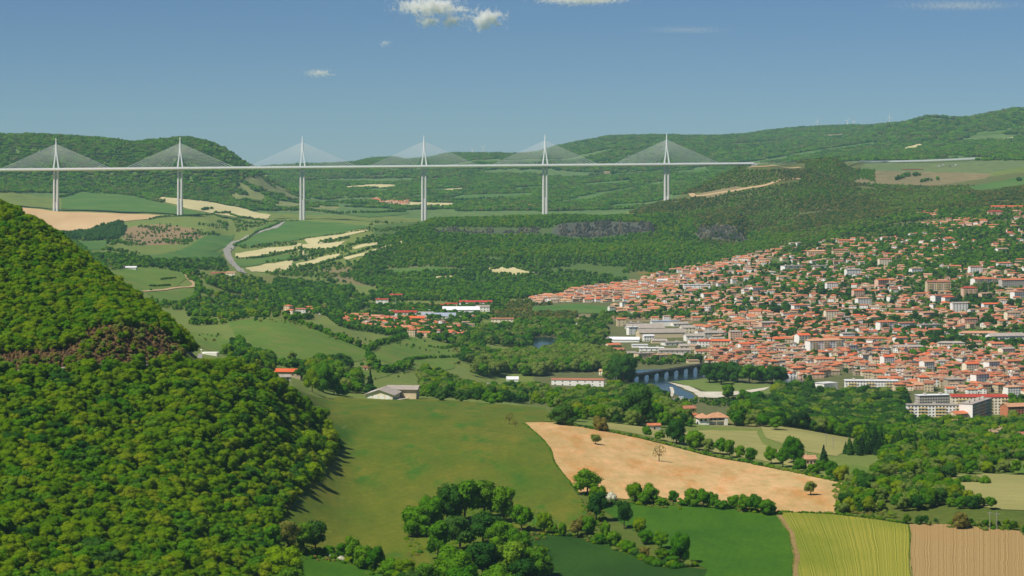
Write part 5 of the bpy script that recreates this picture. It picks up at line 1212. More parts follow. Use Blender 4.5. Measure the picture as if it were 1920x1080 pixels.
# --- ordinary houses: 12 kinds, the nearest 300 as things, the rest as one mass
r_ = np.random.RandomState(21)
HK = []
kinds = [('cream', 'orange', 'gable', 12, 9, 2, 3), ('white', 'terracotta', 'gable', 13, 9, 2, 4), ('pink', 'salmon', 'gable', 14, 10, 2, 3), ('cream', 'salmon', 'hip', 13, 11, 1, 3), ('white', 'orange', 'hip', 12, 10, 2, 3),
         ('beige', 'terracotta', 'gable', 10, 9, 3, 3), ('stone', 'tan', 'gable', 13, 9, 2, 3), ('white', 'tan', 'gable', 11, 8, 3, 3), ('cream', 'sand', 'hip', 15, 11, 1, 4), ('white', 'bright', 'gable', 11, 8, 2, 2),
         ('pink', 'orange', 'gable', 18, 9, 2, 5), ('beige', 'orange', 'hip', 10, 10, 3, 3)]
ADJ = {'bright': 'bright orange', 'sand': 'sandy', 'orange': 'orange', 'terracotta': 'terracotta', 'salmon': 'salmon', 'brown': 'brown', 'tan': 'tan'}
for (wl, rm, rf, w, d, fl, by) in kinds:
    h = fl * 2.9; rh = d * .5 * .36; q = {}
    mb = MB(); wall_faces(mb, w, d, h, rf, rh, z0=-4); q['wall'] = mb.build('wall', WM[wl], link=False)
    mb = MB(); roof_faces(mb, w, d, h + .02, rf, rh, .55); q['roof'] = mb.build('roof', RM[rm], link=False)
    mb = windows(w, d, fl, by, 2.9, 1.0, 1.25, shut=True); q['windows'] = mb.build('windows', [M_glass, M_shut], link=False); q['nw'] = len(mb.f) / 6
    mb = MB(); mb.box(w * .2, w * .2 + .8, .6, 1.4, h + rh * .4, h + rh + 1.1); q['chimney'] = mb.build('chimney', WM[wl], link=False)
    HK.append((wl, rm, rf, w, d, fl, q))
occ = {}
def free(x, y, rad):
    c = 22.0; i, j = int(x // c), int(y // c)
    for a in (-1, 0, 1):
        for b_ in (-1, 0, 1):
            for (px, py, pr) in occ.get((i + a, j + b_), ()):
                if (px - x) ** 2 + (py - y) ** 2 < (rad + pr) ** 2 * .8: return False
    occ.setdefault((i, j), []).append((x, y, rad)); return True
for o in list(COL.objects):
    if o.type == 'EMPTY' and o.get('category') and o.name.split('.')[0] not in ('viaduct', 'stone_bridge'):
        w_ = o.children[0]; dd = max(abs(c[0]) for c in w_.bound_box); de = max(abs(c[1]) for c in w_.bound_box)
        ca, sa = math.cos(o.rotation_euler.z), math.sin(o.rotation_euler.z); n_ = max(1, int(dd / max(4, de)))
        for k in range(-n_, n_ + 1):
            t = dd * k / (n_ + .5); x, y = o.location.x + ca * t, o.location.y + sa * t
            occ.setdefault((int(x // 22), int(y // 22)), []).append((x, y, de + 3))
ZONES = [  # polygon, spacing, kinds weights, group words, street direction, gate
    ([(1330, 660), (1400, 648), (1500, 655), (1600, 664), (1700, 662), (1800, 664), (2080, 650), (2080, 742), (1890, 742), (1800, 738), (1700, 735), (1690, 725), (1590, 702), (1510, 712), (1440, 700), (1330, 704)], 14.5, [3, 3, 2, 0, 1, 5, 3, 5, 0, 3, 1, 4], 'in the crowded old town', .25, 1.0, (2550, 3600)),
    ([(1380, 600), (2080, 580), (2080, 652), (1700, 662), (1330, 662), (1290, 655), (1320, 610)], 21, [4, 4, 3, 2, 3, 2, 2, 1, 2, 2, 2, 1], 'in the lower town behind the old quarter', .2, .84, (3000, 4300)),
    ([(1240, 545), (1400, 520), (2080, 480), (2080, 582), (1400, 602), (1240, 604), (1140, 595), (1150, 570)], 24, [4, 3, 5, 4, 2, 1, 3, 2, 5, 1, 2, 1], 'on the middle slope of the town', .1, .74, (3700, 4700)),
    ([(1395, 500), (1480, 462), (1600, 448), (1700, 440), (2080, 425), (2080, 484), (1400, 524)], 27, [4, 4, 4, 4, 4, 1, 0, 2, 5, 1, 1, 0], 'on the upper slope of the town', .1, .56, (4300, 5400)),
    ([(1700, 402), (2080, 380), (2080, 425), (1780, 436), (1700, 415)], 24, [3, 3, 5, 5, 3, 1, 0, 0, 5, 3, 3, 0], 'along the top ridge of the town', -.1, .62, (4800, 5700)),
    ([(990, 562), (1060, 548), (1200, 522), (1395, 482), (1480, 460), (1400, 528), (1240, 550), (1150, 568), (1010, 572)], 17, [4, 3, 6, 5, 2, 1, 3, 3, 6, 1, 3, 0], 'on the long tongue below the wooded hill', .15, .7, (4250, 5050)),
    ([(622, 592), (700, 596), (800, 604), (885, 612), (885, 632), (780, 632), (700, 622), (650, 612)], 20, [4, 3, 4, 3, 2, 0, 2, 1, 2, 3, 3, 1], 'in the village left of the river', -.1, .6, (3150, 3800)),
    ([(485, 566), (600, 566), (600, 592), (500, 586)], 30, [4, 2, 3, 1, 1, 0, 1, 0, 0, 1, 1, 1], 'scattered in the trees above the green hill field', -.1, .5, (3300, 4100)),
    ([(950, 380), (1010, 380), (1010, 392), (950, 392)], 19, [4, 2, 6, 2, 1, 0, 1, 0, 2, 1, 2, 1], 'in the hamlet under the viaduct, right one', .1, .8, (6600, 7800)),
    ([(700, 371), (765, 371), (765, 384), (700, 384)], 22, [3, 3, 6, 1, 1, 0, 4, 0, 4, 0, 2, 1], 'in the hamlet under the viaduct, left one', .1, .8, (6600, 8700)),
    ([(1690, 790), (2080, 795), (2080, 832), (1700, 820)], 45, [2, 2, 2, 1, 1, 0, 2, 0, 0, 1, 0, 0], 'in the gardens below the cream apartment blocks', .2, .5, (1900, 2500)),
    ([(1500, 238), (1560, 236), (1580, 246), (1500, 250)], 26, [2, 2, 4, 1, 1, 0, 3, 0, 3, 1, 1, 0], 'in the far village below the wind turbines', .1, .8, (9000, 14500)),
]
HOUSES = []
for zi, (poly, s, wts, words, an, gate, yr) in enumerate(ZONES):
    x, y, _ = scatter(poly, yr[0], yr[1], s, (1, 1), 'x', 'x', gate=gate if gate < 1 else None, wl=90, seed=300 + zi, vmargin=3, avoid=False)
    wts = np.array(wts, float) / sum(wts)
    for k in range(len(x)):
        kd = int(r_.choice(len(HK), p=wts)); w, d = HK[kd][3], HK[kd][4]
        if not free(x[k], y[k], min(s * .46, (w + d) / 4 + 1)): continue
        blk = int(x[k] // 110) * 31 + int(y[k] // 140) * 17
        a_ = an + (((blk * 2654435761) % 1000) / 1000 - .5) * 1.0 + (r_.rand() - .5) * (.15 if s > 16 else .5) + (math.pi / 2 if r_.rand() < .22 else 0)
        HOUSES.append((d / y[k] * 1.0, x[k], y[k], a_, kd, words))
order = sorted([k for k in range(len(HOUSES)) if 2 < U0 + F * HOUSES[k][1] / HOUSES[k][2] < 1918], key=lambda k: -HK[HOUSES[k][4]][5] * 3 / HOUSES[k][2] * (1 if HOUSES[k][2] < 4200 else .6))
seen_ = set(order[:285]); MASS = MB(); mats_all = []; mi_w = {}; 
for k_ in ('white', 'cream', 'pink', 'grey', 'stone', 'beige'): mi_w[k_] = len(mats_all); mats_all.append(WM[k_])
mi_r = {}
for k_ in ('orange', 'terracotta', 'salmon', 'brown', 'sand', 'bright', 'tan'): mi_r[k_] = len(mats_all); mats_all.append(RM[k_])
mats_all.append(M_glass); MG = len(mats_all) - 1
print('HOUSES', len(HOUSES))
def house_label(x, y, z, wl, rm, rf, fl, w):
    u = U0 + F * x / y; v = V0 + F * (H - z) / y
    l = min(LM, key=lambda q: (q[0] - u) ** 2 + ((q[1] - v) * 2.2) ** 2); dx, dy = u - l[0], v - l[1]
    far_ = 'just ' if abs(dx) + 2 * abs(dy) < 26 else ''
    rel = ('left of' if dx < 0 else 'right of') if abs(dx) > 2.2 * abs(dy) else ('in front of' if dy > 0 else 'behind')
    return f'{["", "low", "two storey", "tall"][fl]}{" long" if w >= 18 else ""} {wl} house, {"hipped" if rf == "hip" else "gabled"} {ADJ[rm]} roof, {far_}{rel} {l[2]}'
for n_, (_, x, y, a_, kd, words) in enumerate(HOUSES):
    wl, rm, rf, w, d, fl, q = HK[kd]; z = float(gz(x, y))
    if n_ in seen_:
        sc_ = .9 + .25 * r_.rand()
        e = empty('house', (x, y, z), a_); e.scale = (sc_, sc_, sc_)
        tag(e, house_label(x, y, z, wl, rm, rf, fl, w), 'house', 'ordinary houses ' + words)
        put('wall', q['wall'], e); rr = put('roof', q['roof'], e); wn_ = put('windows', q['windows'], e); put('chimney', q['chimney'], rr)
        if q['nw'] > 12: wn_['kind'] = 'stuff'
    else:
        w *= .85 + .4 * r_.rand(); d *= .85 + .3 * r_.rand(); h = fl * 2.8; rh = d * .18
        t = MB(); wall_faces(t, w, d, h, rf, rh, mi_w[wl], z0=-5)
        roof_faces(t, w, d, h + .02, rf, rh, .5, mi_r[rm])
        if y < 6000:
            nb = 3
            for f in range(fl):
                for b_ in range(nb):
                    xx = (b_ + .5) / nb * w - w / 2; z0 = .8 + f * 2.8
                    t.quad([(xx - .5, -d / 2 - .06, z0), (xx + .5, -d / 2 - .06, z0), (xx + .5, -d / 2 - .06, z0 + 1.2), (xx - .5, -d / 2 - .06, z0 + 1.2)], MG)
                for b_ in range(2):
                    yy = (b_ + .5) / 2 * d - d / 2
                    t.quad([(-w / 2 - .06, yy + .6, z0), (-w / 2 - .06, yy - .6, z0), (-w / 2 - .06, yy - .6, z0 + 1.4), (-w / 2 - .06, yy + .6, z0 + 1.4)], MG)
        ca, sa = math.cos(a_), math.sin(a_); off = len(MASS.v)
        MASS.v += [(x + p[0] * ca - p[1] * sa, y + p[0] * sa + p[1] * ca, z + p[2]) for p in t.v]
        MASS.f += [tuple(i + off for i in f) for f in t.f]; MASS.m += t.m
o = MASS.build('houses', mats_all); tag(o, 'remaining small houses with orange roofs spread over the town slopes', 'houses', kind='stuff')
HXY = np.array([(h[1], h[2]) for h in HOUSES])
# ------------------------------------------------------------------ street furniture, poles, crane, turbines, cars
M_pole = plain('grey_pole', S(150, 148, 142), .7, .08, 1); M_crane = plain('crane_yellow', S(206, 160, 60), .6, .06, 1)
M_rust = plain('chimney_brick', S(140, 84, 64), .9, .1, 1)
def pole(u, v, hp, lab, w=.22, cross=False):
    p = at(u, v); h = hp * p.y / F; r = empty('utility_pole', p); tag(r, lab, 'utility pole')
    mb = MB(); mb.bar((0, 0, -1), (0, 0, h), w, 8, r2=w * .7); mb.build('pole', M_pole, r)
    if cross:
        mb = MB(); mb.box(-1.6, 1.6, -.12, .12, h - 1.2, h - .95); mb.build('crossarm', M_pole, r)
pole(1152, 726, 20, 'pale pole beside the big dark tree, left of two', .3)
pole(1156, 728, 22, 'pale pole beside the big dark tree, right of two', .3)
pole(1549, 838, 26, 'power pole standing in the straw field, left of two', cross=True)
pole(1562, 842, 24, 'power pole standing in the straw field, right of two', cross=True)
pole(1856, 992, 34, 'power pole at the top edge of the brown field, left of two', cross=True)
pole(1869, 992, 32, 'power pole at the top edge of the brown field, right of two', cross=True)
pole(742, 580, 22, 'tall pale mast by the white warehouse beyond the river', .8)
def crane():
    p = at(1228, 532); s = p.y / F; r = empty('tower_crane', p); tag(r, 'yellow tower crane over the houses below the wooded hill', 'crane')
    mb = MB(); h = 22 * s
    for dx in (-.9, .9):
        for dy in (-.9, .9): mb.bar((dx, dy, -2), (dx, dy, h), .28)
    for k in range(10):
        z0, z1 = h * k / 10, h * (k + 1) / 10; mb.bar((-.9, -.9, z0), (.9, -.9, z1), .2); mb.bar((.9, .9, z0), (-.9, .9, z1), .2)
    mb.build('tower', M_crane, r)
    mb = MB(); L_ = 33 * s
    mb.bar((2, 0, h - 2.5), (-L_, 0, h - 2.5), .3); mb.bar((2, 0, h - .8), (-L_ * .96, 0, h - 1.6), .25)
    for k in range(14): mb.bar((-L_ * k / 14, 0, h - 2.5), (-L_ * (k + .5) / 14, 0, h - 1.0), .15)
    mb.build('jib', M_crane, r)
    mb = MB(); mb.box(2, 7, -.8, .8, h - 4, h - 1.8); mb.build('counterweight', M_conc, r)
crane()
def turbine(u, vb, vt, lab, rot):
    y = 14350.0; s = y / F; zb = H - (vb - V0) * s; h = (vb - vt) * s
    r = empty('wind_turbine', ((u - U0) / F * y, y, zb)); tag(r, lab, 'wind turbine', None)
    mb = MB(); mb.bar((0, 0, -30), (0, 0, h), 3.0, 8, r2=1.8); mb.build('tower', WM['white'], r)
    mb = MB(); mb.box(-1.8, 1.8, -4, 5, h - 1.5, h + 2.5); mb.build('nacelle', WM['white'], r)
    for k in range(3):
        a = rot + k * 2 * math.pi / 3; mb = MB(); mb.bar((0, -5, h + .5), (math.sin(a) * h * .62, -5, h + .5 + math.cos(a) * h * .62), 1.5, 4, r2=.5); mb.build('blade', WM['white'], r)
for k, (u, lab) in enumerate(((1533, 'faint white wind turbine on the far skyline, leftmost of the right group'), (1589, 'faint white wind turbine above the far village, left of a close pair'), (1601, 'faint white wind turbine above the far village, right of a close pair'),
                              (1668, 'faint white wind turbine just left of the high right hill'), (906, 'faint white wind turbine on the low skyline between third and fourth pylon from the right'), (886, 'tiny wind turbine on the low skyline, left of its neighbour'))):
    turbine(u, (239, 236, 236, 232, 286, 288)[k], (228, 226, 228, 220, 276, 281)[k], lab, k * .7)
def tower(name, u, v, hp, w, mat, lab, cat, cone=True):
    p = at(u, v); s = p.y / F; h = hp * s; r = empty(name, (p.x, p.y + w, p.z)); tag(r, lab, cat)
    mb = MB(); mb.box(-w / 2, w / 2, -w / 2, w / 2, -3, h); mb.build('shaft', mat, r)
    mb = MB(); T_ = (0, 0, h + w * (1.2 if cone else .3)); A = [(-w * .6, -w * .6, h + .02), (w * .6, -w * .6, h + .02), (w * .6, w * .6, h + .02), (-w * .6, w * .6, h + .02)]
    for k in range(4): mb.quad([A[k], A[(k + 1) % 4], T_])
    mb.quad(A[::-1]); mb.build('cap', RM['slate'] if cone else M_conc, r)
tower('bell_tower', 1633, 690, 24, 3.4, WM['cream'], 'slim cream bell tower left of the dark slate mansard building', 'tower')
tower('bell_tower', 1626, 708, 24, 3.0, WM['stone'], 'slim stone tower in front of the round slate roofed hall', 'tower')
tower('chimney_stack', 1894, 738, 24, 2.0, M_rust, 'slim brown brick chimney above the old town roofs at the right edge', 'chimney', False)
tower('church_tower', 1700, 672, 14, 5.0, WM['stone'], 'square stone church tower over the roofs above the slate building', 'tower')

# cars and campers
CARM = [plain('car_' + n_, c, .35, .02, 1, .5) for n_, c in (('white', S(220, 222, 226)), ('silver', S(170, 174, 180)), ('blue', S(56, 74, 120)), ('red', S(150, 40, 34)), ('dark', S(44, 46, 52)))]
M_tyre = plain('tyre', S(34, 34, 34), .9, .1, 2)
def veh_mesh(van):
    out = {}
    L_, W_, Hh = (6.2, 2.2, 2.9) if van else (4.3, 1.8, 1.45)
    mb = MB(); z1 = 1.3 if van else .85
    mb.hexa([(-L_ / 2, -W_ / 2, .3), (L_ / 2, -W_ / 2, .3), (L_ / 2, W_ / 2, .3), (-L_ / 2, W_ / 2, .3)], [(-L_ / 2 + .1, -W_ / 2, z1), (L_ / 2 - .05, -W_ / 2, z1), (L_ / 2 - .05, W_ / 2, z1), (-L_ / 2 + .1, W_ / 2, z1)])
    if van: mb.hexa([(-L_ / 2 + 1.2, -W_ / 2, z1), (L_ / 2, -W_ / 2, z1), (L_ / 2, W_ / 2, z1), (-L_ / 2 + 1.2, W_ / 2, z1)], [(-L_ / 2 + 1.4, -W_ / 2, Hh), (L_ / 2, -W_ / 2, Hh), (L_ / 2, W_ / 2, Hh), (-L_ / 2 + 1.4, W_ / 2, Hh)])
    else: mb.box(-.9, 1.3, -W_ / 2 + .15, W_ / 2 - .15, Hh - .06, Hh)
    out['body'] = mb
    g = MB()
    if not van: g.hexa([(-1.5, -W_ / 2 + .05, z1), (1.9, -W_ / 2 + .05, z1), (1.9, W_ / 2 - .05, z1), (-1.5, W_ / 2 - .05, z1)], [(-.9, -W_ / 2 + .18, Hh - .06), (1.3, -W_ / 2 + .18, Hh - .06), (1.3, W_ / 2 - .18, Hh - .06), (-.9, W_ / 2 - .18, Hh - .06)])
    else:
        for x in (-.8, 1.4): g.box(x, x + .9, -W_ / 2 - .02, -W_ / 2 + .02, 1.7, 2.3)
    out['windows'] = g
    wh_ = MB(); wh_.bar((0, -.11, 0), (0, .11, 0), .34, 10); out['wheel'] = wh_
    return out, L_, W_
VEH = {}
for van in (0, 1):
    o_, L_, W_ = veh_mesh(van)
    VEH[van] = ([o_['body'].build('body', m_, link=False) for m_ in CARM], o_['windows'].build('windows', M_glass, link=False), o_['wheel'].build('wheel', M_tyre, link=False), L_, W_)
def vehicle(p, rz, van, ci, lab, cat, grp=None):
    bodies, win, whl, L_, W_ = VEH[van]
    r = empty('camper_van' if van else 'parked_car', p, rz); tag(r, lab, cat, grp)
    put('body', bodies[ci], r); put('windows', win, r)
    for sx in (-1, 1):
        for sy in (-1, 1): put('wheel', whl, r, (sx * L_ * .3, sy * (W_ / 2 - .1), .34))
r_ = np.random.RandomState(5)
for k in range(16):
    u = 884 + 74 * r_.rand(); p = at(u, 722 + 8 * r_.rand()); vehicle(p + Vector((0, 0, .2)), r_.rand() * .6, 1, 0 if r_.rand() < .8 else 1, 'white camper on the camping ground behind the dark hedge', 'camper van', 'campers on the camping ground')
for k in range(34):
    u = 1757 + 42 * r_.rand(); p = at(u, 310 + 2.5 * r_.rand()); vehicle(p + Vector((0, 0, .3)), (r_.rand() > .5) * 1.57, 1 if r_.rand() < .25 else 0, int(r_.choice([0, 0, 1, 2, 4])), 'vehicle parked on the motorway rest area at far right', 'car', 'vehicles on the motorway rest area')
for k, (u, v, ci, lab) in enumerate(((428, 478, 0, 'white car on the upper bend of the far valley road'), (433, 492, 1, 'silver car on the lower bend of the far valley road'), (470, 444, 0, 'white car high on the far valley road'), (452, 510, 4, 'dark car at the foot of the far valley road'))):
    vehicle(at(u, v) + Vector((0, 0, 1.6)), 1.2, 0, ci, lab, 'car')
vehicle(at(1276, 750) + Vector((0, 0, 1)), .2, 1, 0, 'white van on the road at the river bend below the meadow', 'van')
vehicle(at(1112, 731) + Vector((0, 0, .4)), .1, 0, 0, 'white car on the grass right of the long white building', 'car')
vehicle(at(1321, 700) + Vector((0, 0, .6)), .1, 1, 0, 'white van parked under the right end of the stone bridge', 'van')
vehicle(at(788, 741) + Vector((0, 0, .7)), .5, 0, 4, 'dark car parked on the gravel yard of the long barn', 'car')
for k in range(14):
    u = 1858 + 16 * r_.rand(); p = at(u, 786 + 5 * r_.rand()); vehicle(p + Vector((0, 0, .3)), r_.rand() * .4, 0, int(r_.choice([0, 0, 1, 2, 3])), 'car parked beside the brick orange apartment block', 'car', 'cars beside the apartment blocks')
# underpass of the motorway
p = at(1869, 304); r = empty('underpass', (p.x, 7418, p.z - 1)); tag(r, 'concrete underpass portal below the motorway parapet at far right', 'underpass')
mb = MB(); mb.box(-19, -15, -16, 0, -3, 12); mb.build('side_wall', M_conc, r); mb = MB(); mb.box(15, 19, -16, 0, -3, 12); mb.build('side_wall', M_conc, r)
mb = MB(); mb.box(-15, 15, -8, 0, -3, 10.5); mb.build('opening_shade_block', WM['dark'], r)  # solid dark block painted as the shade inside the passage
# ------------------------------------------------------------------ woods and scattered trees
PTS = {}    # mass name -> list of (x, y, h, species index)
def mass(name, x, y, h, sp, seed, wid=1.0):
    r = np.random.RandomState(seed + 9000); k = r.choice(len(sp), len(x))
    PTS.setdefault(name, []).append((x, y, h, np.array(sp)[k], np.full(len(x), wid)))
def thin_houses(x, y, h, rad):
    if not len(x): return x, y, h
    cell = {}
    for px, py in HXY: cell.setdefault((int(px // 20), int(py // 20)), []).append((px, py))
    keep = []
    for k in range(len(x)):
        i, j = int(x[k] // 20), int(y[k] // 20); ok = True
        for a in (-1, 0, 1):
            for b_ in (-1, 0, 1):
                for px, py in cell.get((i + a, j + b_), ()):
                    if (px - x[k]) ** 2 + (py - y[k]) ** 2 < rad * rad: ok = False
        for a in (-1, 0, 1):
            for b_ in (-1, 0, 1):
                for px, py, pr in occ.get((int(x[k] // 22) + a, int(y[k] // 22) + b_), ()):
                    if (px - x[k]) ** 2 + (py - y[k]) ** 2 < (pr * .8 + 2) ** 2: ok = False
        keep.append(ok)
    keep = np.array(keep); return x[keep], y[keep], h[keep]
SPUR = [(-260, 330), (0, 380), (60, 415), (110, 445), (205, 520), (300, 598), (350, 646), (372, 662), (420, 682), (500, 710), (560, 750), (610, 798), (634, 838), (600, 880), (566, 930), (512, 985), (520, 1040), (548, 1160), (-260, 1160)]
def individual(x, y, h, sp, g, seed, shape='broad', w=1.0):
    if g in ('spur', 'spurtop'): w = 1.22
    r = np.random.RandomState(seed)
    for k in range(len(x)): add_tree(x[k], y[k], h[k], shape, sp[int(r.randint(len(sp)))], g, wid=w)
x, y, h = scatter(SPUR, 930, 1690, 3.9, (2.6, 8.2), None, None, seed=1, vmargin=110)
u_ = U0 + F * x / y; v_ = V0 + F * (H - gz(x, y)) / y; above = v_ < np.interp(u_, [0, 150, 345, 620], [692, 690, 672, 800])
individual(x[above], y[above], h[above], ['oak', 'oak', 'oak', 'green'], 'spurtop', 2); xb, yb, hb = x[~above], y[~above], h[~above]; pt = lump(xb, yb, 16, 91) + .5 * lump(xb, yb, 7, 92) > .45
individual(xb[pt], yb[pt], hb[pt] * 1.08, ['green', 'green', 'deep'], 'spur', 33); individual(xb[~pt], yb[~pt], hb[~pt], ['oak', 'oak', 'oak', 'oak', 'green'], 'spur', 3)
# shrubs on the rock cutting and its rim
x, y, h = scatter([(-60, 696), (-60, 656), (120, 650), (160, 630), (220, 612), (300, 616), (350, 648), (352, 678)], 1290, 1450, 3.8, (1.2, 4.6), None, None, gate=.55, wl=22, seed=4, vmargin=20, avoid=False)
individual(x, y, h, ['oak', 'grey', 'brown'], 'spurtop', 5)
# lower right wood
RW = [(1560, 905), (1600, 880), (1650, 880), (1660, 850), (1620, 835), (1600, 815), (1700, 800), (2160, 815), (2160, 1000), (1915, 992), (1760, 982), (1700, 980), (1640, 970), (1568, 962)]
x, y, h = scatter(RW, 1330, 2300, 8.2, (6, 11), None, None, gate=.86, wl=60, seed=6, vmargin=20)
k = (U0 + F * x / y) > 0
individual(x, y, h, ['green', 'deep', 'green', 'oak', 'grey'], 'right', 7)
x, y, h = scatter([(1565, 860), (1700, 800), (2160, 800), (2160, 872), (1850, 880), (1700, 885), (1600, 872)], 1600, 2400, 10, (9, 15), None, None, gate=.32, wl=90, seed=8, vmargin=20)
individual(x, y, h, ['pine', 'deep'], 'right', 9, 'cone')
# belt between the meadow and the river
BELT = [(380, 660), (440, 676), (520, 700), (620, 735), (760, 742), (900, 750), (1030, 762), (1110, 790), (1200, 800), (1320, 800), (1420, 800), (1560, 820), (1700, 840), (2160, 850), (2160, 770), (1700, 745), (1500, 718), (1440, 736), (1330, 756), (1240, 742), (1160, 728), (1020, 728), (960, 730), (880, 725), (800, 700), (700, 706), (640, 680), (560, 690), (470, 670), (400, 640)]
x, y, h = scatter(BELT, 1750, 2760, 9.5, (7, 14), None, None, gate=.92, wl=110, seed=10, vmargin=24); x, y, h = thin_houses(x, y, h, 9)
individual(x, y, h, ['green', 'deep', 'green', 'grey', 'oak'], 'valley', 11)
x, y, h = scatter([(1440, 740), (1500, 735), (1700, 752), (1700, 800), (1640, 830), (1480, 815), (1400, 780)], 1850, 2800, 9, (10, 16), None, None, gate=.9, wl=110, seed=12, vmargin=24); x, y, h = thin_houses(x, y, h, 9)
individual(x, y, h, ['deep', 'deep', 'pine', 'green', 'deep', 'grey'], 'valley', 13)
# river wood: poplars and willows
x, y, h = scatter([(880, 715), (900, 690), (960, 676), (1060, 664), (1140, 668), (1176, 690), (1178, 720), (1090, 705), (1010, 706), (960, 708)], 2640, 3300, 10, (14, 20), None, None, seed=14, vmargin=8)
mass('woodland', x, y, h, ['grey', 'grey', 'green'], 14)
x, y, h = scatter([(760, 640), (850, 640), (900, 620), (1000, 606), (1130, 600), (1140, 640), (1060, 664), (950, 680), (900, 700), (860, 700)], 2900, 4000, 12, (9, 15), None, None, gate=.85, seed=15, vmargin=8); x, y, h = thin_houses(x, y, h, 9)
mass('woodland', x, y, h, ['green', 'deep', 'green', 'grey'], 15)
# town gardens
x, y, h = scatter([(1100, 600), (1240, 540), (1400, 490), (1480, 460), (1700, 395), (2160, 375), (2160, 740), (1700, 738), (1500, 720), (1400, 712), (1180, 690), (1120, 660)], 2750, 5700, 13.0, (5, 10), None, None, gate=.72, wl=80, seed=16, vmargin=5); x, y, h = thin_houses(x, y, h, 6.5)
mass('garden_trees', x, y, h, ['deep', 'green', 'deep', 'green', 'grey', 'pine'], 16)
x, y, h = scatter([(1640, 690), (1760, 640), (1920, 640), (1920, 670), (1780, 672), (1700, 690)], 3000, 3700, 13, (9, 14), None, None, gate=.55, wl=80, seed=17, vmargin=5); x, y, h = thin_houses(x, y, h, 9)
mass('garden_trees', x, y, h, ['deep', 'pine', 'green'], 17)
x, y, h = scatter([(1420, 560), (1560, 540), (1700, 560), (1920, 560), (1920, 660), (1700, 655), (1440, 640)], 3300, 4400, 15, (8, 13), None, None, gate=.42, wl=60, seed=57, vmargin=5); x, y, h = thin_houses(x, y, h, 6)
mass('garden_trees', x, y, h, ['deep', 'pine', 'deep'], 57)
x, y, h = scatter([(1480, 460), (1700, 400), (2160, 380), (2160, 500), (1600, 560), (1400, 545)], 4300, 5600, 11, (6, 11), None, None, gate=.62, wl=130, seed=18, vmargin=5); x, y, h = thin_houses(x, y, h, 8)
mass('garden_trees', x, y, h, ['deep', 'green', 'green'], 18)
# wooded hill with the cliff
HILL = [(640, 520), (700, 470), (760, 430), (820, 410), (900, 403), (1230, 400), (1300, 410), (1420, 440), (1500, 440), (1440, 470), (1340, 500), (1180, 525), (1000, 560), (860, 562), (740, 558), (700, 540)]
nocliff = lambda x, y: ~(((y > 5685) & (y < 5735)) & inpoly(U0 + F * x / y, V0 + F * (H - gz(x, y)) / y, [(815, 428), (1050, 410), (1220, 412), (1235, 450), (815, 450)]))
x, y, h = scatter(HILL, 4300, 6150, 9.5, (5, 10), None, None, gate=.95, wl=110, seed=19, vmargin=6); k = nocliff(x, y) & ~((U0 + F * x / y > 1310) & (U0 + F * x / y < 1400) & (y > 5590) & (y < 5680)); x, y, h = x[k], y[k], h[k]
pt = lump(x, y, 170, 61) + .4 * lump(x, y, 60, 62) > .12
mass('hill_wood', x[pt], y[pt], h[pt], ['oak', 'green', 'green'], 19); mass('hill_wood', x[~pt], y[~pt], h[~pt], ['green', 'green', 'deep'], 190)
x, y, h = scatter([(1180, 400), (1252, 374), (1405, 306), (1500, 297), (1570, 297), (1620, 310), (1600, 345), (1760, 352), (2160, 335), (2160, 390), (1700, 412), (1560, 452), (1420, 492), (1330, 480), (1300, 420), (1240, 405)], 4900, 6950, 9.0, (4.5, 8.5), None, None, seed=20, vmargin=5); x, y, h = thin_houses(x, y, h, 9)
pt = lump(x, y, 210, 63) + .4 * lump(x, y, 70, 64) > .15
mass('hill_wood', x[pt], y[pt], h[pt], ['holm', 'green', 'grey'], 20); k = ~pt & (lump(x, y, 90, 65) < .62); mass('hill_wood', x[k], y[k], h[k], ['holm', 'holm', 'deep', 'brown'], 200)
x, y, h = scatter([(1480, 345), (1560, 300), (1640, 320), (1640, 345), (1570, 375), (1500, 380)], 5900, 6950, 10, (4, 7), None, None, gate=.7, wl=160, seed=21, vmargin=5)
mass('hill_wood', x, y, h, ['green'], 21)
# scrub and hedges of the left valley
x, y, h = scatter([(130, 440), (300, 420), (560, 410), (820, 410), (760, 500), (700, 560), (640, 600), (560, 600), (440, 600), (350, 640), (280, 570), (200, 500)], 2350, 6500, 13, (3.5, 8.5), None, None, gate=.36, wl=150, seed=22, vmargin=6)
mass('hill_wood', x, y, h, ['green', 'deep', 'green', 'grey'], 22)
x, y, h = scatter([(480, 560), (520, 530), (600, 520), (660, 540), (690, 575), (640, 600), (560, 600)], 3300, 4700, 10, (8, 13), None, None, gate=.52, wl=120, seed=23, vmargin=6); x, y, h = thin_houses(x, y, h, 10)
mass('hill_wood', x, y, h, ['deep', 'green'], 23)
x, y, h = scatter([(360, 560), (400, 520), (480, 515), (520, 560), (500, 600), (430, 600), (400, 620), (355, 610)], 2700, 4400, 10, (6, 10), None, None, gate=.5, wl=90, seed=24, vmargin=6)
mass('hill_wood', x, y, h, ['deep', 'green', 'oak'], 24)
x, y, h = scatter([(110, 432), (180, 428), (225, 415), (240, 430), (220, 450), (150, 462), (110, 445)], 5000, 6300, 12, (7, 12), None, None, seed=25, vmargin=6)
mass('hill_wood', x, y, h, ['deep'], 25)
x, y, h = scatter([(225, 432), (300, 418), (385, 432), (370, 450), (240, 462)], 5000, 6300, 15, (3, 6), None, None, gate=.45, wl=60, seed=26, vmargin=6)
mass('hill_wood', x, y, h, ['deep', 'green'], 26)
x, y, h = scatter([(180, 480), (260, 478), (440, 490), (440, 508), (330, 505), (220, 506)], 3800, 5200, 12, (6, 11), None, None, gate=.7, wl=120, seed=27, vmargin=6)
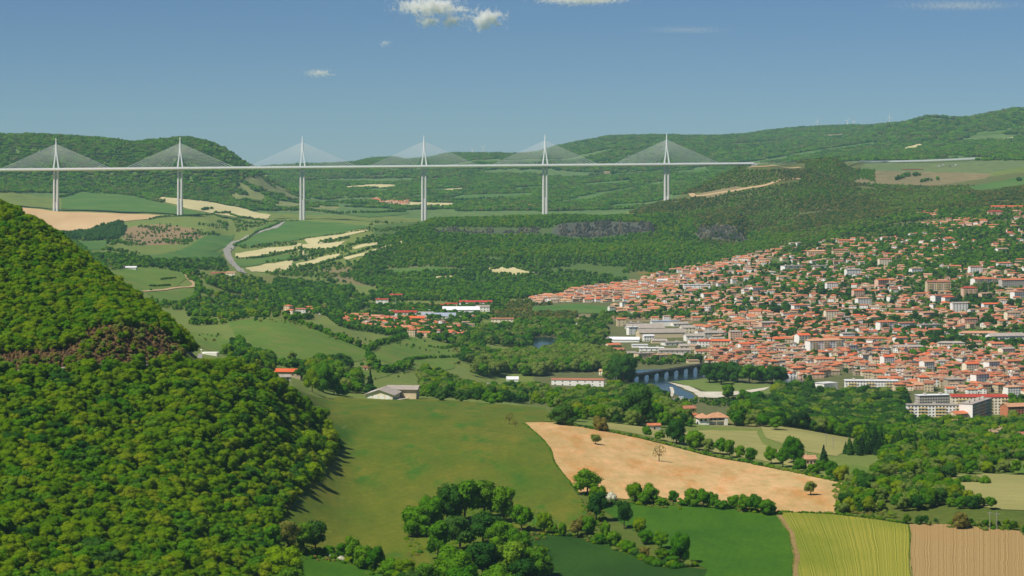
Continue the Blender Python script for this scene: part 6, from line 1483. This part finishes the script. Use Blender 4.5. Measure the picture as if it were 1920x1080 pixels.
mass('hill_wood', x, y, h, ['deep', 'green'], 27)
x, y, h = scatter([(760, 520), (1010, 500), (1020, 560), (830, 562)], 4300, 5300, 10, (7, 12), None, None, gate=.7, wl=140, seed=28, vmargin=6); mass('hill_wood', x, y, h, ['deep', 'green'], 28)
x, y, h = scatter([(915, 575), (1000, 562), (1080, 572), (1080, 600), (1000, 606), (925, 600)], 3800, 4450, 10, (5, 8), None, None, seed=29, vmargin=6); mass('hill_wood', x, y, h, ['holm', 'brown', 'holm'], 29)
x, y, h = scatter([(1258, 754), (1450, 745), (1470, 760), (1440, 790), (1380, 772), (1320, 758), (1262, 758)], 2050, 2700, 7, (2.5, 5.5), None, None, gate=.8, seed=31, vmargin=20, avoid=False)
individual(x, y, h, ['green', 'deep'], 'valley', 31)
x, y, h = scatter([(600, 585), (900, 600), (900, 640), (780, 640), (640, 615)], 3100, 3900, 12, (6, 11), None, None, gate=.7, wl=70, seed=32, vmargin=5); x, y, h = thin_houses(x, y, h, 7)
mass('garden_trees', x, y, h, ['deep', 'green'], 32)
x, y, h = scatter([(690, 540), (960, 545), (940, 600), (760, 600), (690, 580)], 3800, 4500, 11, (6, 11), None, None, gate=.62, wl=80, seed=33, vmargin=5); x, y, h = thin_houses(x, y, h, 9)
mass('garden_trees', x, y, h, ['deep', 'green'], 33)
x, y, h = scatter([(350, 600), (480, 590), (700, 640), (870, 632), (868, 700), (700, 715), (560, 700), (400, 665)], 2250, 3400, 13, (1.5, 4.5), None, None, gate=.24, wl=70, seed=60, vmargin=6, avoid=False)
mass('hill_wood', x, y, h, ['deep', 'green', 'brown'], 60)
# hedgerows: rows of bushes along field edges (view columns/rows of their foot)
HEDGE = [([(505, 594), (560, 606), (620, 630), (690, 658)], 5, 9), ([(425, 604), (450, 598), (505, 594)], 4, 8), ([(690, 660), (705, 650), (740, 640), (760, 632)], 5, 9), ([(690, 668), (700, 690), (720, 700), (760, 692), (768, 680)], 6, 10),
         ([(770, 675), (800, 672), (860, 670)], 2, 5), ([(800, 650), (830, 655), (860, 650)], 2, 5), ([(440, 645), (470, 666), (540, 690), (570, 690)], 6, 11), ([(352, 522), (372, 530), (370, 560)], 5, 9),
         ([(300, 504), (345, 512)], 5, 8), ([(330, 500), (350, 505)], 9, 14), ([(345, 514), (372, 520)], 10, 15), ([(300, 525), (330, 522)], 3, 4), ([(280, 537), (320, 536)], 3, 4),
         ([(560, 450), (620, 441), (690, 431)], 2, 5), ([(600, 455), (650, 448), (655, 446)], 5, 9), ([(445, 485), (500, 483), (556, 469), (600, 470), (640, 463)], 3, 7), ([(550, 490), (600, 475), (700, 455), (760, 440)], 4, 9), ([(560, 502), (640, 484), (760, 456)], 4, 8),
         ([(440, 460), (470, 444), (530, 416)], 3, 6), ([(280, 412), (400, 402), (470, 420), (560, 415)], 3, 6), ([(380, 395), (400, 393)], 6, 9), ([(400, 400), (430, 400)], 6, 9), ([(570, 395), (640, 402), (760, 398)], 6, 11), ([(430, 403), (500, 416)], 4, 8),
         ([(640, 372), (760, 370), (860, 376), (950, 372)], 6, 11), ([(1020, 376), (1100, 362), (1180, 352)], 6, 10), ([(640, 358), (740, 352), (870, 350)], 6, 10), ([(900, 384), (1000, 392), (1150, 392)], 8, 13),
         ([(110, 372), (150, 360), (250, 366), (300, 372)], 5, 11), ([(1680, 338), (1700, 330), (1725, 330)], 8, 13), ([(1725, 342), (1750, 338)], 7, 11), ([(1755, 338), (1760, 337)], 9, 13), ([(1905, 340), (1912, 340)], 9, 13),
         ([(700, 512), (800, 512), (890, 508), (960, 502)], 5, 9), ([(990, 518), (1020, 514)], 6, 10), ([(560, 556), (650, 546)], 3, 7), ([(200, 508), (170, 480), (140, 455)], 4, 9), ([(300, 572), (340, 572), (372, 560)], 4, 8),
         ([(980, 795), (1011, 818), (1031, 842), (1041, 872), (1062, 897), (1085, 925)], .5, 1.1), ([(1592, 910), (1572, 960)], 2, 4), ([(1460, 960), (1560, 964), (1640, 972), (1700, 982)], .8, 1.8), ([(1705, 986), (1706, 1040), (1714, 1110)], .25, .6), ([(1484, 1100), (1489, 1040), (1479, 1000), (1456, 966)], .3, .7), ([(1130, 944), (1250, 947), (1380, 955), (1460, 966)], 1.4, 3.2),
         ([(1100, 1006), (1160, 1024), (1220, 1056), (1262, 1066), (1300, 1060)], 2, 5), ([(950, 1000), (1050, 1005), (1100, 1006)], 1, 2.5), ([(530, 1034), (600, 1040), (660, 1054), (740, 1082), (790, 1115)], 2.5, 5), ([(1040, 795), (1120, 806), (1200, 822), (1300, 847), (1400, 867), (1500, 888), (1590, 908)], 1, 3.2),
         ([(1700, 983), (1780, 984), (1850, 988), (1915, 995), (2160, 1000)], 3, 6), ([(1800, 905), (1815, 903), (1845, 905), (1850, 908)], 3, 5.5), ([(1784, 945), (1800, 935), (1830, 948), (1862, 948)], 4, 8)]
for k_, (pl, h0, h1) in enumerate(HEDGE):
    P = [at(*p) for p in pl]; r = np.random.RandomState(600 + k_); hx = []; hy = []; hh = []
    for a, b_ in zip(P[:-1], P[1:]):
        L_ = (b_ - a).length; hm = (h0 + h1) / 2; n_ = max(1, int(L_ / (hm * .62)))
        for t in range(n_):
            if r.rand() < .14: continue
            q = a.lerp(b_, (t + r.rand()) / n_); hx.append(q.x + r.normal() * hm * .25); hy.append(q.y + r.normal() * hm * .5); hh.append(h0 + (h1 - h0) * r.rand())
    if P[0].y < 2000 and h1 < 9 or (1780 < pl[0][0] and pl[0][1] > 880):
        for q in range(len(hx)): add_tree(hx[q], hy[q], hh[q], 'bush' if h1 < 5.6 else 'broad', ['green', 'oak', 'deep', 'grey'][r.randint(4)], 'shrub')
    else: mass('hedgerows', np.array(hx), np.array(hy), np.array(hh), ['deep', 'green', 'green'], 700 + k_)
WOODG['shrub'] = ('shrub', 'low shrub between near fields', 'shrubs between the near fields')
# rough undergrowth round the groves, rows and wood rims
for k_, (poly, s_, g_) in enumerate((([(750, 1010), (800, 960), (900, 940), (1010, 960), (1040, 1090), (780, 1090)], 3.6, .6), ([(1090, 925), (1125, 925), (1140, 1000), (1280, 1062), (1262, 1072), (1090, 1012)], 2.6, .62),
                           ([(1560, 905), (1600, 900), (1700, 978), (1640, 974), (1566, 964)], 3.2, .6), ([(500, 1000), (560, 1010), (700, 1056), (790, 1100), (780, 1120), (640, 1056), (520, 1045)], 2.8, .6), ([(1180, 930), (1460, 955), (1460, 966), (1180, 950)], 2.4, .6),
                           ([(1700, 975), (1920, 985), (1920, 1000), (1700, 985)], 3.0, .55), ([(596, 800), (640, 836), (610, 880), (560, 930), (510, 985), (500, 975), (590, 870)], 2.4, .6))):
    x, y, h = scatter(poly, 1050, 1750, s_, (.6, 2.2) if k_ < 6 else (1.2, 3.6), None, None, gate=g_ if k_ < 6 else None, wl=14, seed=40 + k_, vmargin=20, avoid=False)
    PTS.setdefault('near_shrubs', []).append((x, y, h, np.array(['green', 'oak', 'brown', 'grey'])[np.random.RandomState(k_).choice(4, len(x))], np.full(len(x), 1.1)))
for a in ((1146, 938, 18, 22), (622, 1046, 14, 16), (640, 1052, 12, 14), (548, 846, 14, 18)):
    p_ = at(a[0], a[1]); add_tree(p_.x, p_.y, a[2] * p_.y / F, 'bush', 'white', None, lab=['white blossoming bush left of the dark wheat corner row', 'white blossoming bush in the bottom left row', 'smaller white blossoming bush right of the first in the bottom left row', 'white blossoming bush among the scrub oaks near the meadow'][[1146, 622, 640, 548].index(a[0])])
# distant hills: clumps of wood
FLANK = [(460, 330), (500, 328), (560, 362), (640, 390), (560, 393), (500, 388), (430, 374), (440, 352)]
def far(poly, y0, y1, s, h, sp, gate, wl, seed):
    x, y, hh = scatter(poly, y0, y1, s, h, None, None, gate=gate, wl=wl, seed=seed, vmargin=3)
    k = ~(inpoly(U0 + F * x / y, V0 + F * (H - gz(x, y)) / y, FLANK) & (lump(x, y, 60, 5) < .35)); x, y, hh = x[k], y[k], hh[k]
    mass('distant_wood', x, y, hh, sp, seed, 1.0)
far([(-260, 230), (0, 245), (340, 250), (420, 275), (470, 305), (520, 340), (620, 385), (560, 395), (400, 395), (300, 380), (120, 362), (-260, 360)], 6900, 8150, 17, (8, 12), ['green', 'green', 'deep', 'holm'], None, 260, 40)
far([(480, 310), (660, 290), (900, 275), (1100, 258), (1440, 240), (1600, 228), (2160, 190), (2160, 300), (1600, 302), (1500, 312), (1400, 360), (1200, 392), (900, 400), (620, 392), (500, 340)], 6950, 9900, 19, (8, 13), ['green', 'deep', 'holm', 'green'], .72, 300, 41)
far([(440, 280), (900, 270), (1100, 250), (1440, 235), (2160, 190), (2160, 292), (1500, 300), (900, 345), (440, 345)], 9900, 14800, 30, (11, 17), ['green', 'deep', 'holm'], .8, 700, 42)

def far_clump(seed, sp):
    r = np.random.RandomState(seed); lb = [(r.rand() * 1.5 - .75, r.rand() * 1.5 - .75, .36 + .12 * r.rand(), .42 + .16 * r.rand(), .42 + .16 * r.rand(), .42 + .1 * r.rand()) for _ in range(6)]
    return crown('wood_clump', lb, 130, .13, seed, MF[sp], .4)
PROT = {}
def proto(mesh, nm):
    o = bpy.data.objects.new(nm, mesh); return o
def proto_set(mass_name):
    out = {}
    if mass_name == 'distant_wood':
        for sp in ('green', 'deep', 'holm'): out[sp] = [far_clump(70 + k, sp) for k in range(3)]
    elif mass_name in ('woodland', 'near_wood'):
        for sp in MF: out[sp] = near_protos('broad', sp)
    else:
        for sp in MF:
            out[sp] = [crown('crown', lobes_broad(np.random.RandomState(200 + k), 6, (.46, .38, .54)[k], .22), 230, .07, 80 + k, MF[sp], .45) for k in range(3)]
    return out

# the 300 of each kind that show largest become trees of their own, the rest joins the woods
def kindof(t): return 'shrub' if t['s'] == 'bush' else 'conifer' if t['s'] == 'cone' else 'broadleaf'
def where(t):
    z = float(gz(t['x'], t['y'])); u = U0 + F * t['x'] / t['y']; v = V0 + F * (H - z) / t['y']
    if t['g'] in ('spur', 'spurtop'):
        a = 'left edge' if u < 120 else 'left part' if u < 260 else 'middle' if u < 400 else 'right part'
        b = 'near the top' if v < 560 else 'above the road' if v < 690 else 'below the road' if v < 760 else 'halfway down' if v < 880 else 'low down' if v < 980 else 'at the very bottom'
        return ', ' + a + ', ' + b
    if t['g'] == 'right':
        a = 'touching tan field' if u < 1610 else 'right of tan field' if u < 1670 else 'above striped field' if u < 1740 else 'left of the mown field' if u < 1790 else 'beside the mown field' if u < 1850 else 'at the right edge'
        return ', ' + a + (', back row' if v < 850 else ', middle' if v < 925 else ', front row')
    if t['g'] == 'valley': return ', ' + ('left of the barn' if u < 670 else 'behind the barn' if u < 800 else 'behind the meadow' if u < 1030 else 'below the bridge' if u < 1290 else 'behind the villas' if u < 1480 else 'below the white cube' if u < 1570 else 'below the windowed building' if u < 1660 else 'left of the apartment blocks')
    if t['g'] == 'shrub': return ', ' + ('bottom left' if u < 900 else 'near the grove' if u < 1060 else 'beside the wheat' if u < 1460 and v > 930 else 'along the upper tan field edge' if u < 1600 and v < 910 else 'under the tan field' if u < 1600 else 'above the striped field' if u < 1720 else 'above the brown field')
    return ''
byk = {}
for t in TREES: byk.setdefault(kindof(t), []).append(t)
NAME = {'shrub': 'shrub', 'conifer': 'conifer_tree', 'broadleaf': 'broadleaf_tree'}
for kd, lst in byk.items():
    def vis_size(t):
        z = float(gz(t['x'], t['y'])); v = V0 + F * (H - z) / t['y']; u = U0 + F * t['x'] / t['y']
        if v - t['h'] * F / t['y'] > 1075 or u < 5 or u > 1915: return 0
        return t['h'] / t['y'] * (2.5 if t['lab'] else 1.25 if (t['g'] not in ('spur', 'spurtop')) else 1.0)
    lst.sort(key=lambda t: -vis_size(t))
    cnt = 0
    for t in lst:
        big = t['lab'] is not None or cnt < 292
        sp = t['sp']; rr = np.random.RandomState(int(t['x'] * 7 + t['y'] * 13) % 100000)
        z = float(gz(t['x'], t['y']))
        if big and vis_size(t) > 0:
            cnt += 1
            crowns = near_protos(t['s'], sp)
            me = crowns[rr.randint(len(crowns))]
            if t['sparse']:
                me = SPARSE if 'SPARSE' in globals() else None
                if me is None:
                    SPARSE = crown('crown', lobes_broad(np.random.RandomState(5), 9, .42, .38), 420, .022, 9, MF['brown'], .9)
                    nv = len(SPARSE.vertices); me = SPARSE
                    import bmesh
                    bm = bmesh.new(); bm.from_mesh(me); bmesh.ops.delete(bm, geom=[f for f in bm.faces if len(f.verts) == 3], context='FACES'); bm.to_mesh(me); bm.free()
            r = empty(NAME[kd], (t['x'], t['y'], z - .15), rr.rand() * 6.28)
            hx = t['h'] * t['w']; r.scale = (hx * (.86 + .28 * rr.rand()), hx * (.86 + .28 * rr.rand()), t['h'])
            if t['lab']: tag(r, t['lab'], 'shrub' if kd == 'shrub' else 'tree')
            else:
                w3 = WOODG[t['g']]; lab = t.get('uniq') or (w3[1] + where(t)); gr = w3[2]; cat = w3[0]
                if kd == 'conifer' and not t.get('uniq'): lab = 'dark conifer, lower right wood' + where(t); gr = 'conifers of the lower right wood'; cat = 'tree'
                tag(r, lab, cat, gr)
            put('crown', me, r); tr = TRUNK[t['s']]; put('trunk', tr[rr.randint(len(tr))], r)
        else:
            nm = 'near_wood' if kd == 'broadleaf' else 'near_conifers' if kd == 'conifer' else 'near_shrubs'
            PTS.setdefault(nm, []).append((np.array([t['x']]), np.array([t['y']]), np.array([t['h']]), np.array([sp]), np.array([t['w']])))

print('TREES', len(TREES), {k: len(v) for k, v in byk.items()})

def instancer(name, lab, cat, data, protos):
    """one object: every point carries a tree of the set, by geometry nodes"""
    X_ = np.concatenate([d[0] for d in data]); Y_ = np.concatenate([d[1] for d in data]); Hh = np.concatenate([d[2] for d in data])
    SP = np.concatenate([d[3] for d in data]); WD = np.concatenate([d[4] for d in data]); n = len(X_)
    Zz = gz(X_, Y_) - .02 * Hh
    used = sorted(set(SP.tolist())); flat = []; start = {}
    for s_ in used: start[s_] = len(flat); flat += protos[s_]
    r = np.random.RandomState(3)
    idx = np.array([start[s_] for s_ in SP]) + (r.rand(n) * np.array([len(protos[s_]) for s_ in SP])).astype(int)
    me = bpy.data.meshes.new(name); me.vertices.add(n); me.vertices.foreach_set('co', np.stack([X_, Y_, Zz], 1).astype(np.float32).ravel())
    a = me.attributes.new('pick', 'INT', 'POINT'); a.data.foreach_set('value', idx.astype(np.int32))
    a = me.attributes.new('turn', 'FLOAT_VECTOR', 'POINT'); tv = np.zeros((n, 3), np.float32); tv[:, 2] = r.rand(n) * 6.28; tv[:, :2] = r.normal(size=(n, 2)) * .06; a.data.foreach_set('vector', tv.ravel())
    a = me.attributes.new('size', 'FLOAT_VECTOR', 'POINT'); sv = np.stack([Hh * WD, Hh * WD, Hh], 1).astype(np.float32) * (.9 + .2 * r.rand(n, 1)).astype(np.float32); a.data.foreach_set('vector', sv.ravel())
    o = bpy.data.objects.new(name, me); COL.objects.link(o)
    col = bpy.data.collections.new('set_' + name)
    for k, m_ in enumerate(flat):
        col.objects.link(bpy.data.objects.new('%03d_kind' % k, m_))
    ng = bpy.data.node_groups.new(name, 'GeometryNodeTree')
    ng.interface.new_socket('Geometry', in_out='INPUT', socket_type='NodeSocketGeometry'); ng.interface.new_socket('Geometry', in_out='OUTPUT', socket_type='NodeSocketGeometry')
    N = ng.nodes; gi = N.new('NodeGroupInput'); go = N.new('NodeGroupOutput'); iop = N.new('GeometryNodeInstanceOnPoints'); ci = N.new('GeometryNodeCollectionInfo')
    ci.inputs['Collection'].default_value = col; ci.inputs['Separate Children'].default_value = True; ci.inputs['Reset Children'].default_value = True
    def nat(nm_, ty):
        q = N.new('GeometryNodeInputNamedAttribute'); q.data_type = ty; q.inputs['Name'].default_value = nm_; return q.outputs['Attribute']
    e2r = N.new('FunctionNodeEulerToRotation')
    lk = ng.links.new
    lk(gi.outputs[0], iop.inputs['Points']); lk(ci.outputs[0], iop.inputs['Instance']); iop.inputs['Pick Instance'].default_value = True
    lk(nat('pick', 'INT'), iop.inputs['Instance Index']); lk(nat('turn', 'FLOAT_VECTOR'), e2r.inputs[0]); lk(e2r.outputs[0], iop.inputs['Rotation']); lk(nat('size', 'FLOAT_VECTOR'), iop.inputs['Scale'])
    lk(iop.outputs[0], go.inputs[0])
    md = o.modifiers.new('plant', 'NODES'); md.node_group = ng
    tag(o, lab, cat, kind='stuff'); print('MASS', name, n)
    return o
MID = proto_set('mid')
instancer('near_wood', 'dense mass of further leafy trees filling the near slopes and belts', 'wood', PTS['near_wood'], {sp: near_protos('broad', sp) for sp in MF})
if 'near_conifers' in PTS: instancer('near_conifers', 'further dark conifers among the lower right wood', 'wood', PTS['near_conifers'], {sp: near_protos('cone', sp) for sp in ('pine', 'deep', 'green')})
if 'near_shrubs' in PTS: instancer('near_shrubs', 'further low shrubs along the near field edges', 'shrubs', PTS['near_shrubs'], {sp: near_protos('bush', sp) for sp in MF})
instancer('woodland', 'grey green poplars and willows massed along the river', 'wood', PTS['woodland'], {sp: near_protos('broad', sp) for sp in MF})
instancer('garden_trees', 'dark garden trees filling the gaps between the town houses', 'trees', PTS['garden_trees'], MID)
instancer('hill_wood', 'scrub and wood covering the middle hills and the hill with cliffs', 'wood', PTS['hill_wood'], MID)
instancer('hedgerows', 'hedgerows along the distant field edges', 'hedges', PTS['hedgerows'], MID)
instancer('distant_wood', 'wood covering the distant hills behind the viaduct', 'wood', PTS['distant_wood'], proto_set('distant_wood'))
# ------------------------------------------------------------------ haze
hz = MB(); hz.box(-9800, 9800, -60, 16800, -12, 640)
mh = bpy.data.materials.new('air'); mh.use_nodes = True; n_ = mh.node_tree.nodes; n_.clear()
ho = n_.new('ShaderNodeOutputMaterial'); pv = n_.new('ShaderNodeVolumePrincipled')
pv.inputs['Color'].default_value = (0.50, 0.82, 1.0, 1); pv.inputs['Density'].default_value = 2.3e-5; pv.inputs['Anisotropy'].default_value = 0.0
mh.node_tree.links.new(pv.outputs[0], ho.inputs['Volume'])
o = hz.build('haze', mh); tag(o, kind='stuff')
# ------------------------------------------------------------------ clouds
def cloud(u, v, wpx, hpx, seed, lab, thin=1.0):
    y = 30000.0; s = y / F; r = np.random.RandomState(seed); iv, fi = ico()
    c = Vector(((u - U0) * s, y, H - (v - V0) * s)); w, h = wpx * s, hpx * s
    mb = MB(); mb.box(-w / 2, w / 2, -w * .3, w * .3, -h / 2, h / 2)
    m = bpy.data.materials.new('cloud_vapour'); m.use_nodes = True; nt = m.node_tree; nt.nodes.clear(); N = nt.nodes
    out = N.new('ShaderNodeOutputMaterial'); pv = N.new('ShaderNodeVolumePrincipled'); pv.inputs['Color'].default_value = (1, 1, 1, 1); pv.inputs['Anisotropy'].default_value = .1
    tc = N.new('ShaderNodeTexCoord'); mp = N.new('ShaderNodeMapping'); mp.vector_type = 'POINT'
    mp.inputs['Scale'].default_value = (2 / w, 2 / (w * .6), 2 / h); nt.links.new(tc.outputs['Object'], mp.inputs[0])
    ln = N.new('ShaderNodeVectorMath'); ln.operation = 'LENGTH'; nt.links.new(mp.outputs[0], ln.inputs[0])
    mp2 = N.new('ShaderNodeMapping'); mp2.inputs['Location'].default_value = (seed * 3.1, 0, seed); nt.links.new(tc.outputs['Object'], mp2.inputs[0])
    n1 = noise(nt, 4.2 / h, 6, .6, mp2.outputs[0])
    a = N.new('ShaderNodeMath'); a.operation = 'MULTIPLY_ADD'; nt.links.new(n1, a.inputs[0]); a.inputs[1].default_value = 3.4; a.inputs[2].default_value = -1.15
    b = N.new('ShaderNodeMath'); b.operation = 'SUBTRACT'; nt.links.new(a.outputs[0], b.inputs[0]); nt.links.new(ln.outputs['Value'], b.inputs[1])
    c2 = N.new('ShaderNodeMath'); c2.operation = 'MULTIPLY'; c2.use_clamp = False; nt.links.new(b.outputs[0], c2.inputs[0]); c2.inputs[1].default_value = .05 * thin
    d = N.new('ShaderNodeMath'); d.operation = 'MAXIMUM'; nt.links.new(c2.outputs[0], d.inputs[0]); d.inputs[1].default_value = 0
    e = N.new('ShaderNodeMath'); e.operation = 'MINIMUM'; nt.links.new(d.outputs[0], e.inputs[0]); e.inputs[1].default_value = .03 * thin
    nt.links.new(e.outputs[0], pv.inputs['Density']); nt.links.new(pv.outputs[0], out.inputs['Volume'])
    o = mb.build('cloud', m); o.location = c; tag(o, lab, 'cloud', kind='thing'); 
    return o
cloud(806, 12, 176, 46, 3, 'widest white puffy cloud at the top edge of the sky')
cloud(910, 34, 96, 58, 8, 'round white puffy cloud right of the widest one')
cloud(802, 40, 64, 30, 5, 'small pale cloud puff under the widest cloud, left one')
cloud(846, 38, 60, 36, 12, 'small pale cloud puff under the widest cloud, right one')
cloud(598, 137, 76, 22, 6, 'flat little cloud low over the second and third pylons', .5)
cloud(721, 81, 34, 22, 7, 'tiny cloud shred between the widest cloud and the lower flat one', .4)
cloud(1090, -4, 230, 34, 9, 'thin white cloud strip cut by the top edge right of centre', .7)

cloud(1290, 56, 240, 18, 14, 'faint thin streak of cloud high over the right pylons', .035)
cloud(1800, 10, 330, 26, 16, 'faint wide streak of cloud at the top right corner', .05)
# ------------------------------------------------------------------ things that still share a label get their place in the row
byl = {}
for o in COL.objects:
    if o.parent is None and o.get('category') and o.get('label'): byl.setdefault(o['label'], []).append(o)
CH = ['leftmost stretch', 'left stretch', 'middle stretch', 'right stretch', 'rightmost stretch']
for lab, os_ in byl.items():
    if len(os_) < 2: continue
    os_.sort(key=lambda o: o.location.x / o.location.y); n = len(os_)
    nc = 1 if n <= 24 else min(5, (n + 19) // 20)
    for c in range(nc):
        part = os_[c * n // nc:(c + 1) * n // nc]; l2 = lab + ('' if nc == 1 else ', ' + [CH[2:3], [CH[1], CH[3]], CH[1:4], [CH[0], CH[1], CH[3], CH[4]], CH][nc - 1][c])
        for k, o in enumerate(part):
            sfx = ('left one', 'right one')[k] if n == 2 else ORD[min(k, 23)] + ' from left'
            l3 = l2 + ', ' + sfx if len(part) <= 24 else l2
            o['label'] = l3 if len(l3.split()) <= 16 else l2 if len(l2.split()) <= 16 else lab
